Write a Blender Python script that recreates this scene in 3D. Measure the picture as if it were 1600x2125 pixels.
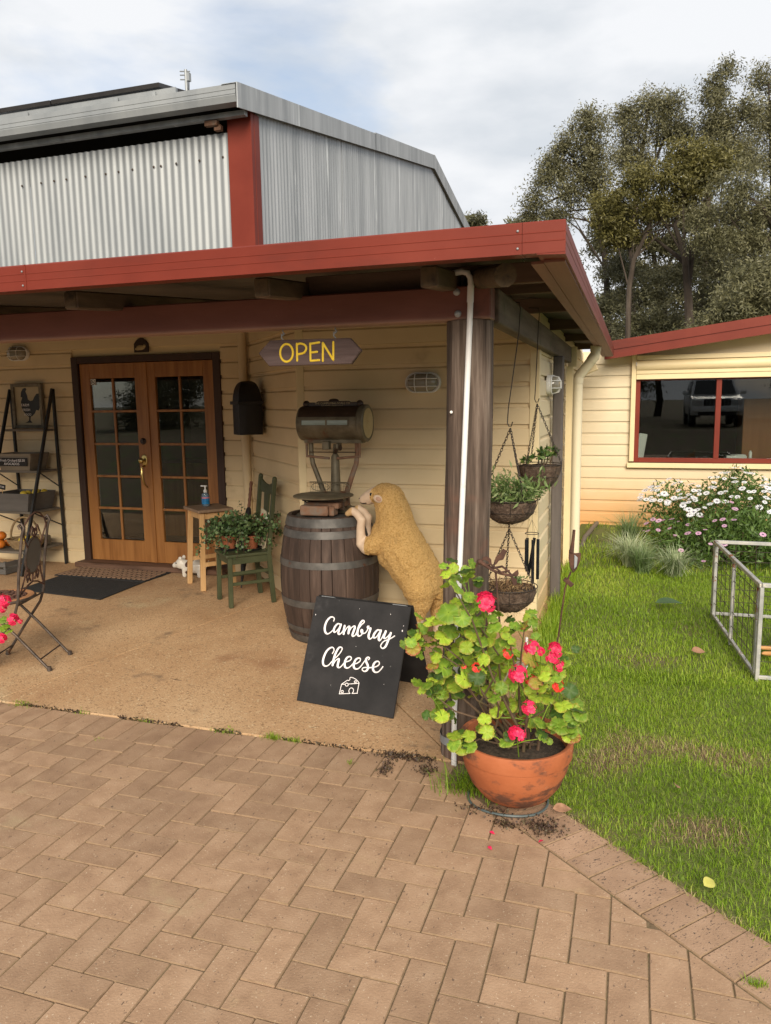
import bpy, bmesh, math, random
import numpy as np
from mathutils import Vector, Matrix

for o in list(bpy.data.objects):
    bpy.data.objects.remove(o, do_unlink=True)
S = bpy.context.scene
COL = S.collection
rnd = random.Random(11)
NR = np.random.default_rng(11)
R = math.radians

# ------------------------------------------------------------------ camera
cam_d = bpy.data.cameras.new('camera')
cam = bpy.data.objects.new('camera', cam_d)
COL.objects.link(cam)
cam_d.sensor_fit = 'HORIZONTAL'
cam_d.sensor_width = 36.0
cam_d.lens = 1581.68 / 1600 * 36.0
cam_d.clip_start = 0.05
cam_d.clip_end = 900
_p, _y, _r = 0.145152, -0.312983, -0.014945
_f = Vector((math.sin(_y)*math.cos(_p), math.cos(_y)*math.cos(_p), -math.sin(_p)))
_rt = Vector((math.cos(_y), -math.sin(_y), 0)); _up = _rt.cross(_f)
_r2 = _rt*math.cos(_r)+_up*math.sin(_r); _u2 = -_rt*math.sin(_r)+_up*math.cos(_r)
cam.matrix_world = Matrix(((_r2.x, _u2.x, -_f.x, 0.6023), (_r2.y, _u2.y, -_f.y, -2.2763), (_r2.z, _u2.z, -_f.z, 1.7008), (0, 0, 0, 1)))
S.camera = cam
S.render.resolution_x, S.render.resolution_y = 771, 1024

# ------------------------------------------------------------------ world: overcast daylight with a little blue between the clouds
SUN_EL, SUN_AZ = R(29), R(162)      # azimuth measured clockwise from +Y; sun stands behind the camera
W = bpy.data.worlds.new('World'); S.world = W; W.use_nodes = True
nt = W.node_tree; nt.nodes.clear()
def wn(t, **k):
    n = nt.nodes.new(t)
    for a, b in k.items(): setattr(n, a, b)
    return n
sky = wn('ShaderNodeTexSky', sky_type='NISHITA', sun_disc=False, sun_elevation=SUN_EL, sun_rotation=SUN_AZ)
tc = wn('ShaderNodeTexCoord'); mp = wn('ShaderNodeMapping'); mp.inputs['Scale'].default_value = (1.0, 1.0, 2.6); mp.inputs['Location'].default_value = (3.1, 0.6, 0.35)
nz = wn('ShaderNodeTexNoise'); nz.inputs['Scale'].default_value = 2.3; nz.inputs['Detail'].default_value = 7; nz.inputs['Roughness'].default_value = .52; nz.inputs['Distortion'].default_value = .25
rp = wn('ShaderNodeValToRGB'); rp.color_ramp.elements[0].position = .33; rp.color_ramp.elements[0].color = (.42, .42, .42, 1); rp.color_ramp.elements[1].position = .48; rp.color_ramp.elements[1].color = (1, 1, 1, 1)
nz2 = wn('ShaderNodeTexNoise'); nz2.inputs['Scale'].default_value = 4.2; nz2.inputs['Detail'].default_value = 8
rp2 = wn('ShaderNodeValToRGB'); rp2.color_ramp.elements[0].position = .38; rp2.color_ramp.elements[0].color = (.66, .70, .75, 1); rp2.color_ramp.elements[1].position = .58; rp2.color_ramp.elements[1].color = (.86, .875, .90, 1)
b1 = wn('ShaderNodeBackground'); b1.inputs['Strength'].default_value = .075
b2 = wn('ShaderNodeBackground'); b2.inputs['Strength'].default_value = .475
mx = wn('ShaderNodeMixShader'); wo = wn('ShaderNodeOutputWorld')
L = nt.links.new
L(tc.outputs['Generated'], mp.inputs['Vector']); L(mp.outputs[0], nz.inputs['Vector']); L(mp.outputs[0], nz2.inputs['Vector'])
L(nz.outputs['Fac'], rp.inputs[0]); L(nz2.outputs['Fac'], rp2.inputs[0])
L(sky.outputs[0], b1.inputs[0]); L(rp2.outputs[0], b2.inputs[0])
L(rp.outputs[0], mx.inputs[0]); L(b1.outputs[0], mx.inputs[1]); L(b2.outputs[0], mx.inputs[2]); L(mx.outputs[0], wo.inputs[0])

sd = bpy.data.lights.new('sun', 'SUN'); sd.energy = 2.45; sd.angle = R(34); sd.color = (1, .90, .75)
sun = bpy.data.objects.new('sun', sd); COL.objects.link(sun)
sdir = Vector((math.sin(SUN_AZ)*math.cos(SUN_EL), math.cos(SUN_AZ)*math.cos(SUN_EL), math.sin(SUN_EL)))
sun.rotation_euler = sdir.to_track_quat('Z', 'Y').to_euler()
vs = S.view_settings
vs.view_transform = 'Standard'; vs.look = 'None'; vs.gamma = 1; vs.use_curve_mapping = False; vs.exposure = 1.18

# ------------------------------------------------------------------ helpers
def V3(*a): return Vector(a)
def basis(x, y, z): return Matrix((x, y, z)).transposed()
def rotz(a): return Matrix.Rotation(a, 3, 'Z')
class MB:
    def __init__(s, o=(0, 0, 0)):
        s.v = []; s.f = []; s.m = []; s.o = Vector(o)
    def add(s, vs, fs, mi=0):
        n = len(s.v); s.v += [Vector(v) for v in vs]; s.f += [tuple(i+n for i in f) for f in fs]; s.m += [mi]*len(fs); return s
    def box(s, c, d, M=None, mi=0):
        c = Vector(c); a, b, h = d[0]/2, d[1]/2, d[2]/2
        P = [Vector((x, y, z)) for x in (-a, a) for y in (-b, b) for z in (-h, h)]
        if M is not None: P = [M @ p for p in P]
        return s.add([p+c for p in P], [(0, 1, 3, 2), (4, 6, 7, 5), (0, 4, 5, 1), (2, 3, 7, 6), (0, 2, 6, 4), (1, 5, 7, 3)], mi)
    def bb(s, x0, x1, y0, y1, z0, z1, mi=0):
        return s.box(((x0+x1)/2, (y0+y1)/2, (z0+z1)/2), (x1-x0, y1-y0, z1-z0), None, mi)
    def bar(s, a, b, w, t, up=(0, 0, 1), mi=0):
        a = Vector(a); b = Vector(b); d = b-a; l = d.length; d.normalize(); up = Vector(up)
        x = d.cross(up)
        if x.length < 1e-5: x = d.cross(Vector((1, 0, 0)))
        x.normalize(); y = x.cross(d)
        return s.box((a+b)/2, (w, l, t), basis(x, d, y), mi)
    def tube(s, pts, r, n=8, mi=0, cap=True, closed=False):
        P = [Vector(p) for p in pts]; k = len(P)
        rs = r if isinstance(r, (list, tuple)) else [r]*k
        prev = None; vs = []; fs = []
        for i, p in enumerate(P):
            if closed: t = P[(i+1) % k]-P[i-1]
            else: t = P[min(k-1, i+1)]-P[max(0, i-1)]
            t.normalize()
            if prev is None:
                x = t.cross(Vector((0, 0, 1)))
                if x.length < .05: x = t.cross(Vector((0, 1, 0)))
            else: x = prev-t*prev.dot(t)
            x.normalize(); prev = x; y = t.cross(x)
            for j in range(n):
                a = 2*math.pi*j/n; vs.append(p+(x*math.cos(a)+y*math.sin(a))*rs[i])
        for i in range(k if closed else k-1):
            i2 = (i+1) % k
            for j in range(n): fs.append((i*n+j, i*n+(j+1) % n, i2*n+(j+1) % n, i2*n+j))
        if cap and not closed: fs += [tuple(range(n))[::-1], tuple((k-1)*n+j for j in range(n))]
        return s.add(vs, fs, mi)
    def lathe(s, prof, c=(0, 0, 0), n=32, M=None, mi=0, caps=True):
        c = Vector(c); vs = []; fs = []; k = len(prof)
        for r, z in prof:
            for j in range(n):
                a = 2*math.pi*j/n; p = Vector((r*math.cos(a), r*math.sin(a), z)); vs.append((M @ p if M is not None else p)+c)
        for i in range(k-1):
            for j in range(n): fs.append((i*n+j, i*n+(j+1) % n, (i+1)*n+(j+1) % n, (i+1)*n+j))
        if caps:
            if prof[0][0] > 1e-4: fs.append(tuple(range(n))[::-1])
            if prof[-1][0] > 1e-4: fs.append(tuple((k-1)*n+j for j in range(n)))
        return s.add(vs, fs, mi)
    def prism(s, poly, e, mi=0):
        P = [Vector(p) for p in poly]; e = Vector(e); n = len(P)
        return s.add(P+[p+e for p in P], [tuple(range(n))[::-1], tuple(range(n, 2*n))]+[(i, (i+1) % n, n+(i+1) % n, n+i) for i in range(n)], mi)
    def ell(s, c, r, n=16, m=10, M=None, mi=0):
        prof = [(math.sin(math.pi*i/m), -math.cos(math.pi*i/m)) for i in range(m+1)]
        prof[0] = (1e-5, -1); prof[-1] = (1e-5, 1)
        D = Matrix.Diagonal(Vector(r)); MM = (M @ D) if M is not None else D
        return s.lathe(prof, c, n, MM, mi, caps=False)
    def mesh(s, name, bevel=0, recalc=True, seg=1):
        me = bpy.data.meshes.new(name)
        me.from_pydata([tuple(v-s.o) for v in s.v], [], s.f)
        me.polygons.foreach_set('material_index', s.m)
        if bevel or recalc:
            bm = bmesh.new(); bm.from_mesh(me)
            if recalc: bmesh.ops.recalc_face_normals(bm, faces=bm.faces)
            if bevel:
                es = [e for e in bm.edges if len(e.link_faces) == 2 and e.calc_face_angle(0) > .6]
                bmesh.ops.bevel(bm, geom=es, offset=bevel, segments=seg, profile=.6, affect='EDGES')
            bm.to_mesh(me); bm.free()
        me.update(); return me
    def build(s, name, mats, parent=None, smooth=False, bevel=0, label=None, seg=1, recalc=True):
        me = s.mesh(name, bevel, recalc, seg)
        return mk(name, me, mats, parent, smooth, label)
def mk(name, me, mats, parent=None, smooth=False, label=None):
    if mats is not None and not me.materials:
        for m in (mats if isinstance(mats, (list, tuple)) else [mats]): me.materials.append(m)
    if smooth:
        me.polygons.foreach_set('use_smooth', [True]*len(me.polygons))
        try: me.set_sharp_from_angle(angle=R(40 if smooth is True else smooth))
        except Exception: pass
    o = bpy.data.objects.new(name, me); COL.objects.link(o)
    if parent is not None: o.parent = parent
    if label: o['label'] = label
    return o
def inst(name, me, parent=None, M=None):
    o = bpy.data.objects.new(name, me); COL.objects.link(o)
    if parent is not None: o.parent = parent
    if M is not None: o.matrix_local = M
    return o
def thing(name, label, cat, loc=(0, 0, 0), rz=0, group=None):
    o = bpy.data.objects.new(name, None); COL.objects.link(o)
    o.empty_display_size = .1; o.location = loc; o.rotation_euler = (0, 0, rz)
    return tag(o, label, cat, group)
def tag(o, label, cat, group=None):
    o['label'] = label; o['category'] = cat
    if group: o['group'] = group
    return o
def struct(o): o['kind'] = 'structure'; return o
def stuff(o): o['kind'] = 'stuff'; return o
def npmesh(name, Vs, Fs, tint=None):
    """Vs (n,3), Fs (m,k): fast mesh; tint (n,) float stored as point colour attribute 'tint'"""
    me = bpy.data.meshes.new(name); k = Fs.shape[1]
    me.vertices.add(len(Vs)); me.vertices.foreach_set('co', np.asarray(Vs, np.float32).ravel())
    me.loops.add(Fs.size); me.loops.foreach_set('vertex_index', np.asarray(Fs, np.int32).ravel())
    me.polygons.add(len(Fs)); me.polygons.foreach_set('loop_start', np.arange(0, Fs.size, k, dtype=np.int32))
    try: me.polygons.foreach_set('loop_total', np.full(len(Fs), k, np.int32))
    except Exception: pass
    if tint is not None:
        a = me.attributes.new('tint', 'FLOAT', 'POINT'); a.data.foreach_set('value', np.asarray(tint, np.float32))
    me.update(calc_edges=True); me.validate(); return me
def leaves(P, size, aspect=.4, droop=0.0, up=0.0, tint=None, bend=.15):
    """diamond leaves at points P (n,3); returns verts, quads, tint"""
    n = len(P); d = NR.normal(size=(n, 3)); d[:, 2] = d[:, 2]*(1-.5*abs(droop))-droop*1.3+up; d /= np.linalg.norm(d, axis=1)[:, None]
    q = NR.normal(size=(n, 3)); w = np.cross(d, q); w /= np.linalg.norm(w, axis=1)[:, None]; nn = np.cross(d, w)
    s = size*NR.uniform(.65, 1.3, n); s = s[:, None]
    a = P; b = P+d*s*.5+w*s*aspect*.5+nn*s*bend; c = P+d*s; e = P+d*s*.5-w*s*aspect*.5+nn*s*bend
    Vs = np.stack([a, b, c, e], 1).reshape(-1, 3); Fs = np.arange(4*n).reshape(-1, 4)
    if tint is None: tint = NR.uniform(0, 1, n)
    return Vs, Fs, np.repeat(tint, 4)

# ------------------------------------------------------------------ materials (all procedural, surface colours, a few darkened to stand for shade)
def mat(name, cols, scale=4, detail=5, rough=.6, bump=0, bscale=60, metal=0, stretch=(1, 1, 1), span=(.3, .7), spots=None, rv=0, spec=.4, coord='pos', rot=None, dist=0, bdist=.004, zdirt=None, tint=None, transl=0, coat=0, bdetail=3):
    m = bpy.data.materials.new(name); m.use_nodes = True; t = m.node_tree; t.nodes.clear(); K = t.links.new
    def N(ty, **k):
        n = t.nodes.new(ty)
        for a, b in k.items():
            if a in n.inputs: n.inputs[a].default_value = b
            else: setattr(n, a, b)
        return n
    out = N('ShaderNodeOutputMaterial'); bs = N('ShaderNodeBsdfPrincipled')
    bs.inputs['Roughness'].default_value = rough; bs.inputs['Metallic'].default_value = metal; bs.inputs['Specular IOR Level'].default_value = spec
    if coat: bs.inputs['Coat Weight'].default_value = coat; bs.inputs['Coat Roughness'].default_value = .15
    if coord == 'pos': src = N('ShaderNodeNewGeometry').outputs['Position']
    else: src = N('ShaderNodeTexCoord').outputs['Object']
    mp = N('ShaderNodeMapping'); mp.inputs['Scale'].default_value = stretch
    if rot: mp.inputs['Rotation'].default_value = rot
    K(src, mp.inputs['Vector'])
    if coord == 'rnd' or rv:
        oi = N('ShaderNodeObjectInfo')
    if coord == 'rnd':
        ml = N('ShaderNodeMath', operation='MULTIPLY'); ml.inputs[1].default_value = 37.0; K(oi.outputs['Random'], ml.inputs[0])
        K(ml.outputs[0], mp.inputs['Location'])
    nz = N('ShaderNodeTexNoise', Scale=scale, Detail=detail, Roughness=.6, Distortion=dist); K(mp.outputs[0], nz.inputs['Vector'])
    rp = N('ShaderNodeValToRGB'); e = rp.color_ramp.elements
    for i, c in enumerate(cols):
        pos = span[0]+(span[1]-span[0])*i/max(1, len(cols)-1)
        el = e[i] if i < 2 else e.new(pos)
        el.position = pos; el.color = (*c, 1)
    if len(cols) == 1: e[1].position = .99; e[1].color = (*cols[0], 1)
    K(nz.outputs['Fac'], rp.inputs[0]); c = rp.outputs[0]
    def mixin(c, fac, col):
        x = N('ShaderNodeMix', data_type='RGBA'); K(fac, x.inputs[0]); K(c, x.inputs[6])
        if isinstance(col, tuple): x.inputs[7].default_value = (*col, 1)
        else: K(col, x.inputs[7])
        return x.outputs[2]
    for sp in (spots or []):
        col, sc, lo, hi = sp[:4]
        n2 = N('ShaderNodeTexNoise', Scale=sc, Detail=sp[4] if len(sp) > 4 else 4, Roughness=.65)
        mp2 = N('ShaderNodeMapping'); mp2.inputs['Scale'].default_value = sp[5] if len(sp) > 5 else (1, 1, 1); mp2.inputs['Location'].default_value = (sc*1.7, 3.1, 7.7)
        K(mp.outputs[0] if coord == 'rnd' and len(sp) < 7 else (N('ShaderNodeNewGeometry').outputs['Position'] if len(sp) > 6 else src), mp2.inputs['Vector']); K(mp2.outputs[0], n2.inputs['Vector'])
        r2 = N('ShaderNodeMapRange', interpolation_type='SMOOTHSTEP'); r2.inputs[1].default_value = lo; r2.inputs[2].default_value = hi; K(n2.outputs['Fac'], r2.inputs[0])
        c = mixin(c, r2.outputs[0], col)
    if zdirt:
        col, z0, z1, amt = zdirt
        sx = N('ShaderNodeSeparateXYZ'); K(N('ShaderNodeNewGeometry').outputs['Position'], sx.inputs[0])
        n3 = N('ShaderNodeTexNoise', Scale=2.2, Detail=5); K(N('ShaderNodeNewGeometry').outputs['Position'], n3.inputs['Vector'])
        ad = N('ShaderNodeMath', operation='MULTIPLY_ADD'); ad.inputs[1].default_value = -.35*(z0-z1); K(n3.outputs['Fac'], ad.inputs[0]); K(sx.outputs['Z'], ad.inputs[2])
        r3 = N('ShaderNodeMapRange', interpolation_type='SMOOTHSTEP'); r3.inputs[1].default_value = z0-.18*(z0-z1); r3.inputs[2].default_value = z1-.18*(z0-z1); r3.inputs[4].default_value = amt; K(ad.outputs[0], r3.inputs[0])
        c = mixin(c, r3.outputs[0], col)
    if tint:
        at = N('ShaderNodeAttribute', attribute_name='tint'); r4 = N('ShaderNodeValToRGB'); e4 = r4.color_ramp.elements
        for i, cc in enumerate(tint):
            el = e4[i] if i < 2 else e4.new(.5)
            el.position = i/(len(tint)-1); el.color = (*cc, 1)
        K(at.outputs['Fac'], r4.inputs[0]); c = r4.outputs[0]
    if rv:
        hs = N('ShaderNodeHueSaturation'); mr = N('ShaderNodeMapRange'); mr.inputs[3].default_value = 1-rv; mr.inputs[4].default_value = 1+rv
        K(oi.outputs['Random'], mr.inputs[0]); K(mr.outputs[0], hs.inputs['Value']); K(c, hs.inputs['Color']); c = hs.outputs[0]
    K(c, bs.inputs['Base Color'])
    if bump:
        n4 = N('ShaderNodeTexNoise', Scale=bscale, Detail=bdetail, Roughness=.6); K(mp.outputs[0], n4.inputs['Vector'])
        bp = N('ShaderNodeBump', Strength=bump, Distance=bdist); K(n4.outputs['Fac'], bp.inputs['Height']); K(bp.outputs[0], bs.inputs['Normal'])
    if transl:
        tr = N('ShaderNodeBsdfTranslucent'); K(c, tr.inputs[0]); ms = N('ShaderNodeMixShader'); ms.inputs[0].default_value = transl
        K(bs.outputs[0], ms.inputs[1]); K(tr.outputs[0], ms.inputs[2]); K(ms.outputs[0], out.inputs[0])
    else: K(bs.outputs[0], out.inputs[0])
    return m
def glassmat(name, tintc=(.75, .78, .76), f0=1.5, rough=.0, body=0.0, bodycol=(.05, .05, .05)):
    m = bpy.data.materials.new(name); m.use_nodes = True; t = m.node_tree; t.nodes.clear(); K = t.links.new
    out = t.nodes.new('ShaderNodeOutputMaterial'); tr = t.nodes.new('ShaderNodeBsdfTransparent'); tr.inputs[0].default_value = (*tintc, 1)
    gl = t.nodes.new('ShaderNodeBsdfGlossy'); gl.inputs['Roughness'].default_value = rough; gl.inputs[0].default_value = (1, 1, 1, 1)
    fr = t.nodes.new('ShaderNodeFresnel'); fr.inputs[0].default_value = f0
    ms = t.nodes.new('ShaderNodeMixShader'); K(fr.outputs[0], ms.inputs[0]); K(gl.outputs[0], ms.inputs[2])
    if body:
        df = t.nodes.new('ShaderNodeBsdfDiffuse'); df.inputs[0].default_value = (*bodycol, 1); m2 = t.nodes.new('ShaderNodeMixShader'); m2.inputs[0].default_value = body
        K(tr.outputs[0], m2.inputs[1]); K(df.outputs[0], m2.inputs[2]); K(m2.outputs[0], ms.inputs[1])
    else: K(tr.outputs[0], ms.inputs[1])
    K(ms.outputs[0], out.inputs[0]); return m
M = {}
M['cream'] = mat('cream_paint', [(.585, .450, .265), (.645, .505, .305), (.685, .54, .335)], 1.6, 6, .55, .12, 90, spots=[((.45, .33, .19), 2.2, .60, .80)])
M['cream_side'] = mat('cream_paint_side', [(.64, .52, .32), (.69, .57, .37), (.72, .60, .39)], 1.3, 6, .55, .1, 90, zdirt=((.62, .36, .13), .55, -.05, .75), spots=[((.52, .42, .26), 1.8, .60, .82)])
M['cream_far'] = mat('cream_paint_far', [(.57, .475, .32), (.62, .525, .365)], 1.3, 6, .55, .1, 90, zdirt=((.55, .275, .080), .95, -.08, .88), spots=[((.50, .39, .22), 1.5, .58, .82)])
M['trim'] = mat('cream_trim', [(.62, .49, .275), (.69, .56, .335)], 2, 5, .5, .06, 60)
M['pipecream'] = mat('cream_pipe', [(.62, .54, .37), (.70, .62, .45)], 2.5, 5, .42, .04, 60, stretch=(1, 1, .25))
M['red'] = mat('red_metal', [(.125, .0185, .0105), (.150, .024, .0135), (.175, .031, .018)], 1.6, 7, .48, .03, 40, spots=[((.36, .15, .11), 26, .71, .78), ((.085, .018, .012), 1.1, .56, .74, 6, (.35, .35, 1.5))], spec=.18)
M['redside'] = M['red']
M['beamred'] = mat('beam_red_paint', [(.115, .038, .026), (.165, .060, .043), (.085, .032, .023)], 2.5, 8, .7, .25, 40, stretch=(.25, 1, 1), spots=[((.075, .035, .025), 3.5, .60, .72), ((.42, .30, .22), 40, .72, .78)], zdirt=((.38, .27, .20), 2.066, 2.044, .45))
M['oldwood'] = mat('weathered_wood', [(.030, .020, .014), (.085, .058, .043), (.19, .145, .115)], 17, 9, .85, .9, 45, stretch=(2.2, 2.2, .12), span=(.32, .70), spots=[((.16, .065, .04), 1.6, .55, .72), ((.03, .022, .02), 2.3, .60, .75)])
M['beamwood'] = mat('dark_beam_wood', [(.045, .032, .022), (.10, .075, .055), (.14, .11, .08)], 8, 8, .85, .5, 30, stretch=(2, .15, 2), spots=[((.05, .055, .03), 4, .55, .7)])
M['rafter'] = mat('rafter_wood', [(.06, .04, .028), (.15, .10, .068)], 10, 7, .85, .5, 30, stretch=(1.5, .3, 1.5))
M['endgrain'] = mat('log_end', [(.045, .032, .021), (.10, .068, .036), (.025, .018, .012)], 14, 7, .85, .6, 40)
M['purlin'] = mat('purlin_wood', [(.085, .052, .036), (.15, .095, .066)], 8, 7, .8, .4, 30, stretch=(.15, 2, 2))
M['galv'] = mat('galvanised', [(.205, .218, .228), (.25, .263, .27), (.29, .302, .305)], 2.4, 8, .5, .03, 50, metal=.3, stretch=(1.5, 1.5, .3))
M['galvold'] = mat('galvanised_weathered', [(.24, .255, .265), (.34, .355, .365), (.44, .455, .465)], 3.0, 9, .55, .05, 50, metal=.4, stretch=(2.2, 2.2, .16), span=(.28, .72), spots=[((.66, .68, .68), 4, .60, .72, 5, (3, 3, .1))])
M['dark'] = mat('painted_shade', [(.012, .010, .009), (.02, .017, .014)], 3, 3, .9)  # near-black colour standing in for deep shade
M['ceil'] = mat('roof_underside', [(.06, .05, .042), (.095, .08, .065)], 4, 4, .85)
M['door'] = mat('varnished_door', [(.21, .080, .018), (.31, .130, .034), (.37, .165, .048)], 6, 8, .42, .12, 60, stretch=(3, 3, .22), span=(.3, .72), spec=.5)
M['doorframe'] = mat('dark_door_frame', [(.035, .018, .012), (.06, .030, .020)], 6, 6, .6, .2, 40, stretch=(2, 2, .3))
M['sill'] = mat('worn_sill', [(.07, .035, .02), (.15, .08, .05), (.10, .055, .035)], 6, 7, .7, .3, 40, stretch=(.3, 2, 2))
M['brass'] = mat('brass', [(.42, .30, .10), (.55, .42, .17)], 20, 4, .28, 0, metal=1)
M['black'] = mat('black_metal', [(.012, .012, .013), (.022, .021, .020)], 12, 4, .5, .1, 80)
M['blackrub'] = mat('black_rubber', [(.014, .014, .015), (.028, .027, .026)], 30, 5, .85, .6, 240, spots=[((.07, .055, .04), 6, .62, .8)])
M['white'] = mat('white_plastic', [(.70, .69, .66), (.78, .77, .75)], 3, 4, .38, 0)
M['pvc'] = mat('white_pipe', [(.62, .61, .60), (.74, .73, .72)], 3, 5, .35, .03, 60, stretch=(3, 3, .3), spots=[((.45, .40, .33), 6, .64, .8)])
M['lens'] = mat('frosted_lens', [(.22, .195, .15), (.30, .27, .21)], 5, 3, .15, 0, spec=.6)
M['glass'] = glassmat('window_glass')
M['bottle'] = glassmat('clear_plastic', (.80, .88, .95), 1.45, .05, .25, (.35, .5, .62))
M['tan'] = mat('light_wood', [(.42, .24, .095), (.55, .33, .145), (.60, .38, .18)], 7, 7, .55, .12, 50, stretch=(3, 3, .25))
M['stooltop'] = mat('stool_top_wood', [(.20, .13, .08), (.30, .20, .13)], 8, 6, .6, .15, 50, stretch=(.4, 3, 1))
M['green'] = mat('olive_paint', [(.034, .042, .018), (.052, .060, .027), (.065, .072, .034)], 5, 6, .5, .1, 60, spots=[((.16, .15, .10), 30, .70, .76)])
M['terra'] = mat('terracotta', [(.27, .072, .024), (.35, .102, .036), (.40, .13, .052)], 4, 7, .75, .18, 60, spots=[((.12, .048, .027), 4.5, .50, .60, 14, (1, 1, 1.9)), ((.46, .30, .19), 22, .68, .78), ((.22, .075, .035), 9, .58, .68, 6)])
M['terra2'] = mat('terracotta_small', [(.25, .07, .028), (.33, .11, .048)], 8, 6, .75, .15, 60)
M['soil'] = mat('potting_soil', [(.020, .014, .010), (.055, .038, .025), (.09, .065, .045)], 60, 6, .95, .8, 120, bdist=.01)
M['rust'] = mat('rusty_iron', [(.040, .020, .015), (.080, .038, .026), (.125, .060, .036)], 24, 7, .8, .4, 90, metal=.2)
M['rustgalv'] = mat('rusty_galvanised', [(.27, .27, .265), (.38, .375, .36), (.52, .49, .44)], 10, 7, .55, .15, 60, metal=.35, spots=[((.25, .085, .03), 7, .60, .66, 7), ((.68, .62, .50), 12, .60, .7)])
M['barrel'] = mat('barrel_oak', [(.028, .0165, .0115), (.052, .031, .022), (.098, .063, .047)], 7, 8, .72, .5, 40, stretch=(3, 3, .18), coord='rnd', rv=.22, span=(.32, .72), spots=[((.028, .016, .012), 3, .58, .72)])
M['barrelhead'] = mat('barrel_head', [(.06, .04, .03), (.11, .08, .06)], 9, 6, .7, .3, 50)
M['hoop'] = mat('barrel_hoop', [(.065, .062, .058), (.105, .098, .09), (.15, .138, .125)], 9, 7, .55, .15, 60, metal=.5, spots=[((.13, .055, .03), 7, .60, .70)])
M['scale'] = mat('scale_iron', [(.075, .060, .036), (.135, .112, .072), (.19, .162, .11)], 9, 7, .55, .15, 60, metal=.25, spots=[((.11, .045, .022), 6, .56, .68)])
M['scaledark'] = mat('scale_dark_lacquer', [(.030, .018, .012), (.055, .032, .020)], 9, 6, .35, .05, 60)
M['scalerust'] = mat('scale_rust', [(.11, .055, .032), (.20, .105, .062), (.17, .14, .11)], 13, 7, .75, .35, 60)
M['scaledial'] = mat('scale_dial_paper', [(.36, .27, .13), (.45, .35, .18)], 10, 4, .4, 0, spots=[((.22, .12, .05), 16, .64, .72)])
M['scaleglass'] = mat('scale_window', [(.24, .29, .26), (.32, .37, .33)], 12, 4, .15, 0, stretch=(1, 1, 8))
M['wool'] = mat('painted_fleece', [(.54, .29, .085), (.70, .415, .140), (.78, .50, .195)], 90, 4, .85, 1.0, 150, bdist=.02, span=(.33, .60), coord='obj', spots=[((.36, .19, .055), 5, .60, .75, 4, (1, 1, 1))])
M['skin'] = mat('painted_face', [(.55, .40, .28), (.64, .49, .36)], 14, 6, .6, .15, 60, spots=[((.40, .26, .17), 9, .62, .75)])
M['hoof'] = mat('painted_hoof', [(.45, .28, .13), (.55, .36, .18)], 14, 5, .6, .1, 60)
M['inky'] = mat('painted_eye', [(.01, .01, .012)], 3, 2, .2)
M['board'] = mat('chalkboard', [(.013, .0125, .013), (.021, .020, .0205), (.030, .028, .0285)], 5, 7, .58, .06, 120, spots=[((.055, .052, .053), 4, .60, .80, 7), ((.55, .53, .50), 70, .775, .80, 2)], spec=.2)
M['chalk'] = mat('white_lettering', [(.72, .68, .68), (.80, .77, .77)], 8, 4, .55, 0)
M['signwood'] = mat('sign_wood', [(.040, .024, .022), (.085, .055, .050), (.13, .09, .085)], 11, 8, .75, .5, 40, stretch=(.18, 2, 2.5))
M['yellow'] = mat('yellow_paint', [(.72, .48, .02), (.82, .60, .045)], 20, 5, .45, .1, 90)
M['coir'] = mat('coir_liner', [(.035, .022, .015), (.085, .055, .038), (.15, .105, .075)], 34, 7, .95, 1.0, 70, bdist=.015)
M['drygrass'] = mat('dry_blade', [(.3, .2, .1)], tint=[(.14, .085, .045), (.32, .235, .115), (.48, .40, .20)], rough=.8, transl=.2)
M['wire'] = mat('dark_wire', [(.03, .022, .018), (.06, .045, .035)], 40, 4, .6, 0, metal=.3)
M['leafdk'] = mat('jade_leaf', [(.05, .10, .03)], tint=[(.030, .060, .020), (.080, .14, .045), (.19, .27, .13)], rough=.35, transl=.15)
M['leafhb'] = mat('basket_leaf', [(.1, .2, .05)], tint=[(.060, .105, .025), (.14, .205, .060), (.27, .33, .14)], rough=.5, transl=.25)
M['leafsuc'] = mat('succulent_leaf', [(.1, .2, .05)], tint=[(.035, .085, .02), (.085, .16, .035), (.20, .24, .06)], rough=.4, transl=.2)
M['dry'] = mat('dry_moss', [(.2, .1, .05)], tint=[(.06, .035, .02), (.17, .095, .045), (.30, .21, .10)], rough=.9)
M['daisyleaf'] = mat('daisy_leaf', [(.1, .2, .05)], tint=[(.040, .080, .018), (.095, .165, .032), (.20, .27, .070)], rough=.5, transl=.25)
M['petalw'] = mat('white_petal', [(.78, .78, .82), (.85, .85, .88)], 4, 2, .5, 0, transl=.2)
M['petalp'] = mat('pink_petal', [(.62, .30, .50), (.74, .48, .64)], 9, 2, .5, 0, rv=.15, transl=.2)
M['daisyeye'] = mat('daisy_eye', [(.10, .08, .16)], 4, 2, .6)
M['grass'] = mat('grass_blade', [(.1, .2, .03)], tint=[(.110, .185, .012), (.255, .40, .022), (.47, .53, .085)], rough=.5, transl=.45)
M['sedge'] = mat('striped_blade', [(.3, .4, .2)], tint=[(.12, .19, .06), (.38, .45, .25), (.68, .70, .50)], rough=.5, transl=.3)
M['gum'] = mat('gum_leaf', [(.06, .06, .02)], tint=[(.070, .067, .032), (.142, .134, .064), (.25, .235, .125)], rough=.5, transl=.2)
M['wattle'] = mat('wattle_leaf', [(.1, .1, .02)], tint=[(.085, .078, .022), (.15, .135, .040), (.23, .205, .070)], rough=.5, transl=.25)
M['under'] = mat('understorey_leaf', [(.04, .05, .02)], tint=[(.065, .065, .033), (.115, .112, .056), (.18, .172, .09)], rough=.5, transl=.2)
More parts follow.
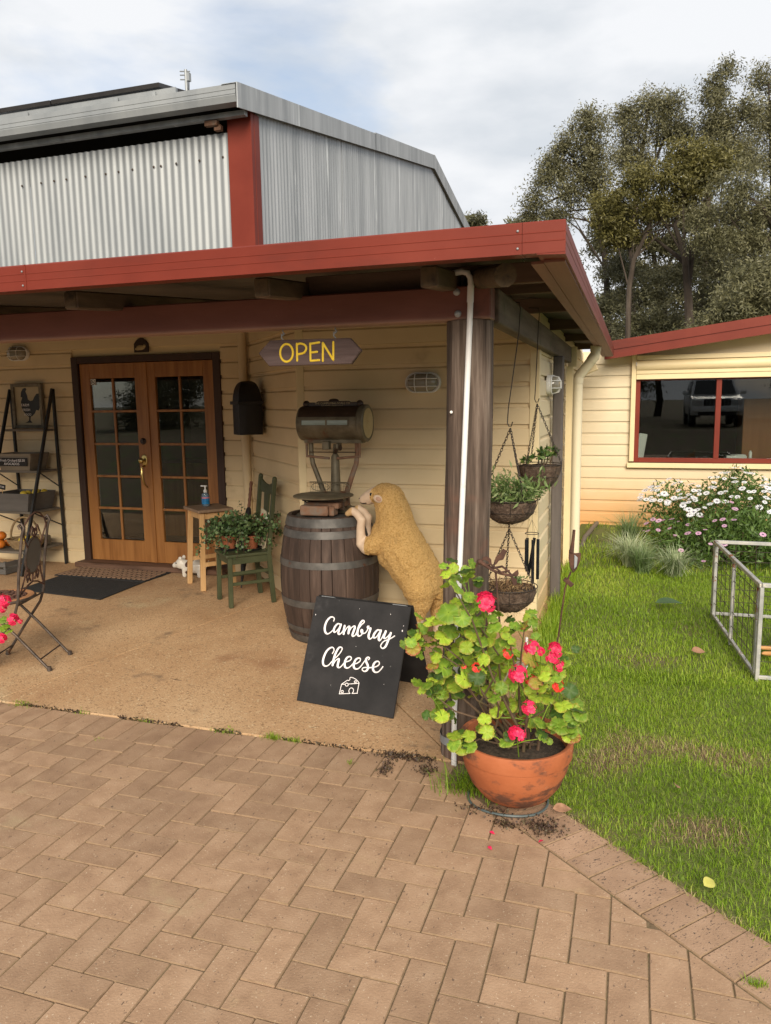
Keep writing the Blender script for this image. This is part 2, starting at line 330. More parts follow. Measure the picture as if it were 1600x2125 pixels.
M['pale'] = mat('pale_leaf', [(.1, .1, .05)], tint=[(.085, .084, .038), (.145, .138, .066), (.22, .205, .105)], rough=.5, transl=.25)
M['bark'] = mat('tree_bark', [(.018, .013, .009), (.042, .030, .021), (.085, .066, .05)], 2.2, 8, .9, .6, 8, stretch=(1, 1, .3), bdist=.05)
M['weed'] = M['grass']
M['darksuc'] = mat('dark_succulent', [(.05, .03, .02)], tint=[(.022, .012, .008), (.060, .030, .018), (.095, .075, .035)], rough=.6)
SIGN_STROKES=[[[0.147,0.4762,0.0065],[0.1477,0.48,0.0065],[0.1486,0.4838,0.0065],[0.149,0.4875,0.0065],[0.1484,0.4907,0.0065],[0.1463,0.4934,0.0065],[0.1432,0.4959,0.0065],[0.1395,0.4978,0.0067],[0.1357,0.4988,0.007],[0.1317,0.4988,0.0076],[0.1274,0.498,0.0083],[0.1229,0.4963,0.009],[0.1186,0.4936,0.0098],[0.1144,0.4897,0.0106],[0.1101,0.4846,0.0114],[0.1062,0.4788,0.0119],[0.1029,0.4727,0.0123],[0.1004,0.4662,0.0126],[0.0983,0.4591,0.0129],[0.0969,0.4518,0.0131],[0.0961,0.4449,0.0132],[0.0959,0.4383,0.0133],[0.0963,0.4317,0.0134],[0.0973,0.4255,0.0134],[0.0989,0.4198,0.0133],[0.1011,0.4146,0.0131],[0.104,0.4097,0.0127],[0.1073,0.4055,0.012],[0.1107,0.4023,0.0111],[0.1142,0.4002,0.0101],[0.1179,0.3989,0.0092],[0.1218,0.3987,0.0083],[0.1259,0.3994,0.0075],[0.1301,0.4015,0.0069],[0.1345,0.4047,0.0066],[0.1389,0.4086,0.0065],[0.1431,0.4125,0.0065],[0.1469,0.4166,0.0065],[0.1504,0.421,0.0065],[0.1539,0.4256,0.0065],[0.1575,0.43,0.0065]],[[0.1957,0.4629,0.0065],[0.1911,0.4636,0.007],[0.1864,0.4646,0.0076],[0.1818,0.465,0.0082],[0.1775,0.4639,0.009],[0.1734,0.4609,0.0098],[0.1694,0.4565,0.0107],[0.1659,0.4514,0.0116],[0.1631,0.4465,0.0122],[0.1609,0.4416,0.0126],[0.1593,0.4364,0.0129],[0.1584,0.4314,0.0131],[0.1581,0.427,0.0131],[0.1586,0.423,0.0129],[0.1599,0.4192,0.0122],[0.1617,0.4163,0.0112],[0.1637,0.4144,0.0102],[0.1659,0.4138,0.0092],[0.1686,0.4143,0.0082],[0.1715,0.4157,0.0073],[0.1745,0.4179,0.0067],[0.1776,0.4211,0.0065],[0.1808,0.4253,0.0065],[0.1841,0.4301,0.0065],[0.1871,0.4352,0.0065],[0.1897,0.4405,0.0065],[0.1921,0.4464,0.0065],[0.1943,0.4524,0.0065],[0.1966,0.4583,0.0065]],[[0.1985,0.4617,0.0131],[0.1969,0.4538,0.0131],[0.1953,0.4457,0.0131],[0.1937,0.4379,0.0131],[0.1926,0.4311,0.0132],[0.1917,0.4253,0.0132],[0.191,0.4201,0.0132],[0.1907,0.4157,0.0131],[0.1912,0.4121,0.0126],[0.1925,0.4092,0.0117],[0.1945,0.4069,0.0107],[0.1969,0.4056,0.0097],[0.1994,0.4053,0.0087],[0.2021,0.4062,0.0078],[0.2051,0.4082,0.007],[0.2081,0.4111,0.0065],[0.2111,0.4145,0.0065],[0.2139,0.4188,0.0065],[0.2166,0.4239,0.0065],[0.2193,0.4294,0.0065],[0.222,0.4346,0.0065]],[[0.2238,0.4568,0.0134],[0.2236,0.4513,0.0134],[0.2234,0.4459,0.0134],[0.2232,0.4404,0.0134],[0.2234,0.4348,0.0134],[0.2239,0.4291,0.0134],[0.2248,0.4233,0.0135],[0.2257,0.4175,0.0135],[0.2267,0.4117,0.0135]],[[0.2271,0.4165,0.0065],[0.2296,0.4233,0.0065],[0.2321,0.4303,0.0065],[0.2347,0.437,0.0065],[0.2374,0.4427,0.0065],[0.2407,0.4477,0.0065],[0.2442,0.4519,0.0065],[0.2476,0.4553,0.0071],[0.2504,0.4574,0.0081],[0.2526,0.4583,0.0091],[0.2543,0.458,0.0101],[0.2555,0.4567,0.0111],[0.2564,0.4544,0.012],[0.2567,0.4508,0.013],[0.2565,0.4459,0.0134],[0.2561,0.4405,0.0134],[0.2559,0.4356,0.0134],[0.256,0.4312,0.0134],[0.2562,0.4269,0.0134],[0.2564,0.4227,0.0134],[0.2566,0.4185,0.0134]],[[0.2574,0.4233,0.0065],[0.2599,0.4302,0.0065],[0.2624,0.4373,0.0065],[0.265,0.4439,0.0065],[0.268,0.4495,0.0065],[0.2716,0.4541,0.0065],[0.2757,0.4578,0.0066],[0.2798,0.4606,0.0072],[0.2831,0.4622,0.0081],[0.2859,0.4628,0.0091],[0.2883,0.4624,0.0101],[0.2901,0.4608,0.0111],[0.2911,0.4579,0.012],[0.2909,0.4531,0.0128],[0.2899,0.4466,0.0132],[0.2884,0.4396,0.0132],[0.2872,0.4331,0.0131],[0.286,0.427,0.0132],[0.2846,0.4208,0.0132],[0.2836,0.4152,0.0129],[0.2836,0.4109,0.0122],[0.2847,0.4081,0.0113],[0.2867,0.4064,0.0103],[0.2892,0.4056,0.0094],[0.2917,0.4057,0.0084],[0.2942,0.4066,0.0074],[0.297,0.4082,0.0068],[0.2998,0.4109,0.0065],[0.3025,0.4148,0.0065],[0.3049,0.4204,0.0065],[0.3072,0.4274,0.0065],[0.3095,0.435,0.0065],[0.3118,0.4423,0.0065]],[[0.3118,0.4423,0.0065],[0.3159,0.4506,0.0065],[0.3202,0.459,0.0065],[0.3243,0.467,0.0065],[0.3283,0.4738,0.0065],[0.3324,0.479,0.0065],[0.3365,0.483,0.0065],[0.3402,0.4863,0.0065],[0.3427,0.4895,0.0065],[0.344,0.4926,0.0065],[0.3443,0.4955,0.0065],[0.3437,0.4978,0.0065],[0.3425,0.4994,0.0067],[0.3403,0.5005,0.0073],[0.3371,0.5011,0.0081],[0.3336,0.5008,0.0089],[0.3303,0.4989,0.0097],[0.3273,0.4953,0.0106],[0.3242,0.4903,0.0116],[0.3213,0.4842,0.0123],[0.3188,0.4774,0.0127],[0.3167,0.4692,0.0129],[0.3148,0.4599,0.0131],[0.3133,0.4505,0.0132],[0.3124,0.4424,0.0133],[0.3121,0.4358,0.0133],[0.3123,0.4301,0.0133],[0.313,0.4251,0.0132],[0.3143,0.4209,0.0128],[0.3162,0.4174,0.0122],[0.3189,0.4145,0.0112],[0.3219,0.4125,0.0102],[0.3249,0.4114,0.0092],[0.3281,0.4113,0.0083],[0.3316,0.4122,0.0075],[0.335,0.4139,0.0068],[0.3379,0.4161,0.0065],[0.3404,0.4191,0.0065],[0.3427,0.4229,0.0065],[0.3444,0.427,0.0065],[0.3455,0.4309,0.0065],[0.3457,0.435,0.0065],[0.3453,0.4393,0.0065],[0.3443,0.4433,0.0065],[0.3432,0.4461,0.0066],[0.3415,0.4477,0.0073],[0.3394,0.4485,0.0082],[0.3373,0.4485,0.0092],[0.3359,0.4477,0.0102],[0.3352,0.4459,0.0112],[0.3349,0.4432,0.0121],[0.3352,0.4402,0.0128],[0.3362,0.4375,0.0127],[0.3379,0.4351,0.0121],[0.3403,0.4326,0.0112],[0.3432,0.4306,0.0102],[0.3465,0.4295,0.0093],[0.3502,0.4292,0.0084],[0.3545,0.4296,0.0076],[0.3587,0.4308,0.007],[0.3625,0.433,0.0066],[0.3656,0.4366,0.0065],[0.3684,0.4413,0.0065],[0.3708,0.4465,0.0065],[0.3728,0.4512,0.0065],[0.3741,0.4553,0.0065],[0.3748,0.4593,0.0065],[0.3753,0.4631,0.0065],[0.376,0.467,0.0065]],[[0.379,0.4727,0.0069],[0.377,0.4724,0.0078],[0.3749,0.4722,0.0087],[0.373,0.4719,0.0094],[0.3717,0.4712,0.0104],[0.3711,0.4698,0.0113],[0.3711,0.4679,0.012],[0.3715,0.466,0.0124],[0.3723,0.4644,0.0121],[0.3735,0.4633,0.0112],[0.3752,0.4623,0.0102],[0.3772,0.4616,0.0092],[0.3795,0.4613,0.0083],[0.3824,0.4619,0.0085],[0.3859,0.4632,0.0089],[0.3891,0.4641,0.0094],[0.3912,0.4636,0.0103],[0.3916,0.4613,0.0112],[0.3909,0.4578,0.0122],[0.3898,0.4534,0.0131],[0.3889,0.4485,0.0132],[0.388,0.4427,0.0132],[0.3869,0.436,0.0132],[0.3861,0.4293,0.0133],[0.3858,0.4235,0.0133],[0.3862,0.4189,0.0133],[0.3871,0.4149,0.0132],[0.3884,0.4115,0.0129],[0.39,0.4087,0.0122],[0.3919,0.4064,0.0112],[0.3942,0.4046,0.0102],[0.3967,0.4036,0.0093],[0.3993,0.4037,0.0083],[0.4021,0.405,0.0075],[0.4051,0.4073,0.0068],[0.4082,0.4105,0.0065],[0.411,0.4144,0.0065],[0.4135,0.4192,0.0065],[0.4158,0.4249,0.0065],[0.4181,0.431,0.0065],[0.4204,0.437,0.0065]],[[0.454,0.4579,0.0065],[0.4496,0.4586,0.007],[0.4452,0.4595,0.0076],[0.4408,0.4599,0.0082],[0.4368,0.4589,0.009],[0.4329,0.456,0.0098],[0.4291,0.4517,0.0106],[0.4258,0.4467,0.0115],[0.4229,0.4419,0.0121],[0.4204,0.437,0.0125],[0.4183,0.4318,0.0128],[0.4168,0.4268,0.0129],[0.4162,0.4227,0.0129],[0.4167,0.4193,0.0125],[0.418,0.4166,0.0117],[0.4199,0.4145,0.0107],[0.4222,0.4133,0.0098],[0.4248,0.413,0.0088],[0.4279,0.4135,0.0078],[0.4312,0.4149,0.0071],[0.4344,0.4173,0.0066],[0.4374,0.4211,0.0065],[0.4405,0.4262,0.0065],[0.4434,0.4318,0.0065],[0.446,0.4371,0.0065],[0.4483,0.4419,0.0065],[0.4504,0.4468,0.0065],[0.4523,0.4516,0.0065],[0.4543,0.4564,0.0065]],[[0.4567,0.4582,0.0132],[0.4557,0.4515,0.0132],[0.4546,0.4447,0.0132],[0.4536,0.438,0.0132],[0.4528,0.4318,0.0133],[0.4522,0.4257,0.0133],[0.4516,0.4199,0.0133],[0.4513,0.4146,0.0132],[0.4518,0.4103,0.0128],[0.4531,0.4068,0.0118],[0.4551,0.4041,0.0108],[0.4574,0.4024,0.0098],[0.4598,0.4022,0.0088],[0.4621,0.4037,0.0079],[0.4646,0.4068,0.007],[0.4671,0.4109,0.0065],[0.4695,0.4156,0.0065],[0.4718,0.4211,0.0065],[0.4739,0.4275,0.0065],[0.4761,0.4344,0.0065],[0.4783,0.441,0.0065]],[[0.4874,0.4574,0.0131],[0.4862,0.4517,0.0131],[0.4848,0.4459,0.0131],[0.4836,0.4404,0.0131],[0.4827,0.4355,0.0132],[0.482,0.4312,0.0132],[0.4814,0.4274,0.013],[0.4812,0.4242,0.0126],[0.4819,0.4217,0.0118],[0.4836,0.4197,0.0108],[0.486,0.4183,0.0099],[0.4889,0.4177,0.0089],[0.492,0.4184,0.0079],[0.4953,0.4205,0.0071],[0.499,0.424,0.0066],[0.5028,0.4281,0.0065],[0.5063,0.4323,0.0065],[0.5094,0.4365,0.0065],[0.5123,0.4411,0.0065],[0.5152,0.4458,0.0065],[0.5181,0.4504,0.0065]],[[0.5202,0.4516,0.0131],[0.5188,0.4447,0.0131],[0.5174,0.4378,0.0131],[0.5159,0.4309,0.0131],[0.5145,0.4242,0.0131],[0.5132,0.4179,0.0131],[0.5119,0.4117,0.013],[0.5106,0.4056,0.013],[0.509,0.3993,0.013],[0.5073,0.3924,0.0128],[0.5054,0.385,0.0125],[0.5032,0.3782,0.0121],[0.5005,0.3725,0.0115],[0.4972,0.3682,0.0106],[0.4934,0.3648,0.0096],[0.4895,0.3625,0.0088],[0.4857,0.3615,0.008],[0.4819,0.3622,0.0073],[0.4779,0.3643,0.0068],[0.4745,0.3672,0.0065],[0.4722,0.3704,0.0065],[0.4714,0.3737,0.0065],[0.4716,0.3776,0.0065],[0.4727,0.3817,0.0065],[0.4744,0.3858,0.0065],[0.4768,0.39,0.0065],[0.4799,0.3945,0.0065],[0.4837,0.3988,0.0065],[0.4882,0.4027,0.0065],[0.4937,0.4061,0.0065],[0.5002,0.4092,0.0065],[0.5069,0.412,0.0065],[0.5129,0.4149,0.0065],[0.5179,0.4178,0.0065],[0.5225,0.4206,0.0065],[0.5268,0.4234,0.0065],[0.5309,0.4263,0.0065],[0.5348,0.4293,0.0065],[0.5384,0.4324,0.0065],[0.5419,0.4355,0.0065],[0.5454,0.4386,0.0065]],[[0.1774,0.2927,0.0065],[0.1795,0.2973,0.0065],[0.1819,0.3019,0.0065],[0.1837,0.3065,0.0065],[0.1844,0.3107,0.0065],[0.1836,0.315,0.0065],[0.1817,0.3192,0.0065],[0.1791,0.3228,0.0065],[0.176,0.3252,0.0067],[0.1723,0.3262,0.0072],[0.168,0.3263,0.0077],[0.1633,0.3252,0.0084],[0.1584,0.3229,0.0091],[0.1533,0.3191,0.0099],[0.1477,0.3141,0.0108],[0.1423,0.3081,0.0114],[0.1377,0.3015,0.0119],[0.134,0.294,0.0123],[0.1309,0.2856,0.0126],[0.1285,0.277,0.0129],[0.1266,0.2689,0.0131],[0.1254,0.2613,0.0132],[0.1248,0.2539,0.0133],[0.1248,0.247,0.0134],[0.1254,0.2407,0.0134],[0.1265,0.235,0.0133],[0.1281,0.2298,0.013],[0.1303,0.2253,0.0124],[0.1331,0.2217,0.0117],[0.1368,0.219,0.0107],[0.1412,0.2172,0.0097],[0.1459,0.2163,0.0088],[0.1505,0.2164,0.0079],[0.1549,0.2176,0.0072],[0.1594,0.2198,0.0068],[0.1639,0.2229,0.0065],[0.1681,0.2265,0.0065],[0.1721,0.231,0.0065],[0.1759,0.2362,0.0065],[0.1797,0.2418,0.0065],[0.1834,0.2472,0.0065]],[[0.1907,0.2636,0.0065],[0.1949,0.2665,0.0065],[0.199,0.2692,0.0065],[0.2032,0.2724,0.0065],[0.2076,0.2767,0.0065],[0.2125,0.2826,0.0065],[0.2178,0.2897,0.0065],[0.2228,0.2971,0.0065],[0.2268,0.3039,0.0065],[0.23,0.3103,0.0065],[0.2326,0.3165,0.0065],[0.2342,0.3221,0.0065],[0.2346,0.3266,0.0065],[0.2333,0.33,0.0065],[0.2307,0.3325,0.0066],[0.2274,0.334,0.0069],[0.2241,0.3345,0.0075],[0.2207,0.3342,0.0083],[0.217,0.333,0.0092],[0.2133,0.3306,0.01],[0.2097,0.3264,0.0109],[0.2062,0.32,0.0118],[0.2027,0.3116,0.0123],[0.1995,0.3024,0.0127],[0.1969,0.2938,0.0129],[0.195,0.2859,0.013],[0.1937,0.2781,0.0131],[0.1927,0.2702,0.0132],[0.1921,0.2622,0.0133],[0.1917,0.2539,0.0133],[0.1918,0.2454,0.0134],[0.192,0.2369,0.0134],[0.1921,0.2283,0.0134]],[[0.1931,0.23,0.0065],[0.196,0.2365,0.0065],[0.1989,0.2431,0.0065],[0.2019,0.2494,0.0065],[0.2051,0.2547,0.0065],[0.2088,0.2591,0.0065],[0.213,0.2629,0.0065],[0.217,0.2657,0.007],[0.2202,0.2676,0.008],[0.2224,0.2685,0.009],[0.2241,0.2685,0.01],[0.2252,0.2675,0.0109],[0.226,0.2653,0.0119],[0.2262,0.2615,0.0129],[0.2258,0.2562,0.0133],[0.2252,0.2505,0.0133],[0.2249,0.2452,0.0133],[0.2246,0.2402,0.0134],[0.2243,0.2351,0.0133],[0.2244,0.2305,0.0131],[0.2251,0.2268,0.0126],[0.2267,0.2241,0.0118],[0.229,0.2221,0.0108],[0.2316,0.2209,0.0098],[0.2343,0.2204,0.0088],[0.237,0.2207,0.0079],[0.2398,0.2217,0.0072],[0.2429,0.2236,0.0067],[0.2464,0.2267,0.0065],[0.2503,0.2314,0.0065],[0.2546,0.2375,0.0065],[0.259,0.2441,0.0065],[0.2634,0.2505,0.0065]],[[0.2634,0.2505,0.0065],[0.2661,0.2524,0.0065],[0.2688,0.2543,0.0065],[0.2717,0.2562,0.0065],[0.2751,0.2582,0.0065],[0.2797,0.2602,0.0065],[0.2849,0.2622,0.0065],[0.2901,0.2644,0.0065],[0.2944,0.267,0.0065],[0.2979,0.2701,0.0065],[0.3009,0.2737,0.0065],[0.3031,0.2773,0.0065],[0.3039,0.2805,0.0065],[0.3032,0.2835,0.0065],[0.3011,0.2864,0.0065],[0.2982,0.2887,0.0067],[0.295,0.29,0.0071],[0.2913,0.29,0.0076],[0.2868,0.2891,0.0084],[0.2824,0.2873,0.0092],[0.2785,0.2847,0.0101],[0.2753,0.2811,0.011],[0.2724,0.2766,0.0117],[0.27,0.2715,0.0123],[0.2682,0.2664,0.0128],[0.2671,0.2612,0.013],[0.2667,0.2555,0.0132],[0.2668,0.25,0.0133],[0.2673,0.2449,0.0134],[0.2683,0.2403,0.0132],[0.2697,0.2359,0.0129],[0.2716,0.2321,0.0124],[0.2741,0.2291,0.0116],[0.2772,0.2269,0.0106],[0.281,0.2255,0.0096],[0.285,0.2248,0.0086],[0.2889,0.2251,0.0078],[0.2927,0.2263,0.0072],[0.2966,0.2285,0.0067],[0.3005,0.2314,0.0065],[0.3044,0.2349,0.0065],[0.3083,0.2389,0.0065],[0.3121,0.2437,0.0065],[0.3159,0.2488,0.0065],[0.3198,0.2537,0.0065]],[[0.3198,0.2537,0.0065],[0.3253,0.2546,0.0065],[0.3309,0.2553,0.0065],[0.3363,0.2564,0.0065],[0.3415,0.2582,0.0065],[0.3466,0.2612,0.0065],[0.3517,0.265,0.0065],[0.3562,0.269,0.0065],[0.3593,0.2728,0.0065],[0.361,0.2766,0.0065],[0.3615,0.2804,0.0065],[0.3611,0.2839,0.0065],[0.3601,0.2866,0.0065],[0.3582,0.2884,0.0066],[0.3556,0.2896,0.0069],[0.3524,0.29,0.0073],[0.3491,0.2897,0.0079],[0.3454,0.2884,0.0086],[0.3412,0.2863,0.0094],[0.3371,0.2835,0.0103],[0.3336,0.28,0.0111],[0.3309,0.2755,0.0118],[0.3286,0.2702,0.0124],[0.3268,0.2646,0.0128],[0.3257,0.2591,0.0131],[0.3251,0.2536,0.0132],[0.325,0.2479,0.0132],[0.3257,0.2425,0.013],[0.3271,0.238,0.0127],[0.3296,0.2344,0.0121],[0.3329,0.2314,0.0112],[0.3367,0.2291,0.0102],[0.3406,0.2278,0.0093],[0.3446,0.2275,0.0084],[0.3488,0.2281,0.0076],[0.3531,0.2295,0.007],[0.3571,0.2317,0.0066],[0.3609,0.2346,0.0065],[0.3644,0.2383,0.0065],[0.3679,0.2426,0.0065],[0.3713,0.2472,0.0065],[0.3746,0.2525,0.0065],[0.3777,0.2582,0.0065],[0.3808,0.2643,0.0065],[0.384,0.2702,0.0065]],[[0.384,0.2702,0.0065],[0.3959,0.2884,0.0065]],[[0.4106,0.2883,0.0065],[0.4124,0.2907,0.0065],[0.4145,0.2931,0.0065],[0.416,0.2953,0.0065],[0.4164,0.2973,0.0065],[0.4151,0.2991,0.0066],[0.4127,0.3009,0.0071],[0.4097,0.302,0.0077],[0.4069,0.302,0.0084],[0.404,0.3006,0.0094],[0.4008,0.2981,0.0103],[0.398,0.2949,0.0113],[0.3963,0.2915,0.0122],[0.3959,0.2879,0.0127],[0.3964,0.2838,0.013],[0.3977,0.2795,0.0132],[0.3995,0.2753,0.0132],[0.4021,0.2713,0.0131],[0.4056,0.2672,0.0131],[0.4091,0.2631,0.0131],[0.4119,0.2589,0.0131],[0.414,0.2546,0.0132],[0.4157,0.2502,0.0132],[0.4167,0.2458,0.0131],[0.417,0.2416,0.0129],[0.4161,0.2375,0.0125],[0.4144,0.2335,0.012],[0.4121,0.2299,0.0112],[0.4095,0.227,0.0103],[0.4067,0.2249,0.0094],[0.4035,0.2234,0.0085],[0.4001,0.2225,0.0078],[0.3968,0.2222,0.0072],[0.3932,0.2228,0.0068],[0.3894,0.2241,0.0065],[0.386,0.2259,0.0065],[0.3837,0.2279,0.0065],[0.3827,0.2303,0.0065],[0.3826,0.2333,0.0065],[0.3834,0.2362,0.0065],[0.385,0.2386,0.0065],[0.3875,0.2403,0.0065],[0.3909,0.2417,0.0066],[0.3949,0.2428,0.0067],[0.3995,0.2437,0.0067],[0.4049,0.2443,0.0067],[0.411,0.2446,0.0067],[0.4173,0.2449,0.0067],[0.423,0.2455,0.0067],[0.4279,0.2464,0.0067],[0.4323,0.2476,0.0066],[0.4365,0.2489,0.0065],[0.4408,0.2501,0.0065]],[[0.4408,0.2501,0.0065],[0.4471,0.2517,0.0065],[0.4534,0.2533,0.0065],[0.4594,0.255,0.0065],[0.4649,0.2573,0.0065],[0.4698,0.2604,0.0065],[0.4745,0.2641,0.0065],[0.4782,0.2679,0.0065],[0.4807,0.2715,0.0065],[0.4816,0.2751,0.0065],[0.4813,0.2788,0.0065],[0.48,0.2821,0.0065],[0.4783,0.2847,0.0065],[0.4759,0.2864,0.0067],[0.4728,0.2876,0.007],[0.4694,0.288,0.0075],[0.4659,0.2875,0.0081],[0.4621,0.2859,0.0089],[0.458,0.2835,0.0098],[0.4542,0.2802,0.0107],[0.4511,0.2764,0.0116],[0.4488,0.2716,0.0122],[0.4472,0.2659,0.0127],[0.4461,0.26,0.013],[0.4457,0.2547,0.0132],[0.4461,0.2499,0.0133],[0.4471,0.2453,0.0132],[0.4487,0.2411,0.013],[0.4507,0.2374,0.0127],[0.4534,0.2341,0.0121],[0.4566,0.2311,0.0113],[0.4601,0.2288,0.0104],[0.4638,0.2273,0.0094],[0.4678,0.2267,0.0086],[0.472,0.227,0.0078],[0.4762,0.228,0.0071],[0.4802,0.2296,0.0067],[0.484,0.2322,0.0065],[0.4876,0.2355,0.0065],[0.4911,0.2394,0.0065],[0.4944,0.2436,0.0065],[0.4975,0.2481,0.0065],[0.5003,0.253,0.0065],[0.5031,0.2581,0.0065],[0.5059,0.2631,0.0065]],[[0.2717,0.1329,0.0042],[0.2873,0.146,0.0042]],[[0.2873,0.146,0.0042],[0.3029,0.1592,0.0042]],[[0.3029,0.1592,0.0042],[0.3057,0.1587,0.0042],[0.3085,0.1583,0.0042],[0.3112,0.1587,0.0042],[0.3138,0.1603,0.0042],[0.3163,0.1629,0.0042],[0.3179,0.1655,0.0042],[0.3177,0.1682,0.0042],[0.3166,0.171,0.0042],[0.3163,0.1735,0.0042],[0.3173,0.1754,0.0042],[0.3191,0.1769,0.0042],[0.3221,0.1778,0.0042],[0.3267,0.1781,0.0042],[0.3325,0.1777,0.0042],[0.3385,0.1767,0.0042],[0.3447,0.1751,0.0042],[0.3511,0.1729,0.0042],[0.3573,0.1701,0.0042],[0.3636,0.1665,0.0042],[0.3697,0.1623,0.0042],[0.3743,0.1586,0.0042],[0.3766,0.1561,0.0042],[0.3774,0.1542,0.0042],[0.3783,0.1523,0.0042]],[[0.3779,0.1528,0.0042],[0.377,0.0982,0.0042]],[[0.3783,0.0984,0.0042],[0.3461,0.0923,0.0042]],[[0.3455,0.0922,0.0042],[0.3478,0.0953,0.0042],[0.35,0.0984,0.0042],[0.3516,0.1018,0.0042],[0.3522,0.1057,0.0042],[0.3522,0.1097,0.0042],[0.3513,0.1133,0.0042],[0.3491,0.1164,0.0042],[0.3461,0.119,0.0042],[0.3431,0.1208,0.0042],[0.3403,0.1217,0.0042],[0.3376,0.1219,0.0042],[0.3349,0.1213,0.0042],[0.332,0.1201,0.0042],[0.3291,0.1181,0.0042],[0.3267,0.1154,0.0042],[0.3249,0.1117,0.0042],[0.3238,0.1074,0.0042],[0.3235,0.1033,0.0042],[0.3245,0.0996,0.0042],[0.3264,0.0962,0.0042],[0.3284,0.0936,0.0042],[0.3303,0.0921,0.0042],[0.3324,0.0913,0.0042],[0.3344,0.0905,0.0042]],[[0.3344,0.0905,0.0042],[0.2673,0.0783,0.0042]],[[0.2674,0.0778,0.0042],[0.271,0.1328,0.0042]],[[0.2712,0.1316,0.0042],[0.2929,0.1354,0.0042]],[[0.3137,0.1397,0.0042],[0.3768,0.153,0.0042]],[[0.3133,0.1362,0.0042],[0.3133,0.1349,0.0042],[0.3133,0.1337,0.0042],[0.3131,0.1325,0.0042],[0.3126,0.1313,0.0042],[0.3119,0.1302,0.0042],[0.3111,0.1292,0.0042],[0.31,0.1284,0.0042],[0.3088,0.1277,0.0042],[0.3076,0.1271,0.0042],[0.3062,0.1267,0.0042],[0.3048,0.1265,0.0042],[0.3034,0.1265,0.0042],[0.302,0.1266,0.0042],[0.3006,0.127,0.0042],[0.2993,0.1275,0.0042],[0.2981,0.1281,0.0042],[0.297,0.129,0.0042],[0.2961,0.1299,0.0042],[0.2953,0.131,0.0042],[0.2948,0.1321,0.0042],[0.2944,0.1333,0.0042],[0.2943,0.1345,0.0042],[0.2943,0.1358,0.0042],[0.2946,0.137,0.0042],[0.2951,0.1382,0.0042],[0.2958,0.1393,0.0042],[0.2967,0.1402,0.0042],[0.2977,0.1411,0.0042],[0.2989,0.1418,0.0042],[0.3001,0.1424,0.0042],[0.3015,0.1428,0.0042],[0.3029,0.143,0.0042],[0.3043,0.143,0.0042],[0.3057,0.1429,0.0042],[0.3072,0.1425,0.0042],[0.3085,0.142,0.0042],[0.3096,0.1413,0.0042],[0.3107,0.1405,0.0042],[0.3117,0.1396,0.0042],[0.3123,0.1385,0.0042],[0.3128,0.1373,0.0042],[0.3133,0.1362,0.0042]],[[0.2905,0.0942,0.0042],[0.2905,0.0932,0.0042],[0.2905,0.0923,0.0042],[0.2903,0.0914,0.0042],[0.29,0.0905,0.0042],[0.2894,0.0896,0.0042],[0.2888,0.0889,0.0042],[0.288,0.0882,0.0042],[0.2871,0.0877,0.0042],[0.2861,0.0872,0.0042],[0.2851,0.0869,0.0042],[0.284,0.0868,0.0042],[0.2829,0.0868,0.0042],[0.2818,0.0869,0.0042],[0.2808,0.0871,0.0042],[0.2798,0.0875,0.0042],[0.2788,0.088,0.0042],[0.278,0.0886,0.0042],[0.2773,0.0894,0.0042],[0.2767,0.0902,0.0042],[0.2763,0.091,0.0042],[0.276,0.092,0.0042],[0.2759,0.0929,0.0042],[0.276,0.0938,0.0042],[0.2762,0.0948,0.0042],[0.2766,0.0956,0.0042],[0.2771,0.0965,0.0042],[0.2778,0.0972,0.0042],[0.2785,0.0979,0.0042],[0.2794,0.0985,0.0042],[0.2804,0.0989,0.0042],[0.2814,0.0992,0.0042],[0.2825,0.0993,0.0042],[0.2836,0.0994,0.0042],[0.2847,0.0993,0.0042],[0.2858,0.099,0.0042],[0.2868,0.0986,0.0042],[0.2877,0.0981,0.0042],[0.2885,0.0975,0.0042],[0.2892,0.0968,0.0042],[0.2897,0.096,0.0042],[0.2901,0.0951,0.0042],[0.2905,0.0942,0.0042]],[[0.36,0.1589,0.0042],[0.36,0.158,0.0042],[0.36,0.1572,0.0042],[0.3598,0.1564,0.0042],[0.3595,0.1556,0.0042],[0.359,0.1549,0.0042],[0.3585,0.1543,0.0042],[0.3578,0.1537,0.0042],[0.357,0.1532,0.0042],[0.3562,0.1528,0.0042],[0.3553,0.1526,0.0042],[0.3543,0.1524,0.0042],[0.3534,0.1524,0.0042],[0.3525,0.1525,0.0042],[0.3515,0.1528,0.0042],[0.3507,0.1531,0.0042],[0.3499,0.1535,0.0042],[0.3492,0.1541,0.0042],[0.3486,0.1547,0.0042],[0.3481,0.1554,0.0042],[0.3477,0.1562,0.0042],[0.3475,0.157,0.0042],[0.3474,0.1578,0.0042],[0.3474,0.1586,0.0042],[0.3476,0.1595,0.0042],[0.3479,0.1602,0.0042],[0.3484,0.1609,0.0042],[0.349,0.1616,0.0042],[0.3497,0.1622,0.0042],[0.3504,0.1627,0.0042],[0.3513,0.163,0.0042],[0.3522,0.1633,0.0042],[0.3531,0.1634,0.0042],[0.3541,0.1634,0.0042],[0.355,0.1633,0.0042],[0.3559,0.1631,0.0042],[0.3568,0.1628,0.0042],[0.3576,0.1623,0.0042],[0.3583,0.1617,0.0042],[0.3589,0.1611,0.0042],[0.3593,0.1604,0.0042],[0.3596,0.1596,0.0042],[0.36,0.1589,0.0042]]]
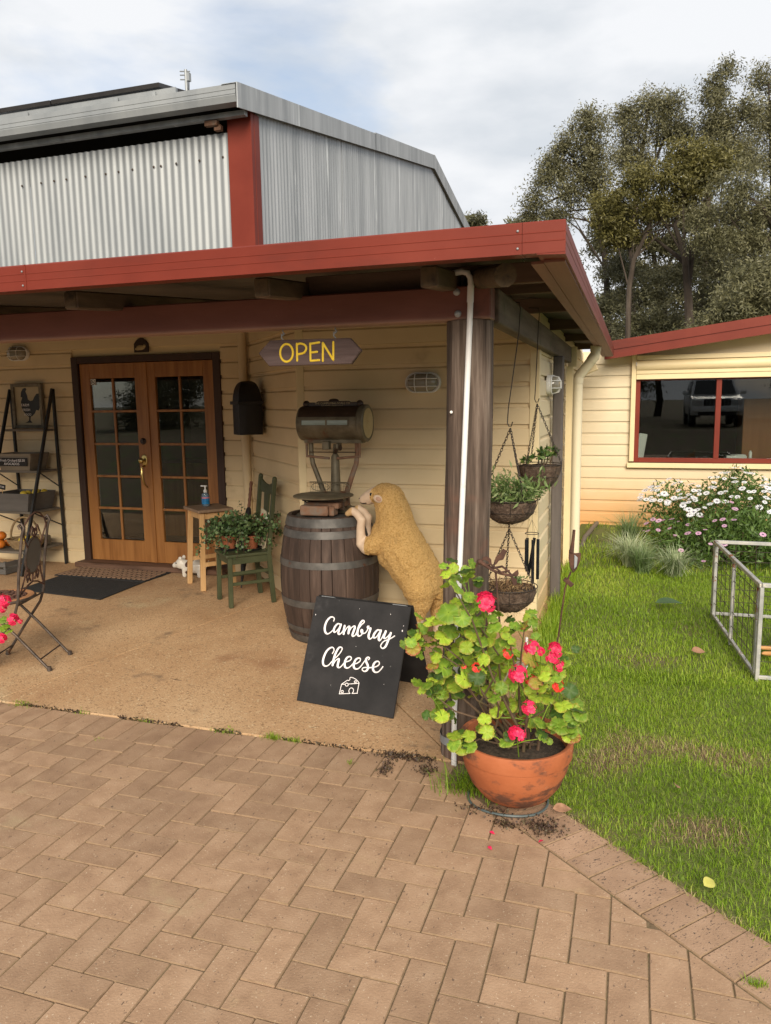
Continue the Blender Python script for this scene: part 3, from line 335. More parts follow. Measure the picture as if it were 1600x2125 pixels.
OPEN_STROKES=[[[-0.952,1.9329,0.0105],[-0.9526,1.9286,0.0105],[-0.9531,1.9243,0.0105],[-0.9541,1.9202,0.0105],[-0.9554,1.9162,0.0105],[-0.9572,1.9124,0.0105],[-0.9592,1.9088,0.0105],[-0.9615,1.9055,0.0105],[-0.9641,1.9025,0.0105],[-0.9669,1.8999,0.0105],[-0.9699,1.8976,0.0105],[-0.9731,1.8957,0.0105],[-0.9764,1.8942,0.0105],[-0.9798,1.8932,0.0105],[-0.9833,1.8926,0.0105],[-0.9868,1.8925,0.0105],[-0.9902,1.8928,0.0105],[-0.9937,1.8936,0.0105],[-0.997,1.8948,0.0105],[-1.0002,1.8965,0.0105],[-1.0033,1.8986,0.0105],[-1.0062,1.901,0.0105],[-1.0088,1.9038,0.0105],[-1.0111,1.907,0.0105],[-1.0132,1.9104,0.0105],[-1.015,1.9141,0.0105],[-1.0164,1.9181,0.0105],[-1.0175,1.9222,0.0105],[-1.0183,1.9264,0.0105],[-1.0187,1.9307,0.0105],[-1.0187,1.9351,0.0105],[-1.0183,1.9394,0.0105],[-1.0176,1.9437,0.0105],[-1.0166,1.9478,0.0105],[-1.0152,1.9518,0.0105],[-1.0134,1.9557,0.0105],[-1.0114,1.9592,0.0105],[-1.009,1.9625,0.0105],[-1.0064,1.9655,0.0105],[-1.0036,1.9681,0.0105],[-1.0006,1.9703,0.0105],[-0.9974,1.9722,0.0105],[-0.9941,1.9736,0.0105],[-0.9907,1.9746,0.0105],[-0.9872,1.9752,0.0105],[-0.9837,1.9753,0.0105],[-0.9803,1.9749,0.0105],[-0.9768,1.9741,0.0105],[-0.9735,1.9729,0.0105],[-0.9703,1.9712,0.0105],[-0.9673,1.9692,0.0105],[-0.9645,1.9667,0.0105],[-0.9619,1.9639,0.0105],[-0.9595,1.9608,0.0105],[-0.9575,1.9573,0.0105],[-0.9557,1.9537,0.0105],[-0.9542,1.9497,0.0105],[-0.9531,1.9457,0.0105],[-0.9525,1.9415,0.0105],[-0.9522,1.9372,0.0105],[-0.952,1.9329,0.0105]],[[-0.9302,1.9744,0.0105],[-0.931,1.8966,0.0105]],[[-0.9303,1.971,0.0105],[-0.9234,1.9729,0.0105],[-0.9166,1.9749,0.0105],[-0.9095,1.9753,0.0105],[-0.9016,1.9735,0.0105],[-0.8936,1.9702,0.0105],[-0.8874,1.9661,0.0105],[-0.8838,1.9611,0.0105],[-0.8821,1.9552,0.0105],[-0.8824,1.9491,0.0105],[-0.8849,1.9427,0.0105],[-0.8896,1.9362,0.0105],[-0.8961,1.9311,0.0105],[-0.9049,1.9282,0.0105],[-0.9156,1.9268,0.0105],[-0.9262,1.9253,0.0105]],[[-0.8148,1.9769,0.0105],[-0.8612,1.9719,0.0105]],[[-0.8611,1.9736,0.0105],[-0.8618,1.8929,0.0105]],[[-0.8618,1.8929,0.0105],[-0.8173,1.8949,0.0105]],[[-0.8588,1.9315,0.0105],[-0.8272,1.9338,0.0105]],[[-0.7989,1.891,0.0105],[-0.7965,1.9745,0.0105]],[[-0.7965,1.9745,0.0105],[-0.7457,1.8928,0.0105]],[[-0.7457,1.8928,0.0105],[-0.7435,1.9759,0.0105]]]
ROOSTER=[[-5.5918,1.882],[-5.5593,1.8921],[-5.5429,1.8776],[-5.5589,1.8528],[-5.5409,1.8096],[-5.536,1.7701],[-5.5066,1.7518],[-5.4702,1.7584],[-5.4488,1.7938],[-5.419,1.8254],[-5.3785,1.8319],[-5.3497,1.8101],[-5.341,1.7637],[-5.3555,1.7069],[-5.3722,1.6714],[-5.3837,1.6894],[-5.4054,1.6503],[-5.4357,1.6577],[-5.4571,1.6221],[-5.4913,1.5936],[-5.5144,1.5865],[-5.5225,1.5505],[-5.4986,1.5215],[-5.593,1.522],[-5.5554,1.5363],[-5.5405,1.5506],[-5.5372,1.5831],[-5.5668,1.6014],[-5.6073,1.6451],[-5.6291,1.6958],[-5.6284,1.7463],[-5.6059,1.7891],[-5.6276,1.7966],[-5.6179,1.8467]]
GERANIUM_LEAVES=[[-0.085,0.607,1.017,0.024],[-0.066,0.656,1.031,0.024],[-0.047,0.836,0.976,0.029],[-0.055,0.766,0.96,0.031],[-0.037,0.61,0.968,0.039],[-0.011,0.719,0.901,0.028],[-0.067,0.733,0.874,0.028],[-0.08,0.631,0.853,0.048],[-0.04,0.815,0.811,0.032],[-0.109,0.616,0.822,0.036],[0.019,0.705,0.807,0.037],[-0.062,0.745,0.743,0.032],[0.006,0.718,0.746,0.037],[-0.229,0.749,0.729,0.032],[-0.237,0.694,0.716,0.028],[-0.211,0.744,0.674,0.029],[-0.237,0.66,0.681,0.031],[-0.218,0.696,0.645,0.025],[-0.111,0.68,0.733,0.037],[-0.15,0.865,0.628,0.04],[-0.163,0.717,0.715,0.019],[-0.103,0.827,0.704,0.026],[0.112,0.59,0.82,0.03],[0.117,0.806,0.745,0.025],[0.075,0.7,0.74,0.037],[0.169,0.609,0.776,0.033],[0.005,0.791,0.68,0.032],[-0.079,0.878,0.651,0.026],[-0.007,0.646,0.711,0.031],[0.086,0.782,0.65,0.038],[0.02,0.675,0.665,0.028],[-0.049,0.817,0.599,0.039],[-0.099,0.811,0.626,0.033],[0.06,0.65,0.66,0.028],[0.081,0.846,0.543,0.043],[-0.138,0.79,0.564,0.046],[-0.085,0.798,0.596,0.026],[-0.168,0.711,0.595,0.026],[-0.173,0.823,0.496,0.04],[-0.129,0.861,0.474,0.047],[-0.011,0.613,0.588,0.037],[-0.012,0.852,0.477,0.03],[-0.07,0.706,0.514,0.032],[-0.183,0.678,0.521,0.026],[-0.211,0.695,0.486,0.019],[-0.158,0.693,0.475,0.029],[-0.152,0.76,0.432,0.026],[-0.13,0.708,0.478,0.026],[0.051,0.776,0.48,0.029],[0.134,0.643,0.553,0.028],[0.111,0.638,0.514,0.031],[0.135,0.819,0.41,0.04],[0.162,0.821,0.413,0.02],[0.098,0.761,0.517,0.026],[0.166,0.875,0.629,0.029],[0.225,0.646,0.823,0.024],[0.215,0.852,0.791,0.026],[0.258,0.634,0.834,0.021],[0.152,0.889,0.741,0.026],[0.232,0.78,0.638,0.038],[0.281,0.774,0.593,0.035],[0.251,0.891,0.629,0.026],[0.298,0.832,0.534,0.032],[0.346,0.833,0.573,0.029],[0.275,0.597,0.607,0.027],[0.332,0.698,0.542,0.028],[0.3,0.607,0.584,0.024],[0.271,0.642,0.53,0.028],[0.379,0.648,0.506,0.037],[0.396,0.855,0.396,0.04],[0.446,0.621,0.487,0.031],[0.372,0.62,0.435,0.04],[0.403,0.62,0.395,0.028],[0.423,0.62,0.392,0.025],[0.383,0.889,0.644,0.02],[0.368,0.807,0.625,0.026],[-0.113,0.648,0.405,0.032],[-0.163,0.754,0.361,0.026],[-0.128,0.806,0.331,0.027],[-0.051,0.597,0.314,0.032],[-0.023,0.62,0.29,0.032],[0.012,0.62,0.3,0.029],[-0.051,0.62,0.341,0.032],[0.08,0.62,0.371,0.031],[0.031,0.794,0.331,0.033],[0.161,0.62,0.342,0.031],[0.218,0.758,0.381,0.032],[0.293,0.643,0.427,0.028],[0.245,0.738,0.384,0.026],[0.304,0.62,0.372,0.019],[0.098,0.734,0.411,0.026],[0.143,0.752,0.599,0.025],[0.047,0.828,0.54,0.026],[0.028,0.706,0.593,0.019]]
GERANIUM_FLOWERS=[[0.095,0.526,0.942,0.043],[-0.038,0.689,0.818,0.028],[0.265,0.586,0.759,0.032],[0.334,0.757,0.7,0.034],[0.335,0.644,0.704,0.027],[0.207,0.642,0.627,0.04],[0.234,0.811,0.547,0.026],[0.036,0.646,0.632,0.022],[-0.01,0.632,0.638,0.011],[0.164,0.631,0.709,0.024],[0.355,0.674,0.581,0.028],[0.262,0.55,0.532,0.03],[0.205,0.62,0.387,0.037],[0.347,0.815,0.614,0.026],[0.283,0.7,0.708,0.018]]
TREES={'T1': [34,[[-1.53,13.79,0.94,0.84],[-2.02,12.86,0.74,0.95],[-1.3,12.39,0.94,1.15],[-1.79,11.64,0.85,0.85],[-3.04,12.17,0.75,0.75],[-2.74,12.74,0.53,0.42],[-3.24,11.38,0.75,0.64],[-3.87,10.62,0.65,0.65],[-4.18,9.82,0.54,0.54],[-2.39,10.69,0.96,0.64],[-2.79,9.91,0.86,0.64],[-1.17,11.18,0.74,0.84]],[[[-0.54,4.35,0.129],[-0.7,7.28,0.117],[-1.14,9.97,0.106],[-1.43,11.8,0.074],[-1.59,13.41,0.042]],[[-1.14,9.97,0.085],[-1.66,10.52,0.064],[-2.29,10.78,0.053],[-3.44,10.37,0.032]],[[-1.24,10.78,0.084],[-1.89,11.45,0.064],[-2.32,12.3,0.042],[-2.74,12.74,0.032]],[[-0.91,8.93,0.064],[-1.53,9.39,0.043],[-2.37,9.67,0.032]]]],'T2': [38,[[-0.11,15.03,0.69,0.8],[0.86,15.24,1.02,0.91],[1.82,15.22,0.9,0.79],[0.36,14.01,1.14,1.03],[1.65,14.08,1.25,1.02],[0.62,12.68,1.03,1.03],[2.49,14.09,0.67,0.79],[-0.27,13.21,0.69,0.92]],[[[0.47,4.6,0.166],[0.33,7.82,0.141],[0.44,11.39,0.116],[0.7,13.54,0.069],[0.87,15.02,0.045]],[[0.48,11.6,0.092],[1.26,12.83,0.068],[1.85,14.27,0.045]],[[0.44,11.39,0.069],[-0.05,12.97,0.046],[-0.13,14.5,0.028]]]],'T3': [36,[[3.68,15.59,0.63,0.52],[3.52,14.82,0.84,0.74],[3.96,13.79,0.95,0.95],[3.29,13.57,0.74,0.85],[4.39,12.74,1.05,1.05],[3.64,12.23,0.96,0.85],[4.91,13.87,0.73,0.73],[4.82,11.9,0.84,0.84]],[[[3.37,4.35,0.154],[3.49,7.32,0.13],[3.55,10.62,0.107],[3.7,13.02,0.063],[3.7,15.19,0.031]],[[3.59,11.02,0.085],[4.22,12.37,0.053],[4.83,13.68,0.031]]]],'T4': [40,[[6.12,16.54,0.73,0.68],[6.5,15.21,0.91,0.91],[5.93,14.2,0.92,1.03],[6.51,13.06,1.03,1.15],[7.07,14.29,1.14,1.37],[7.62,11.64,1.37,1.37]],[[[6.89,5.88,0.165],[6.77,10.18,0.116],[6.49,13.49,0.069],[6.19,16.11,0.034]]]],'T5': [30,[[2.49,10.82,1.08,0.72],[1.84,10.03,1.27,0.91],[0.64,9.62,1.11,0.83],[-0.22,8.99,1.03,0.94],[-0.75,8.32,0.85,0.85],[1.2,8.69,1.29,0.92],[2.55,9.27,1.09,0.91],[3.51,10.2,0.89,0.8],[0.17,7.89,0.84,0.66],[2.85,10.1,0.9,0.72]],[[[0.33,3.66,0.095],[0.32,5.88,0.094],[0.46,6.96,0.084],[0.96,8.0,0.056],[1.19,8.87,0.037]],[[0.43,6.87,0.075],[0.23,7.7,0.056],[-0.12,8.63,0.037]],[[2.64,3.58,0.168],[2.53,5.4,0.148],[2.31,6.84,0.11],[1.91,8.1,0.073],[2.37,9.63,0.036]],[[2.33,6.75,0.092],[1.41,7.61,0.046],[0.7,8.02,0.034]]]],'T6': [28,[[3.98,8.98,1.0,0.92],[4.64,7.8,0.92,1.0],[3.4,8.07,1.01,0.76],[4.38,7.02,1.01,0.67],[5.2,8.54,0.99,0.99],[3.12,7.44,0.77,0.6]],[[[5.72,4.66,0.134],[5.36,6.95,0.1],[4.63,8.12,0.067],[3.83,8.83,0.033]],[[5.36,6.95,0.083],[4.38,6.94,0.05],[3.13,7.11,0.034]]]],'T7': [33,[[-0.03,7.09,0.83,1.13],[1.17,6.22,1.02,1.13],[2.3,6.74,0.91,1.01],[3.63,6.08,1.1,1.3],[-0.48,5.5,0.83,1.04],[1.79,4.89,1.64,0.82],[3.2,7.65,1.0,0.9],[4.33,6.81,0.99,1.09],[0.43,4.85,1.24,0.83]],[[[1.93,3.79,0.082],[1.78,5.39,0.061],[1.35,6.6,0.041]],[[3.64,3.73,0.101],[3.63,5.3,0.08],[3.78,6.84,0.04]]]],'T8': [22,[[3.85,5.17,0.74,0.68],[3.46,4.4,0.89,0.68],[4.25,4.62,0.81,0.94],[3.24,3.82,0.82,0.55],[4.23,3.84,0.95,0.68],[2.61,3.64,0.56,0.35]],[[[4.11,2.51,0.068],[3.98,3.85,0.054],[3.87,4.91,0.027]]]],'T10': [44,[[-1.31,10.41,0.92,0.81],[-0.69,8.8,0.92,0.81],[-1.02,7.23,0.93,0.82],[-0.53,5.74,0.93,0.82],[-0.98,11.81,0.92,0.81],[0.04,10.31,0.91,0.81],[0.65,8.71,0.91,0.81],[0.34,7.16,0.92,0.81],[0.82,5.68,0.92,0.81],[0.35,11.69,0.91,0.8],[1.36,10.21,0.91,0.8],[1.97,8.63,0.91,0.8],[1.67,7.09,0.91,0.81],[2.15,5.63,0.91,0.81],[1.66,11.58,0.9,0.79],[2.66,10.11,0.9,0.79],[3.26,8.54,0.9,0.79],[2.98,7.02,0.9,0.8],[3.45,5.57,0.91,0.8],[2.95,11.47,0.89,0.79],[3.93,10.01,0.89,0.78],[4.53,8.46,0.89,0.79],[4.26,6.95,0.9,0.79],[4.74,5.52,0.9,0.79],[4.21,11.37,0.88,0.78],[5.19,9.92,0.88,0.78],[5.78,8.38,0.88,0.78],[5.52,6.88,0.89,0.78],[5.99,5.46,0.89,0.78],[5.46,11.26,0.87,0.77],[6.42,9.83,0.87,0.77],[7.01,8.3,0.87,0.77],[6.76,6.82,0.88,0.78],[7.23,5.41,0.88,0.78],[6.68,11.16,0.87,0.77],[7.63,9.74,0.87,0.76],[8.21,8.22,0.87,0.76],[7.97,6.75,0.87,0.77],[8.44,5.36,0.87,0.77],[7.88,11.05,0.86,0.76]],[[[1.78,3.92,0.163],[1.75,7.6,0.134],[1.23,10.98,0.093],[0.92,12.78,0.053]],[[1.75,7.6,0.107],[2.53,9.61,0.079],[3.68,11.54,0.039]]]],'T9': [46,[[-8.84,12.62,0.95,0.47],[-9.29,12.46,0.59,0.36],[-6.71,12.08,0.58,0.23]],[[[-8.77,10.77,0.089],[-8.78,12.47,0.059]]]]}
# ------------------------------------------------------------------ paving, slab, ground materials
M['paver'] = mat('clay_paver', [(.262, .160, .095), (.328, .207, .126), (.378, .248, .156)], 9, 9, .82, .7, 130, coord='rnd', rv=.12, span=(.30, .72), bdist=.0025,
                 spots=[((.50, .38, .26), 125, .66, .71, 2), ((.135, .088, .058), 85, .645, .70, 3, (1, .45, 1)), ((.37, .25, .145), 5, .60, .80), ((.245, .148, .090), .9, .56, .74, 6, (1, 1, 1), 1), ((.39, .29, .17), 1.7, .60, .75, 6, (1, 1, 1), 1)])
M['paveredge'] = mat('clay_paver_edging', [(.275, .170, .104), (.335, .212, .133), (.385, .25, .162)], 7, 8, .82, .6, 160, coord='rnd', rv=.09, bdist=.003,
                 spots=[((.085, .060, .044), 150, .615, .66, 2, (1, .38, 1)), ((.42, .33, .24), 210, .68, .73, 2)])
M['joint'] = mat('joint_sand', [(.085, .058, .030), (.17, .118, .066), (.12, .10, .04)], 30, 6, .95, .6, 120)
M['concrete'] = mat('porch_concrete', [(.39, .225, .112), (.47, .293, .156), (.54, .36, .205)], 1.4, 10, .82, .8, 90, span=(.30, .70), bdist=.006,
                    spots=[((.54, .43, .26), .9, .58, .74, 6), ((.32, .170, .085), 1.1, .57, .74, 6), ((.13, .082, .05), 11, .67, .72, 5, (.6, 1.9, 1)), ((.25, .15, .075), 75, .55, .66, 2), ((.62, .48, .30), 62, .62, .70, 2), ((.24, .155, .09), 2.6, .58, .70, 9)])
M['slabedge'] = M['concrete']
M['earth'] = mat('bare_earth', [(.06, .038, .023), (.105, .070, .043), (.16, .115, .07)], 6, 9, .95, .8, 60, spots=[((.085, .12, .028), 3, .50, .62)], bdist=.01)
M['lawnsoil'] = mat('lawn_thatch', [(.12, .105, .040), (.155, .135, .055), (.13, .17, .035)], 5, 9, .95, .7, 120, spots=[((.17, .115, .066), 2.1, .60, .66, 8)], bdist=.01)

UN = .1165
M['chamfer'] = mat('darkened_paver_arris', [(.16, .10, .056), (.26, .17, .10), (.20, .135, .07)], 24, 6, .9, .3, 120)  # edge faces coloured darker to offset the sun catching them
# ground sheet to the horizon
g = MB(); g.add([(-400, -400, -.075), (400, -400, -.075), (400, 400, -.075), (-400, 400, -.075)], [(0, 1, 2, 3)])
struct(g.build('ground', M['earth']))
# lawn thatch: gently uneven sheet right of the paving edge
def edge_t(x, y):   # signed distance beyond the outer side of the paving edge (positive = lawn)
    return (x-.456)*.663+(y-.643)*.748
def lawn_h(x, y):
    return .012*math.sin(x*2.1+.7)*math.cos(y*1.7)+.010*math.sin(x*5.3+y*3.1)-.012
def lawn_ok(x, y):
    if y < 1.06: return edge_t(x, y) > .005 and x > .30
    return x > .05
nx, ny = 150, 260
gx = np.linspace(-.02, 5.5, nx); gyy = np.linspace(-1.4, 11.0, ny)
vsx = [(x, y, lawn_h(x, y) if (edge_t(x, y) > .0 or y > 1.06) else -.05) for y in gyy for x in gx]
fsx = [(j*nx+i, j*nx+i+1, (j+1)*nx+i+1, (j+1)*nx+i) for j in range(ny-1) for i in range(nx-1)]
from mathutils import noise as mnoise
def bare_at(x, y):
    e = edge_t(x, y)
    return mnoise.noise(Vector((x*2.3+5., y*2.3, 5.)))+1.0*math.exp(-(((x-.58)/.22)**2+((y-1.30)/.36)**2))+.55*math.exp(-(((x-.95)/.22)**2+((y-.80)/.17)**2))+.8*math.exp(-(e/.045)**2)
lt = [min(1, max(0, (bare_at(x, y)-.30)*1.6+.5*mnoise.noise(Vector((x*31, y*31, 1))))) for x, y, z in vsx]
M['lawnsoil'] = mat('lawn_thatch', [(.1, .1, .04)], 5, 9, .95, .7, 120, bdist=.01, tint=[(.115, .135, .030), (.15, .115, .058), (.135, .085, .052)])
struct(mk('lawn_soil', npmesh('lawn_soil', np.array(vsx), np.array(fsx), lt), M['lawnsoil'], smooth=180))

# paving: bed as structure, every paver a piece
bed = MB(); bed.prism([(-6, -5, -.03), (1.9, -5, -.03), (1.9, -.62, -.03), (.40, .70, -.03), (.02, 1.055, -.03), (-6, 1.055, -.03)], (0, 0, .0245))
bed_o = struct(bed.build('paving', M['joint']))
def paver_mesh(w, d, h=.05, ch=.0028, name='paver', mt=None):
    m = MB(); m.bb(-w/2, w/2, -d/2, d/2, -h, 0); me = m.mesh(name, bevel=ch); me.materials.append(mt or M['paver']); me.materials.append(M['chamfer']); me.polygons.foreach_set('material_index', [1 if .15 < p.normal.z < .96 else 0 for p in me.polygons]); return me
PG = .0032
pm_full = [paver_mesh(2*UN-PG, UN-PG), paver_mesh(UN-PG, 2*UN-PG)]
IN_P, IN_D = Vector((.327, .483)), Vector((.748, -.663)).normalized()
IN_N = Vector((-IN_D.y, IN_D.x))        # points to the lawn
def side(x, y): return (x-IN_P.x)*IN_N.x+(y-IN_P.y)*IN_N.y
def clip(poly, fn):
    o = []
    for i in range(len(poly)):
        a, b = poly[i], poly[(i+1) % len(poly)]; fa, fb = fn(*a), fn(*b)
        if fa <= 0: o.append(a)
        if (fa < 0) != (fb < 0) and abs(fa-fb) > 1e-9:
            t = fa/(fa-fb); o.append((a[0]+(b[0]-a[0])*t, a[1]+(b[1]-a[1])*t))
    return o
def area(p): return abs(sum(p[i][0]*p[(i+1) % len(p)][1]-p[(i+1) % len(p)][0]*p[i][1] for i in range(len(p))))/2
def inview(x, y):     # ground seen by the photograph, with a margin
    a = (x+1.02)*(1.05+.81)-(y+.81)*(-2.84+1.02)         # right of the left frame edge
    b = (y+.81)-(x+1.02)*.305                               # above the bottom frame edge
    return a > -.45 and b > -.22
rest = MB(); cand = []
for b in range(-40, 9):
    for a in range(-45, 14):
        k = (a-b) % 4
        if k == 0: r4 = (a, a+2, b-1, b)
        elif k == 2: r4 = (a, a+1, b-2, b)
        else: continue
        x0, x1, y0, y1 = [q*UN for q in r4]
        x0 += PG/2; x1 -= PG/2; y0 += PG/2; y1 -= PG/2
        poly = [(x0, y0), (x1, y0), (x1, y1), (x0, y1)]
        pc = clip(poly, lambda x, y: y-(7*UN-PG/2))
        pc = clip(pc, lambda x, y: side(x, y)+.003) if pc else pc
        pc = clip(pc, lambda x, y: x-.13 if y > .62 else -1) if pc else pc
        if len(pc) < 3 or area(pc) < .0006: continue
        cx, cy = sum(p[0] for p in pc)/len(pc), sum(p[1] for p in pc)/len(pc)
        full = area(pc) > area(poly)*.985
        cand.append((cx, cy, k, full, pc, (x0+x1)/2, (y0+y1)/2))
npav = 0
for cx, cy, k, full, pc, mx_, my_ in cand:
    dz = rnd.uniform(-.0022, .0016)
    if inview(cx, cy) and npav < 255:
        npav += 1
        if full:
            Mx = Matrix.Translation((mx_, my_, dz)) @ Matrix.Rotation(rnd.gauss(0, .006), 4, 'Z') @ Matrix.Rotation(rnd.gauss(0, .004), 4, 'X') @ Matrix.Rotation(rnd.gauss(0, .004), 4, 'Y')
            inst('paver', pm_full[0 if k == 0 else 1], bed_o, Mx)
        else:
            m = MB((cx, cy, 0)); m.prism([(x, y, -.05) for x, y in pc], (0, 0, .05)); o = m.build('paver', [M['paver'], M['chamfer']], bed_o, bevel=.0026); o.data.polygons.foreach_set('material_index', [1 if .15 < p.normal.z < .96 else 0 for p in o.data.polygons]); o.location = (cx, cy, dz)
    else:
        rest.prism([(x, y, -.05+dz) for x, y in pc], (0, 0, .05))
# soldier course along the slab
pm_s = paver_mesh(UN-PG, 2*UN-PG)
for i in range(-48, 0):
    x = (i+.5)*UN-.14
    if x > -3.4: inst('paver', pm_s, bed_o, Matrix.Translation((x, 8*UN, rnd.uniform(-.002, .002))) @ Matrix.Rotation(rnd.gauss(0, .008), 4, 'Z'))
    else: rest.bb(x-UN/2+.002, x+UN/2-.002, 7*UN+.002, 9*UN-.002, -.05, 0)
# header edging beside the lawn
pm_e = paver_mesh(UN-PG, 2*UN-PG, mt=M['paveredge'])
ang = math.atan2(IN_D.y, IN_D.x)
for i in range(-3, 22):
    c = IN_P+IN_D*(i*UN+UN*.5)+IN_N*(UN+.003)
    if i < 11: inst('paver', pm_e, bed_o, Matrix.Translation((c.x, c.y, rnd.uniform(-.002, .003))) @ Matrix.Rotation(ang+rnd.gauss(0, .01), 4, 'Z') @ Matrix.Rotation(rnd.gauss(0, .006), 4, 'X'))
    else: rest.box((c.x, c.y, -.025), (UN-.004, 2*UN-.004, .05), rotz(ang))
stuff(rest.build('distant_pavers', M['paver'], bed_o))

# concrete porch slab in three panels with joints
slab = MB(); slab.prism([(-9, 1.075, -.09), (-.01, 1.075, -.09), (-.01, 4.6, -.09), (-9, 4.6, -.09)], (0, 0, .075))
slab_o = struct(slab.build('porch_slab', M['joint']))
for pl in ([(-9, 1.066), (-2.905, 1.066), (-2.325, 3.70), (-2.325, 4.6), (-9, 4.6)], [(-2.895, 1.066), (-.145, 1.066), (-1.93, 3.262), (-1.93, 4.6), (-2.315, 4.6), (-2.315, 3.70)], [(-.135, 1.066), (0.0, 1.066), (0.0, 4.6), (-1.92, 4.6), (-1.92, 3.265)]):
    m = MB(); m.prism([(x, y, -.10) for x, y in pl], (0, 0, .1005)); m.build('slab_panel', M['concrete'], slab_o, bevel=.0025)

# ------------------------------------------------------------------ weatherboard cladding
PITCH = .150
def board_mesh(l, name='board', h=PITCH):
    """board along +X, outside towards -Y, z from 0 to h"""
    prof = [(.006, 0), (-.0185, 0), (-.0185, .006), (-.016, .108), (-.011, .116), (-.002, .121), (-.002, .149), (.006, .149)]
    n = len(prof); vs = [(0, y, z) for y, z in prof]+[(l, y, z) for y, z in prof]
    fs = [(i, (i+1) % n, n+(i+1) % n, n+i) for i in range(n)]+[tuple(range(n)), tuple(range(n, 2*n))[::-1]]
    m = MB(); m.add(vs, fs); return m.mesh(name)
def clad(parent, p0, p1, z0, z1, mt, holes=(), zoff=0):
    """boards from p0 to p1 (outside on the right-hand side of p0->p1 reversed: towards -Y for +X runs); holes: (s0,s1,za,zb)"""
    p0 = Vector((p0[0], p0[1], 0)); p1 = Vector((p1[0], p1[1], 0)); d = p1-p0; Ln = d.length; a = math.atan2(d.y, d.x)
    cache = {}
    nrow = int(round((z1-z0)/PITCH))
    for r in range(nrow):
        z = z0+r*PITCH; segs = [(0, Ln)]
        for s0, s1, za, zb in holes:
            if za < z+PITCH*.55 and zb > z+PITCH*.45:
                ns = []
                for u, v in segs:
                    if s1 <= u or s0 >= v: ns.append((u, v)); continue
                    if s0 > u: ns.append((u, s0))
                    if s1 < v: ns.append((s1, v))
                segs = ns
        for u, v in segs:
            if v-u < .03: continue
            key = round(v-u, 3)
            if key not in cache:
                me = board_mesh(v-u); me.materials.append(mt); cache[key] = me
            q = p0+d.normalized()*u
            inst('board', cache[key], parent, Matrix.Translation((q.x, q.y, z)) @ Matrix.Rotation(a, 4, 'Z'))

shop = thing('shop_building', 'cream weatherboard shop behind the porch with glazed double doors', 'building', (-3, 4.42, 0))
SO = Vector((-3, 4.42, 0))
def sw(name, pts, z0, z1, mt=M['trim']):       # backing wall, coordinates local to shop
    m = MB(SO); m.prism([(x, y, z0) for x, y in pts], (0, 0, z1-z0)); return m.build(name, mt, shop)
# all walls reach the ground behind the slab; door hole left open
wl = MB(SO); wl.bb(-9, -4.93, 4.426, 4.52, -.05, 2.75); wl.bb(-3.26, -2.88, 4.426, 4.52, -.05, 2.75); wl.bb(-4.93, -3.26, 4.426, 4.52, 2.16, 2.75)
w1 = wl.build('wall', M['trim'], shop)
def loc2(p): return (p[0]-SO.x, p[1]-SO.y)
clad(w1, loc2((-8.0, 4.42)), loc2((-2.915, 4.42)), .02, 2.72, M['cream'], holes=[(8.0-4.964, 8.0-3.222, -.1, 2.19)])
w2 = sw('wall', [(-2.90, 4.426), (-1.872, 3.266), (-1.80, 3.33), (-2.83, 4.50)], -.05, 2.75)
clad(w2, loc2((-2.908, 4.424)), loc2((-1.872, 3.258)), .02, 2.72, M['cream'])
w3 = sw('wall', [(-1.872, 3.266), (-.066, 3.266), (-.066, 3.36), (-1.872, 3.36)], -.05, 2.75)
clad(w3, loc2((-1.865, 3.26)), loc2((-.075, 3.26)), .02, 2.72, M['cream'])
w4 = MB(SO)
w4.bb(-.16, -.062, 3.28, 6.30, -.1, 2.35); w4.bb(-.16, -.062, 6.30, 8.0, -.1, .86); w4.bb(-.16, -.062, 6.30, 8.0, 2.0, 2.35); w4.bb(-.16, -.062, 8.0, 8.40, -.1, 2.35)
w4 = w4.build('wall', M['trim'], shop)
clad(w4, loc2((-.056, 3.285)), loc2((-.056, 8.36)), -.08, 2.32, M['cream_side'], holes=[(6.22-3.285, 8.05-3.285, .84, 2.0)])
# corner trims
for x, y, a, w in ((-.062, 3.262, 0, .07), (-1.87, 3.252, R(22), .062)):
    m = MB(SO); m.box((x, y, 1.33), (w, .05, 2.76), rotz(a)); m.build('corner_trim', M['trim'], shop, bevel=.004)
m = MB(SO); m.bb(-.08, -.030, 3.30, 3.345, -.05, 2.34); m.build('corner_trim', M['cream_side'], shop, bevel=.004)
m = MB(SO); m.tube([(-2.965, 4.375, .03), (-2.965, 4.375, 2.55)], .042, 14); dp = m.build('downpipe', M['cream'], shop, smooth=True)
m = MB(SO); m.tube([(-2.965, 4.375, 1.32), (-2.965, 4.375, 1.37)], .046, 14); m.build('collar', M['cream'], dp, smooth=True)
m = MB(SO); m.bb(-1.868, -.08, 3.235, 3.262, .004, .05); m.build('base_trim', M['cream'], shop)

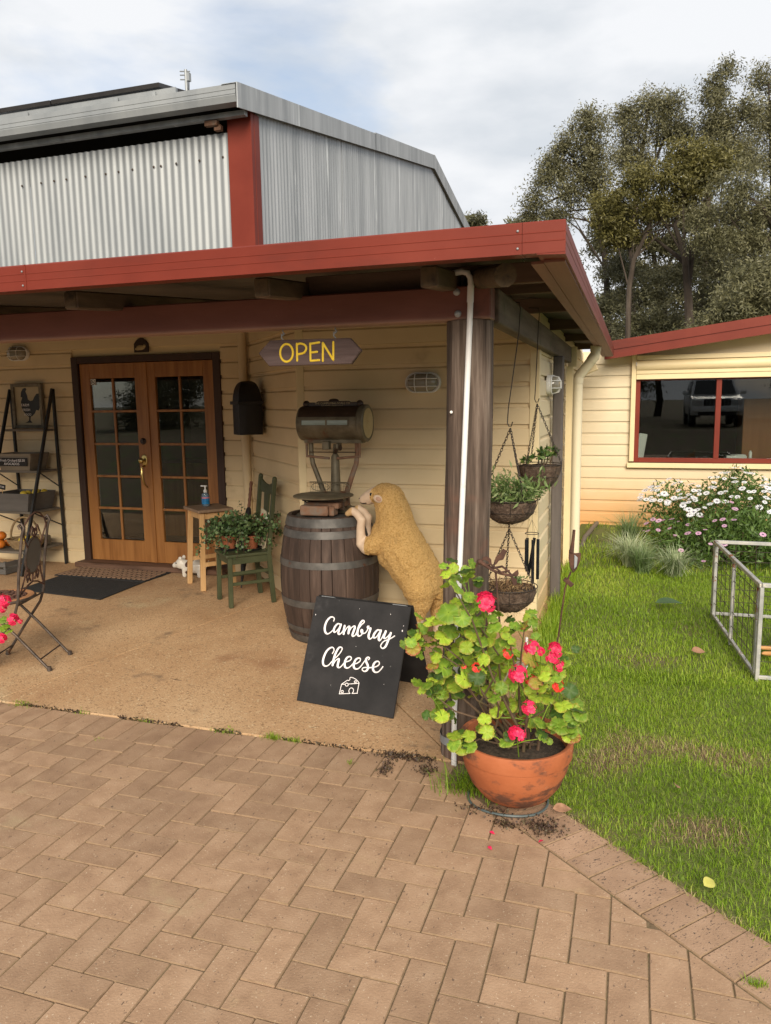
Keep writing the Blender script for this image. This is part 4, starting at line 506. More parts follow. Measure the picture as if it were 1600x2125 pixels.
# double door ------------------------------------------------------------
fr = MB(SO)
fr.bb(-4.964, -4.885, 4.385, 4.48, 0, 2.19); fr.bb(-3.302, -3.222, 4.385, 4.48, 0, 2.19); fr.bb(-4.885, -3.302, 4.385, 4.48, 2.125, 2.19)
fr.build('door_frame', M['doorframe'], shop, bevel=.004)
si = MB(SO); si.bb(-4.99, -3.19, 4.25, 4.44, .004, .055); si.build('door_sill', M['sill'], shop, bevel=.008)
def leaf(x0, x1, hand):
    zb, zt = .06, 2.12; st, tr, br = .118, .150, .225; y0, y1 = 4.412, 4.452
    m = MB(SO)
    m.bb(x0, x0+st, y0, y1, zb, zt); m.bb(x1-st, x1, y0, y1, zb, zt); m.bb(x0+st, x1-st, y0, y1, zt-tr, zt); m.bb(x0+st, x1-st, y0, y1, zb, zb+br)
    lf = m.build('door_leaf', M['door'], shop, bevel=.003)
    gx0, gx1, gz0, gz1 = x0+st, x1-st, zb+br, zt-tr
    cw, rh = (gx1-gx0)/2, (gz1-gz0)/5
    b = MB(SO); b.bb(gx0+cw-.012, gx0+cw+.012, y0+.006, y1-.004, gz0, gz1); b.build('glazing_bar', M['door'], lf, bevel=.003)
    for r in range(1, 5):
        b = MB(SO); z = gz0+r*rh; b.bb(gx0, gx1, y0+.004, y1-.002, z-.012, z+.012); b.build('glazing_bar', M['door'], lf, bevel=.003)
    for r in range(5):
        for c in range(2):
            p = MB(SO); xa = gx0+c*cw; za = gz0+r*rh; t = rnd.uniform(-.0015, .0015)
            p.bb(xa+.012, xa+cw-.012, y0+.018+t, y0+.023+t, za+.012, za+rh-.012); p.build('pane', M['glass'], lf)
    return lf
lf1 = leaf(-4.880, -4.098, 1); lf2 = leaf(-4.094, -3.308, -1)
m = MB(SO); m.bb(-4.104, -4.066, 4.400, 4.415, .06, 2.12); m.build('cover_strip', M['door'], lf1, bevel=.003)
hx = -4.155
m = MB(SO); m.lathe([(.034, 0), (.034, .006), (.022, .012), (.020, .028)], (hx, 4.412, 1.325), 18, Matrix.Rotation(R(90), 3, 'X')); m.build('dead_bolt', M['scaledark'], lf1, smooth=True)
m = MB(SO); m.ell((hx, 4.408, 1.13), (.034, .006, .062)); m.tube([(hx, 4.40, 1.13), (hx, 4.36, 1.13)], .014, 10); m.ell((hx, 4.352, 1.13), (.03, .022, .03))
m.tube([(hx, 4.405, 1.075), (hx, 4.36, 1.06), (hx+.006, 4.345, 1.00), (hx+.012, 4.352, .93), (hx+.022, 4.368, .88), (hx+.03, 4.395, .855)], [.010, .011, .012, .010, .008, .007], 8)
m.build('door_handle', M['brass'], lf1, smooth=True)
m = MB(SO); m.bb(-4.760, -4.700, 4.4245, 4.4285, 1.905, 1.965); m.build('no_smoking_sticker', M['white'], lf1)
m = MB(SO); cc = [(-4.73+.024*math.cos(a), 4.4238, 1.935+.024*math.sin(a)) for a in np.linspace(0, 2*math.pi, 18, endpoint=False)]
m.tube(cc, .0028, 4, closed=True); m.tube([(-4.747, 4.4236, 1.952), (-4.713, 4.4236, 1.918)], .0026, 4); m.tube([(-4.745, 4.4236, 1.93), (-4.72, 4.4236, 1.937)], .003, 4); m.build('no_smoking_symbol', M['black'], lf1)
# dim room behind the door
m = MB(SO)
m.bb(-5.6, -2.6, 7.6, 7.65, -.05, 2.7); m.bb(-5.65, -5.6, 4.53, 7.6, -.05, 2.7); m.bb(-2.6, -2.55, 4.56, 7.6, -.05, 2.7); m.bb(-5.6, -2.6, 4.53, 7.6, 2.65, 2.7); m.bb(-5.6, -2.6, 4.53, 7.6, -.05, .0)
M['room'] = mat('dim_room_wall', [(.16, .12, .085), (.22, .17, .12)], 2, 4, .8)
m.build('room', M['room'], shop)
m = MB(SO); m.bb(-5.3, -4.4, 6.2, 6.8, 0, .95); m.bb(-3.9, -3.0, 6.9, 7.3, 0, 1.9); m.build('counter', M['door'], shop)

# side window (far end of the side wall)
m = MB(SO); m.bb(-.075, -.028, 6.22, 6.27, .86, 2.0); m.bb(-.075, -.028, 7.99, 8.04, .86, 2.0); m.bb(-.075, -.022, 6.20, 8.06, .80, .86); m.bb(-.075, -.03, 6.22, 8.04, 1.96, 2.0); m.bb(-.07, -.03, 7.08, 7.12, .86, 1.98)
wd = m.build('window_frame', M['trim'], shop, bevel=.003)
for a, b in ((6.27, 7.08), (7.12, 7.99)):
    m = MB(SO); m.bb(-.066, -.061, a, b, .86, 1.96); m.build('pane', M['glass'], wd)
m = MB(SO); m.bb(-1.2, -.162, 6.0, 8.2, .0, 2.2); m.build('room', M['dark'], shop)  # solid near-black block painted in place of a shaded interior
# ------------------------------------------------------------------ verandah
ver = thing('verandah', 'low porch roof with red metal fascia on a timber post and red-brown beam', 'verandah')
vb = MB()
vb.bb(-7.5, .004, 1.090, 1.205, 2.046, 2.190); beam = vb.build('front_beam', M['beamred'], ver, bevel=.006)
for x, z in ((-.145, 2.165), (-.140, 2.072)):
    m = MB(); m.lathe([(.0001, .008), (.010, .007), (.015, .003), (.016, 0)], (x, 1.0895, z), 12, Matrix.Rotation(R(90), 3, 'X')); m.build('bolt', M['galvold'], beam, smooth=True)
# weathered log post, slightly leaning
pp = []; n = 20
m = MB(); vs = []; fs = []
zz = [-.06, .3, .7, 1.1, 1.5, 1.8, 2.044]
for z in zz:
    t = z/2.04; cx = -.137+.038*t+.004*math.sin(z*5); cy = 1.180; r = .108-.004*t
    for j in range(n):
        a = 2*math.pi*j/n; q = (abs(math.cos(a))**4+abs(math.sin(a))**4)**-.25
        rr = r*(.72+.28*q)*(1+.018*math.sin(3*a+z*2.0)); vs.append((cx+rr*math.cos(a), cy+rr*math.sin(a), z))
for i in range(len(zz)-1):
    for j in range(n): fs.append((i*n+j, i*n+(j+1) % n, (i+1)*n+(j+1) % n, (i+1)*n+j))
fs += [tuple(range(n))[::-1], tuple((len(zz)-1)*n+j for j in range(n))]
m.add(vs, fs); post = m.build('post', M['oldwood'], ver, smooth=True)
m = MB(); ring = []
for z in (.065, .105):
    for j in range(28):
        a = 2*math.pi*j/28; q = (abs(math.cos(a))**4+abs(math.sin(a))**4)**-.25; rr = .1105*(.73+.28*q); ring.append((-.136+rr*math.cos(a), 1.180+rr*math.sin(a), z))
m.add(ring, [(j, (j+1) % 28, 28+(j+1) % 28, 28+j) for j in range(28)]); m.build('strap', M['galvold'], post, smooth=True)
m = MB(); m.ell((-.168, 1.079, 1.645), (.007, .006, .007)); m.build('screw', M['white'], post, smooth=True)
# side beam, rear posts
m = MB(); m.bb(-.045, .022, 1.207, 5.45, 2.038, 2.188); m.build('side_beam', M['beamwood'], ver, bevel=.006)
m = MB(); m.bb(-.02, .062, 4.10, 4.19, -.06, 2.036); m.build('rear_post', mat('rear_post_wood', [(.075, .062, .055), (.13, .11, .10)], 8, 7, .85, .4, 40, stretch=(2, 2, .2)), ver, bevel=.01)
m = MB(); m.bb(-.012, .070, 5.46, 5.54, 2.0, 2.19); m.bb(-.02, .04, 5.40, 5.50, -.05, 2.0); m.build('rear_post', M['trim'], ver)
# log rafters
for x in (-6.8, -5.9, -4.9, -3.9, -2.9, -1.90, -.917, -.182):
    w = rnd.uniform(.034, .040)
    m = MB(); m.prism([(x-w, .75, 2.142), (x+w, .75, 2.142), (x+w, .75, 2.226), (x-w, .75, 2.226)], (0, 3.55, .30)); r_ = m.build('rafter', M['rafter'], ver, bevel=.008)
    m = MB(); m.bb(x-w+.006, x+w-.006, .7465, .7502, 2.148, 2.220); m.build('end_grain', M['endgrain'], r_)
m = MB(); m.tube([(.120, .76, 2.172), (-.02, 1.06, 2.215), (-.6, 2.2, 2.26)], [.046, .046, .045], 10); r_ = m.build('rafter', M['endgrain'], ver, smooth=True)
# purlins running out to the side eave
for y, z in ((1.20, 2.20), (1.72, 2.223), (2.66, 2.226), (4.0, 2.232), (5.45, 2.242), (6.9, 2.248)):
    m = MB(); m.bb(-.9, .222, y-.020, y+.022, z, z+.088); pu = m.build('purlin', M['purlin'], ver, bevel=.003)
    m = MB(); m.bb(.2225, .2245, y-.018, y+.020, z+.003, z+.086); m.build('end_grain', M['trim'], pu)
# roof sheet
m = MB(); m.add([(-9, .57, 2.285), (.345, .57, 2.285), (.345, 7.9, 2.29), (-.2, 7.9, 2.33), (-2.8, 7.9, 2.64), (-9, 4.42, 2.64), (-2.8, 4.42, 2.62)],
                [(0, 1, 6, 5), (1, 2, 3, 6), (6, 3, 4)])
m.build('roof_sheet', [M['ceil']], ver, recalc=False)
# front and side fascia gutters with two pressed lines
def gutter(axis, a0, a1, c, z0, z1, sgn, name, mt):
    """profile extruded along axis; c = outer face coordinate; sgn outward sign"""
    h = z1-z0; pr = [(0, z0), (0, z0+.345*h), (.0014, z0+.36*h), (.0014, z0+.375*h), (0, z0+.39*h), (0, z0+.615*h), (.0014, z0+.63*h), (.0014, z0+.645*h), (0, z0+.66*h), (0, z1-.006), (-.006, z1), (-.022, z1), (-.022, z1-.012), (-.1, z1-.02), (-.1, z0+.004), (-.012, z0)]
    n = len(pr); vs = []
    for k, t in enumerate((a0, a1)):
        for d, z in pr:
            q = c+sgn*d; tt = t
            vs.append((tt, q, z) if axis == 'x' else (q, tt, z))
    m = MB(); m.add(vs, [(i, (i+1) % n, n+(i+1) % n, n+i) for i in range(n)]+[tuple(range(n)), tuple(range(n, 2*n))]); return m.build(name, mt, ver)
gf = gutter('x', -9, .210, .555, 2.208, 2.318, -1, 'fascia_gutter', M['red'])
gf2 = gutter('x', .2115, .3602, .5545, 2.208, 2.318, -1, 'fascia_gutter', M['red'])
gs = gutter('y', .5562, 7.6, .362, 2.200, 2.316, 1, 'fascia_gutter', M['red'])
for x in (.195, -1.985):
    for z in (2.288, 2.228):
        m = MB(); m.ell((x, .5525, z), (.0045, .003, .0045), 8, 6); m.build('rivet', M['galv'], gf, smooth=True)
m = MB(); m.bb(-1.972, -1.966, .5528, .556, 2.209, 2.317); m.build('seam', M['red'], gf)
M['soffit'] = mat('eave_board', [(.15, .060, .042), (.22, .098, .068)], 5, 6, .6, .2, 40, stretch=(2, .2, 1))
m = MB(); m.bb(.225, .272, .70, 7.6, 2.195, 2.205); m.build('soffit_board', M['soffit'], ver)
m = MB(); m.bb(.276, .352, .66, 7.6, 2.192, 2.202); m.build('soffit_board', M['soffit'], ver)
m = MB(); pts = [(.30-.09+.09*math.cos(a), .80, 2.305+.055*math.sin(a)) for a in np.linspace(0, math.pi, 9)]
m.add([(x, y+dy, z) for dy in (0, .5) for x, y, z in pts], [(i, i+1, 10+i, 9+i) for i in range(8)]); m.build('ridge_cap', M['galv'], ver, smooth=True)
m = MB(); m.tube([(-1.05, 1.35, 2.20), (-.75, 1.30, 2.222), (-.45, 1.25, 2.226), (-.25, 1.24, 2.232)], .008, 6); m.build('ceiling_wire', M['pvc'], ver, smooth=True)

# white conduit pipe running down the post
m = MB(); path = [(-.150, 1.035, -.06), (-.148, 1.040, .25), (-.125, 1.045, .9), (-.098, 1.055, 1.6), (-.082, 1.062, 2.02), (-.076, 1.060, 2.18), (-.078, 1.058, 2.215), (-.090, 1.06, 2.238), (-.115, 1.065, 2.246), (-.24, 1.10, 2.240)]
m.tube(path, .0128, 14); cp = m.build('conduit_pipe', M['pvc'], smooth=True); tag(cp, 'thin white plastic pipe strapped to the weathered porch post', 'pipe')
m = MB(); m.tube([(-.079, 1.061, 2.115), (-.0765, 1.060, 2.185)], .0150, 14); m.build('collar', M['pvc'], cp, smooth=True)

# cream downpipe at the side eave
m = MB(); m.tube([(.075, 5.65, -.02), (.075, 5.65, 1.86), (.080, 5.65, 1.91), (.20, 5.62, 2.06), (.235, 5.62, 2.11), (.240, 5.62, 2.19)], .048, 16)
dpp = m.build('downpipe', M['pipecream'], smooth=True); tag(dpp, 'cream round downpipe with two elbows at the outer side wall', 'downpipe')
for a, b in (((.075, 5.65, 1.84), (.075, 5.65, 1.90)), ((.196, 5.62, 2.055), (.230, 5.62, 2.105)), ((.238, 5.62, 2.15), (.240, 5.62, 2.20))):
    m = MB(); m.tube([a, b], .052, 16); m.build('collar', M['pipecream'], dpp, smooth=True)
m = MB(); m.box((.16, 6.0, 2.0), (.16, .1, .1), Matrix.Rotation(R(-22), 3, 'Y')); ob = m.build('sensor_box', M['trim'], bevel=.006); tag(ob, 'small cream box tucked under the eave behind the downpipe', 'box')

# ------------------------------------------------------------------ galvanised shed
shed = thing('metal_shed', 'tall galvanised corrugated shed with a red corner post behind the porch roof', 'shed')
def corr(name, a, b, z0f, z1f, mt, parent, pitch=.076, amp=.0068, nrm=(0, -1)):
    a = Vector((a[0], a[1], 0)); b = Vector((b[0], b[1], 0)); d = b-a; l = d.length; d.normalize(); k = int(l/pitch*8)
    vs = []; fs = []
    for i in range(k+1):
        s = l*i/k; o = amp*math.sin(2*math.pi*s/pitch); p = a+d*s
        for z in (z0f(p), z1f(p)): vs.append((p.x+nrm[0]*o, p.y+nrm[1]*o, z))
    fs = [(2*i, 2*i+2, 2*i+3, 2*i+1) for i in range(k)]
    m = MB(); m.add(vs, fs); return m.build(name, mt, parent, smooth=180, recalc=False)
x = -3.04
while x > -8.8:
    off = rnd.uniform(-.002, .002)
    corr('wall_sheet', (x-.764, 4.42+off), (x, 4.42+off), lambda p: 2.6, lambda p: 4.178, M['galv'], shed); x -= .762
def gtop(p):
    y = p.y
    return 4.26+(y-4.08)*(5.63-4.26)/(11.10-4.08) if y < 11.10 else 5.63-(y-11.10)*.195
y = 4.46; i = 0
while y < 17.8:
    off = rnd.uniform(-.004, .004); i += 1
    corr('gable_sheet', (-2.802+off, y), (-2.802+off, y+.764), lambda p: 2.5, gtop, M['galvold'], shed, nrm=(1, 0)); y += .762
m = MB(); m.bb(-3.036, -2.792, 4.395, 4.455, 2.5, 4.33); m.bb(-2.85, -2.790, 4.457, 4.56, 2.5, 4.33); m.build('corner_post', M['red'], shed, bevel=.003)
# gutter, bearer, near-black panels painted as the shade under the eave
m = MB(); z0, z1 = 4.305, 4.450; pr = [(4.10, z0), (4.085, z0+.05), (4.085, z0+.052), (4.089, z0+.055), (4.089, z0+.060), (4.085, z0+.063), (4.085, z0+.09), (4.089, z0+.093), (4.089, z0+.098), (4.085, z0+.101), (4.085, z1), (4.10, z1), (4.21, z1-.01), (4.21, z0)]
n = len(pr); m.add([(x, y, z) for x in (-9, -2.772) for y, z in pr], [(i, (i+1) % n, n+(i+1) % n, n+i) for i in range(n)]+[tuple(range(n)), tuple(range(n, 2*n))]); m.build('gutter', M['galv'], shed)
m = MB(); m.bb(-9, -2.80, 4.29, 4.35, 4.262, 4.306); m.build('eave_bearer', M['galvold'], shed)
m = MB(); m.bb(-9, -2.86, 4.62, 4.68, 4.0, 4.5); m.bb(-9, -2.86, 4.30, 4.62, 4.40, 4.43); m.build('eave_shade_panel', M['dark'], shed)
m = MB(); m.box((-3.15, 4.32, 4.235), (.13, .05, .045)); m.box((-3.10, 4.35, 4.20), (.07, .05, .05)); m.build('rusty_bracket', M['scalerust'], shed, bevel=.004)
# barge flashing along the gable, roof
def strip(y0, z0, y1, z1, h, name):
    m = MB(); xo = -2.745; m.prism([(xo, y0, z0), (xo, y1, z1), (xo, y1, z1+h), (xo, y0, z0+h)], (-.012, 0, 0))
    m.prism([(xo-.001, y0, z0+h), (xo-.001, y1, z1+h), (xo-.16, y1, z1+h), (xo-.16, y0, z0+h)], (0, 0, .004)); return m.build(name, M['galvold'], shed)
strip(4.075, 4.245, 7.9, 4.245+(7.9-4.075)*.1955, .205, 'barge_flashing'); strip(7.88, 4.247+(7.88-4.075)*.1955, 11.10, 5.615, .215, 'barge_flashing'); strip(11.10, 5.615, 18.0, 5.615-6.9*.195, .225, 'barge_flashing')
m = MB(); m.add([(-9, 4.1, 4.43), (-2.76, 4.1, 4.43), (-2.76, 11.1, 5.81), (-9, 11.1, 5.81), (-2.76, 18, 4.46), (-9, 18, 4.46)], [(0, 1, 2, 3), (3, 2, 4, 5)]); m.build('roof', M['galvold'], shed)
# wall screws
for i, (sx, szv) in enumerate([(-5.42, 3.93), (-5.18, 3.935), (-5.02, 3.94), (-4.87, 3.94), (-4.64, 3.945), (-4.40, 3.945), (-4.25, 3.95), (-4.09, 3.955), (-3.85, 3.955), (-3.77, 3.955), (-3.60, 3.96), (-3.35, 3.96), (-3.10, 3.965)]):
    m = MB(); m.ell((sx, 4.407, szv), (.011, .007, .011), 8, 6); m.build('screw', M['scaledark'], shed, smooth=True)

# solar panels and rail on the shed roof
M['pvglass'] = mat('panel_glass', [(.008, .010, .018), (.014, .017, .03)], 6, 3, .12, 0, spec=.6)
M['pvframe'] = mat('panel_frame', [(.028, .025, .024), (.045, .04, .038)], 8, 3, .4, 0, metal=.5)
for x0, x1, lb in ((-5.145, -3.865, 'solar panel nearest the red corner post on the shed roof'), (-6.45, -5.16, 'solar panel further left on the shed roof, cut by the frame')):
    t = thing('solar_panel', lb, 'solar panel', (x0, 4.6, 4.66), 0, 'solar panels on the shed roof'); T0 = (x0, 4.6, 4.66)
    sl = .20
    def pz(y): return 4.742+(y-4.6)*sl
    m = MB(T0); m.prism([(x0, 4.6, pz(4.6)), (x1, 4.6, pz(4.6)), (x1, 6.2, pz(6.2)), (x0, 6.2, pz(6.2))], (0, -.008, .042)); m.build('frame', M['pvframe'], t, bevel=.003)
    m = MB(T0); m.prism([(x0+.03, 4.62, pz(4.62)+.0425), (x1-.03, 4.62, pz(4.62)+.0425), (x1-.03, 6.18, pz(6.18)+.0425), (x0+.03, 6.18, pz(6.18)+.0425)], (0, 0, .003)); m.build('glass', M['pvglass'], t)
rl = thing('panel_rail', 'pale mounting rail with clips under the solar panels', 'rail', (-6, 4.62, 4.6))
m = MB((-6, 4.62, 4.6)); m.bb(-6.5, -3.70, 4.62, 4.66, 4.672, 4.732); m.bb(-6.5, -3.72, 4.60, 4.62, 4.655, 4.680); m.build('beam', M['galv'], rl, bevel=.003)
for x in (-5.45, -4.35, -3.92, -6.2):
    m = MB((-6, 4.62, 4.6)); m.bb(x-.02, x+.02, 4.575, 4.60, 4.56, 4.70); m.build('clip', M['galv'], rl, bevel=.003)
an = thing('aerial', 'thin grey aerial mast on the shed roof beside the solar panels', 'aerial', (-5.62, 8.0, 5.2)); AO = (-5.62, 8.0, 5.2)
m = MB(AO); m.tube([(-5.62, 8, 5.15), (-5.625, 8, 6.42)], .022, 8); m.build('mast', M['galv'], an, smooth=True)
m = MB(AO); m.tube([(-5.60, 8.0, 5.9), (-5.58, 8, 6.30)], .010, 6); m.build('cable', M['black'], an, smooth=True)
for z in (6.40, 6.35, 6.29):
    m = MB(AO); m.tube([(-5.72, 8, z+.01), (-5.56, 8, z-.012)], .009, 6); m.build('element', M['galv'], an, smooth=True)
m = MB(AO); m.bb(-5.60, -5.56, 7.97, 8.03, 6.26, 6.37); m.build('junction_box', M['galv'], an)

# ------------------------------------------------------------------ far wing of the house
FY = 8.35
far = thing('house_wing', 'cream weatherboard wing with a sloping red fascia and wide window at right', 'building', (1.5, FY, 0)); FO = Vector((1.5, FY, 0))
m = MB(FO); m.bb(-.1, .60, FY+.008, FY+.1, -.2, 2.3); m.bb(.60, 5.2, FY+.008, FY+.1, -.2, .83); m.bb(3.2, 5.2, FY+.008, FY+.1, .83, 2.7); m.prism([(.60, FY+.008, 2.15), (3.2, FY+.008, 2.15), (3.2, FY+.008, 2.66), (.60, FY+.008, 2.36)], (0, .09, 0))
fw = m.build('wall', M['cream_far'], far)
clad(fw, (-.05-1.5, 0), (5.2-1.5, 0), -.115, 2.285, M['cream_far'], holes=[(.05+.575, .05+3.25, .79, 2.3)])
m = MB(FO); m.bb(-.08, 5.2, FY-.012, FY+.04, -.20, -.12); m.build('base_painted_shade', M['dark'], far)  # solid strip coloured as the shade below the lowest board
# sloping barge fascia: two overlapping bands
def sl(x): return 2.415+(x-.366)*.1295
m = MB(FO); m.prism([(.30, 7.95, sl(.30)-.115), (5.2, 7.95, sl(5.2)-.115), (5.2, 7.95, sl(5.2)-.005), (.30, 7.95, sl(.30)-.005)], (0, .025, 0)); m.build('fascia', M['red'], far)
m = MB(FO); m.prism([(.24, 7.962, sl(.24)-.225), (5.2, 7.962, sl(5.2)-.215), (5.2, 7.962, sl(5.2)-.1155), (.24, 7.962, sl(.24)-.1155)], (0, .025, 0)); m.build('fascia', M['red'], far)
m = MB(FO); m.prism([(.24, 7.975, sl(.24)-.20), (5.2, 7.975, sl(5.2)-.19), (5.2, FY+.3, sl(5.2)-.19), (.24, FY+.3, sl(.24)-.20)], (0, 0, .02)); m.build('eave_soffit', M['trim'], far)
m = MB(FO); m.prism([(.24, 7.96, sl(.24)-.03), (5.2, 7.96, sl(5.2)-.03), (5.2, 13, sl(5.2)-.03), (.24, 13, sl(.24)-.03)], (0, 0, .02)); m.build('roof', M['red'], far)
# roller shutter box, window
m = MB(FO); m.bb(.575, .633, FY-.085, FY+.012, .86, 2.30); m.build('shutter_guide', M['trim'], far, bevel=.004)
m = MB(FO); m.tube([(.635, FY-.04, 2.10), (3.3, FY-.04, 2.10)], .075, 16); m.bb(.635, 3.3, FY-.10, FY+.01, 2.17, 2.225); sb = m.build('shutter_roll', M['trim'], far, smooth=True)
for z0, z1 in ((1.99, 2.045), (1.922, 1.986)):
    m = MB(FO); m.bb(.635, 3.3, FY-.075, FY-.02, z0, z1); m.build('shutter_slat', M['trim'], sb, bevel=.004)
m = MB(FO); m.bb(.55, 3.3, FY-.075, FY+.01, .775, .838); m.build('window_sill', M['trim'], far, bevel=.005)
m = MB(FO); m.bb(.632, .690, FY-.02, FY+.04, .845, 1.92); m.bb(.69, 3.3, FY-.02, FY+.04, .845, .905); m.bb(1.605, 1.668, FY-.022, FY+.04, .905, 1.92); m.bb(.69, 3.3, FY-.018, FY+.04, 1.905, 1.93)
wf = m.build('window_frame', M['red'], far, bevel=.003)
m = MB(FO); m.bb(.69, 1.605, FY+.012, FY+.017, .905, 1.905); m.build('pane', M['glass'], wf)
m = MB(FO); m.bb(1.668, 3.3, FY+.004, FY+.009, .905, 1.905); m.build('pane', M['glass'], wf)
M['drkroom'] = mat('darkened_room', [(.030, .025, .021), (.045, .038, .032)], 2, 4, .85)  # the room's gloom is put into its wall colour
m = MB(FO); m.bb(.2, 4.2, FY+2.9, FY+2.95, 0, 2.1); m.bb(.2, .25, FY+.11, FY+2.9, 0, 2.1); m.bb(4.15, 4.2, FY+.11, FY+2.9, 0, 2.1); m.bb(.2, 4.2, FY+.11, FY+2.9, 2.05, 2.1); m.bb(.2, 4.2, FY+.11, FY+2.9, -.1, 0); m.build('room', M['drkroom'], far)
m = MB(FO); m.bb(2.05, 3.3, FY+.9, FY+1.5, 0, 1.65); m.build('cupboard', mat('cupboard_wood', [(.22, .085, .028), (.30, .125, .045)], 4, 5, .5, .05, 40, stretch=(2, 2, .3)), far, bevel=.006)
m = MB(FO); m.bb(.7, 3.2, FY+.10, FY+.42, .84, .88); m.build('inner_sill', M['drkroom'], far)
m = MB(); m.box((1.90, FY+.2, .905), (.24, .14, .045)); m.box((1.93, FY+.2, .935), (.14, .12, .012), rotz(.2)); ob = m.build('papers', M['white'], bevel=.003); tag(ob, 'stack of white papers lying inside the wide window', 'papers')
m = MB(); m.lathe([(.02, 0), (.02, .09), (.012, .10), (.009, .115)], (2.06, FY+.14, .8805), 12); ob = m.build('spray_bottle', M['white'], smooth=True); tag(ob, 'small white bottle inside the wide window beside the papers', 'bottle')
m = MB(); m.box((.725, FY+.16, 1.05), (.11, .02, .33), Matrix.Rotation(R(8), 3, 'Y')); ob = m.build('chair_back', M['white'], bevel=.01); tag(ob, 'white plastic chair back seen at the left of the wide window', 'chair')
# ------------------------------------------------------------------ more helpers
def remesh(m, name, voxel, smooth=6, fac=.5):
    me = m.mesh(name); o = bpy.data.objects.new(name, me); COL.objects.link(o)
    r = o.modifiers.new('r', 'REMESH'); r.mode = 'VOXEL'; r.voxel_size = voxel
    sm = o.modifiers.new('s', 'SMOOTH'); sm.iterations = smooth; sm.factor = fac
    dg = bpy.context.evaluated_depsgraph_get(); me2 = bpy.data.meshes.new_from_object(o.evaluated_get(dg))
    bpy.data.objects.remove(o, do_unlink=True); me2.name = name; me2.materials.clear(); return me2
def limb(m, pts, n=12):
    """chain of spheres + tapered tube: pts (x,y,z,r)"""
    m.tube([p[:3] for p in pts], [p[3] for p in pts], n)
    for p in pts: m.ell(p[:3], (p[3],)*3, n, 8)
def text_mesh(s, size, name='lettering', ext=.0006):
    c = bpy.data.curves.new(name, 'FONT'); c.body = s; c.size = size; c.extrude = ext; c.align_x = 'CENTER'; c.align_y = 'CENTER'; c.resolution_u = 2
    o = bpy.data.objects.new(name, c); COL.objects.link(o)
    dg = bpy.context.evaluated_depsgraph_get(); me = bpy.data.meshes.new_from_object(o.evaluated_get(dg)); bpy.data.objects.remove(o, do_unlink=True); me.materials.clear(); return me
def text(s, size, mt, parent, Mx, name='lettering'):
    o = mk(name, text_mesh(s, size, name), mt, parent); o.matrix_local = Mx; return o
def ribbon(m, st, place, h=.0013):
    """painted/carved stroke: domed strip; st = [(u,v,w)], place(u,v,height)->point"""
    n = len(st); pts = []
    for i, (u, v, w) in enumerate(st):
        a = st[max(0, i-1)]; b = st[min(n-1, i+1)]; d = Vector((b[0]-a[0], b[1]-a[1]))
        if d.length < 1e-7: d = Vector((1, 0))
        d.normalize(); q = Vector((-d.y, d.x))
        pts.append([place(u+q.x*w*k, v+q.y*w*k, hh) for k, hh in ((-.5, -.0002), (-.3, h*.8), (0, h), (.3, h*.8), (.5, -.0002))])
    vs = [p for r in pts for p in r]; fs = [(i*5+j, i*5+j+1, (i+1)*5+j+1, (i+1)*5+j) for i in range(n-1) for j in range(4)]
    m.add(vs, fs)
    for (u, v, w) in (st[0], st[-1]):
        k = 10; ring = [place(u+.5*w*math.cos(2*math.pi*j/k), v+.5*w*math.sin(2*math.pi*j/k), -.0002) for j in range(k)]+[place(u, v, h*.93)]
        m.add(ring, [(j, (j+1) % k, k) for j in range(k)])
def chain(m, a, b, link=.022, wr=.0022):
    a = Vector(a); b = Vector(b); L_ = (b-a).length; n = max(2, int(L_/(link*.72))); d = (b-a).normalized()
    x = d.cross(Vector((.3, .8, .1))).normalized(); y = d.cross(x)
    for i in range(n):
        c = a+(b-a)*((i+.5)/n); w = x if i % 2 else y
        ring = [c+d*(link*.5*math.cos(t))+w*(link*.27*math.sin(t)) for t in np.linspace(0, 2*math.pi, 8, endpoint=False)]
        m.tube(ring, wr, 3, closed=True)
def foliage(name, P, size, mt, parent=None, aspect=.4, droop=0, up=0, tint=None, o=(0, 0, 0), bend=.15):
    Vs, Fs, T = leaves(np.asarray(P)-np.asarray(o), size, aspect, droop, up, tint, bend); me = npmesh(name, Vs, Fs, T); return mk(name, me, mt, parent)
def ball(n, c, r, shell=.5):
    d = NR.normal(size=(n, 3)); d /= np.linalg.norm(d, axis=1)[:, None]; q = NR.uniform(shell, 1, n)[:, None]; return np.asarray(c)+d*q*np.asarray(r)

# ------------------------------------------------------------------ OPEN sign
t = thing('open_sign', 'dark timber arrow-ended board with yellow OPEN lettering hanging from the beam', 'sign', (-.87, 1.14, 1.93)); O_ = (-.87, 1.14, 1.93)
m = MB(O_); m.prism([(x, 1.126, z) for x, z in ((-1.135, 1.937), (-1.071, 1.996), (-.662, 1.992), (-.607, 1.933), (-.658, 1.873), (-1.081, 1.874))], (0, .03, 0)); m.build('board', M['signwood'], t, bevel=.003)
m = MB(O_)
for st in OPEN_STROKES: ribbon(m, st, lambda u, v, h: Vector((u, 1.1255-h*2.2, v)))
m.build('lettering', M['yellow'], t, smooth=True)
for x in (-1.008, -.738):
    m = MB(O_); m.tube([(x, 1.14, 2.05), (x, 1.14, 2.035), (x+.009, 1.14, 2.026), (x, 1.14, 2.017), (x-.009, 1.14, 2.024)], .003, 6)
    m.tube([(x+.004, 1.14, 2.026), (x-.007, 1.14, 2.018), (x-.008, 1.14, 2.006), (x, 1.14, 1.997), (x+.003, 1.14, 1.99)], .003, 6); m.build('hook', M['galv'], t, smooth=True)

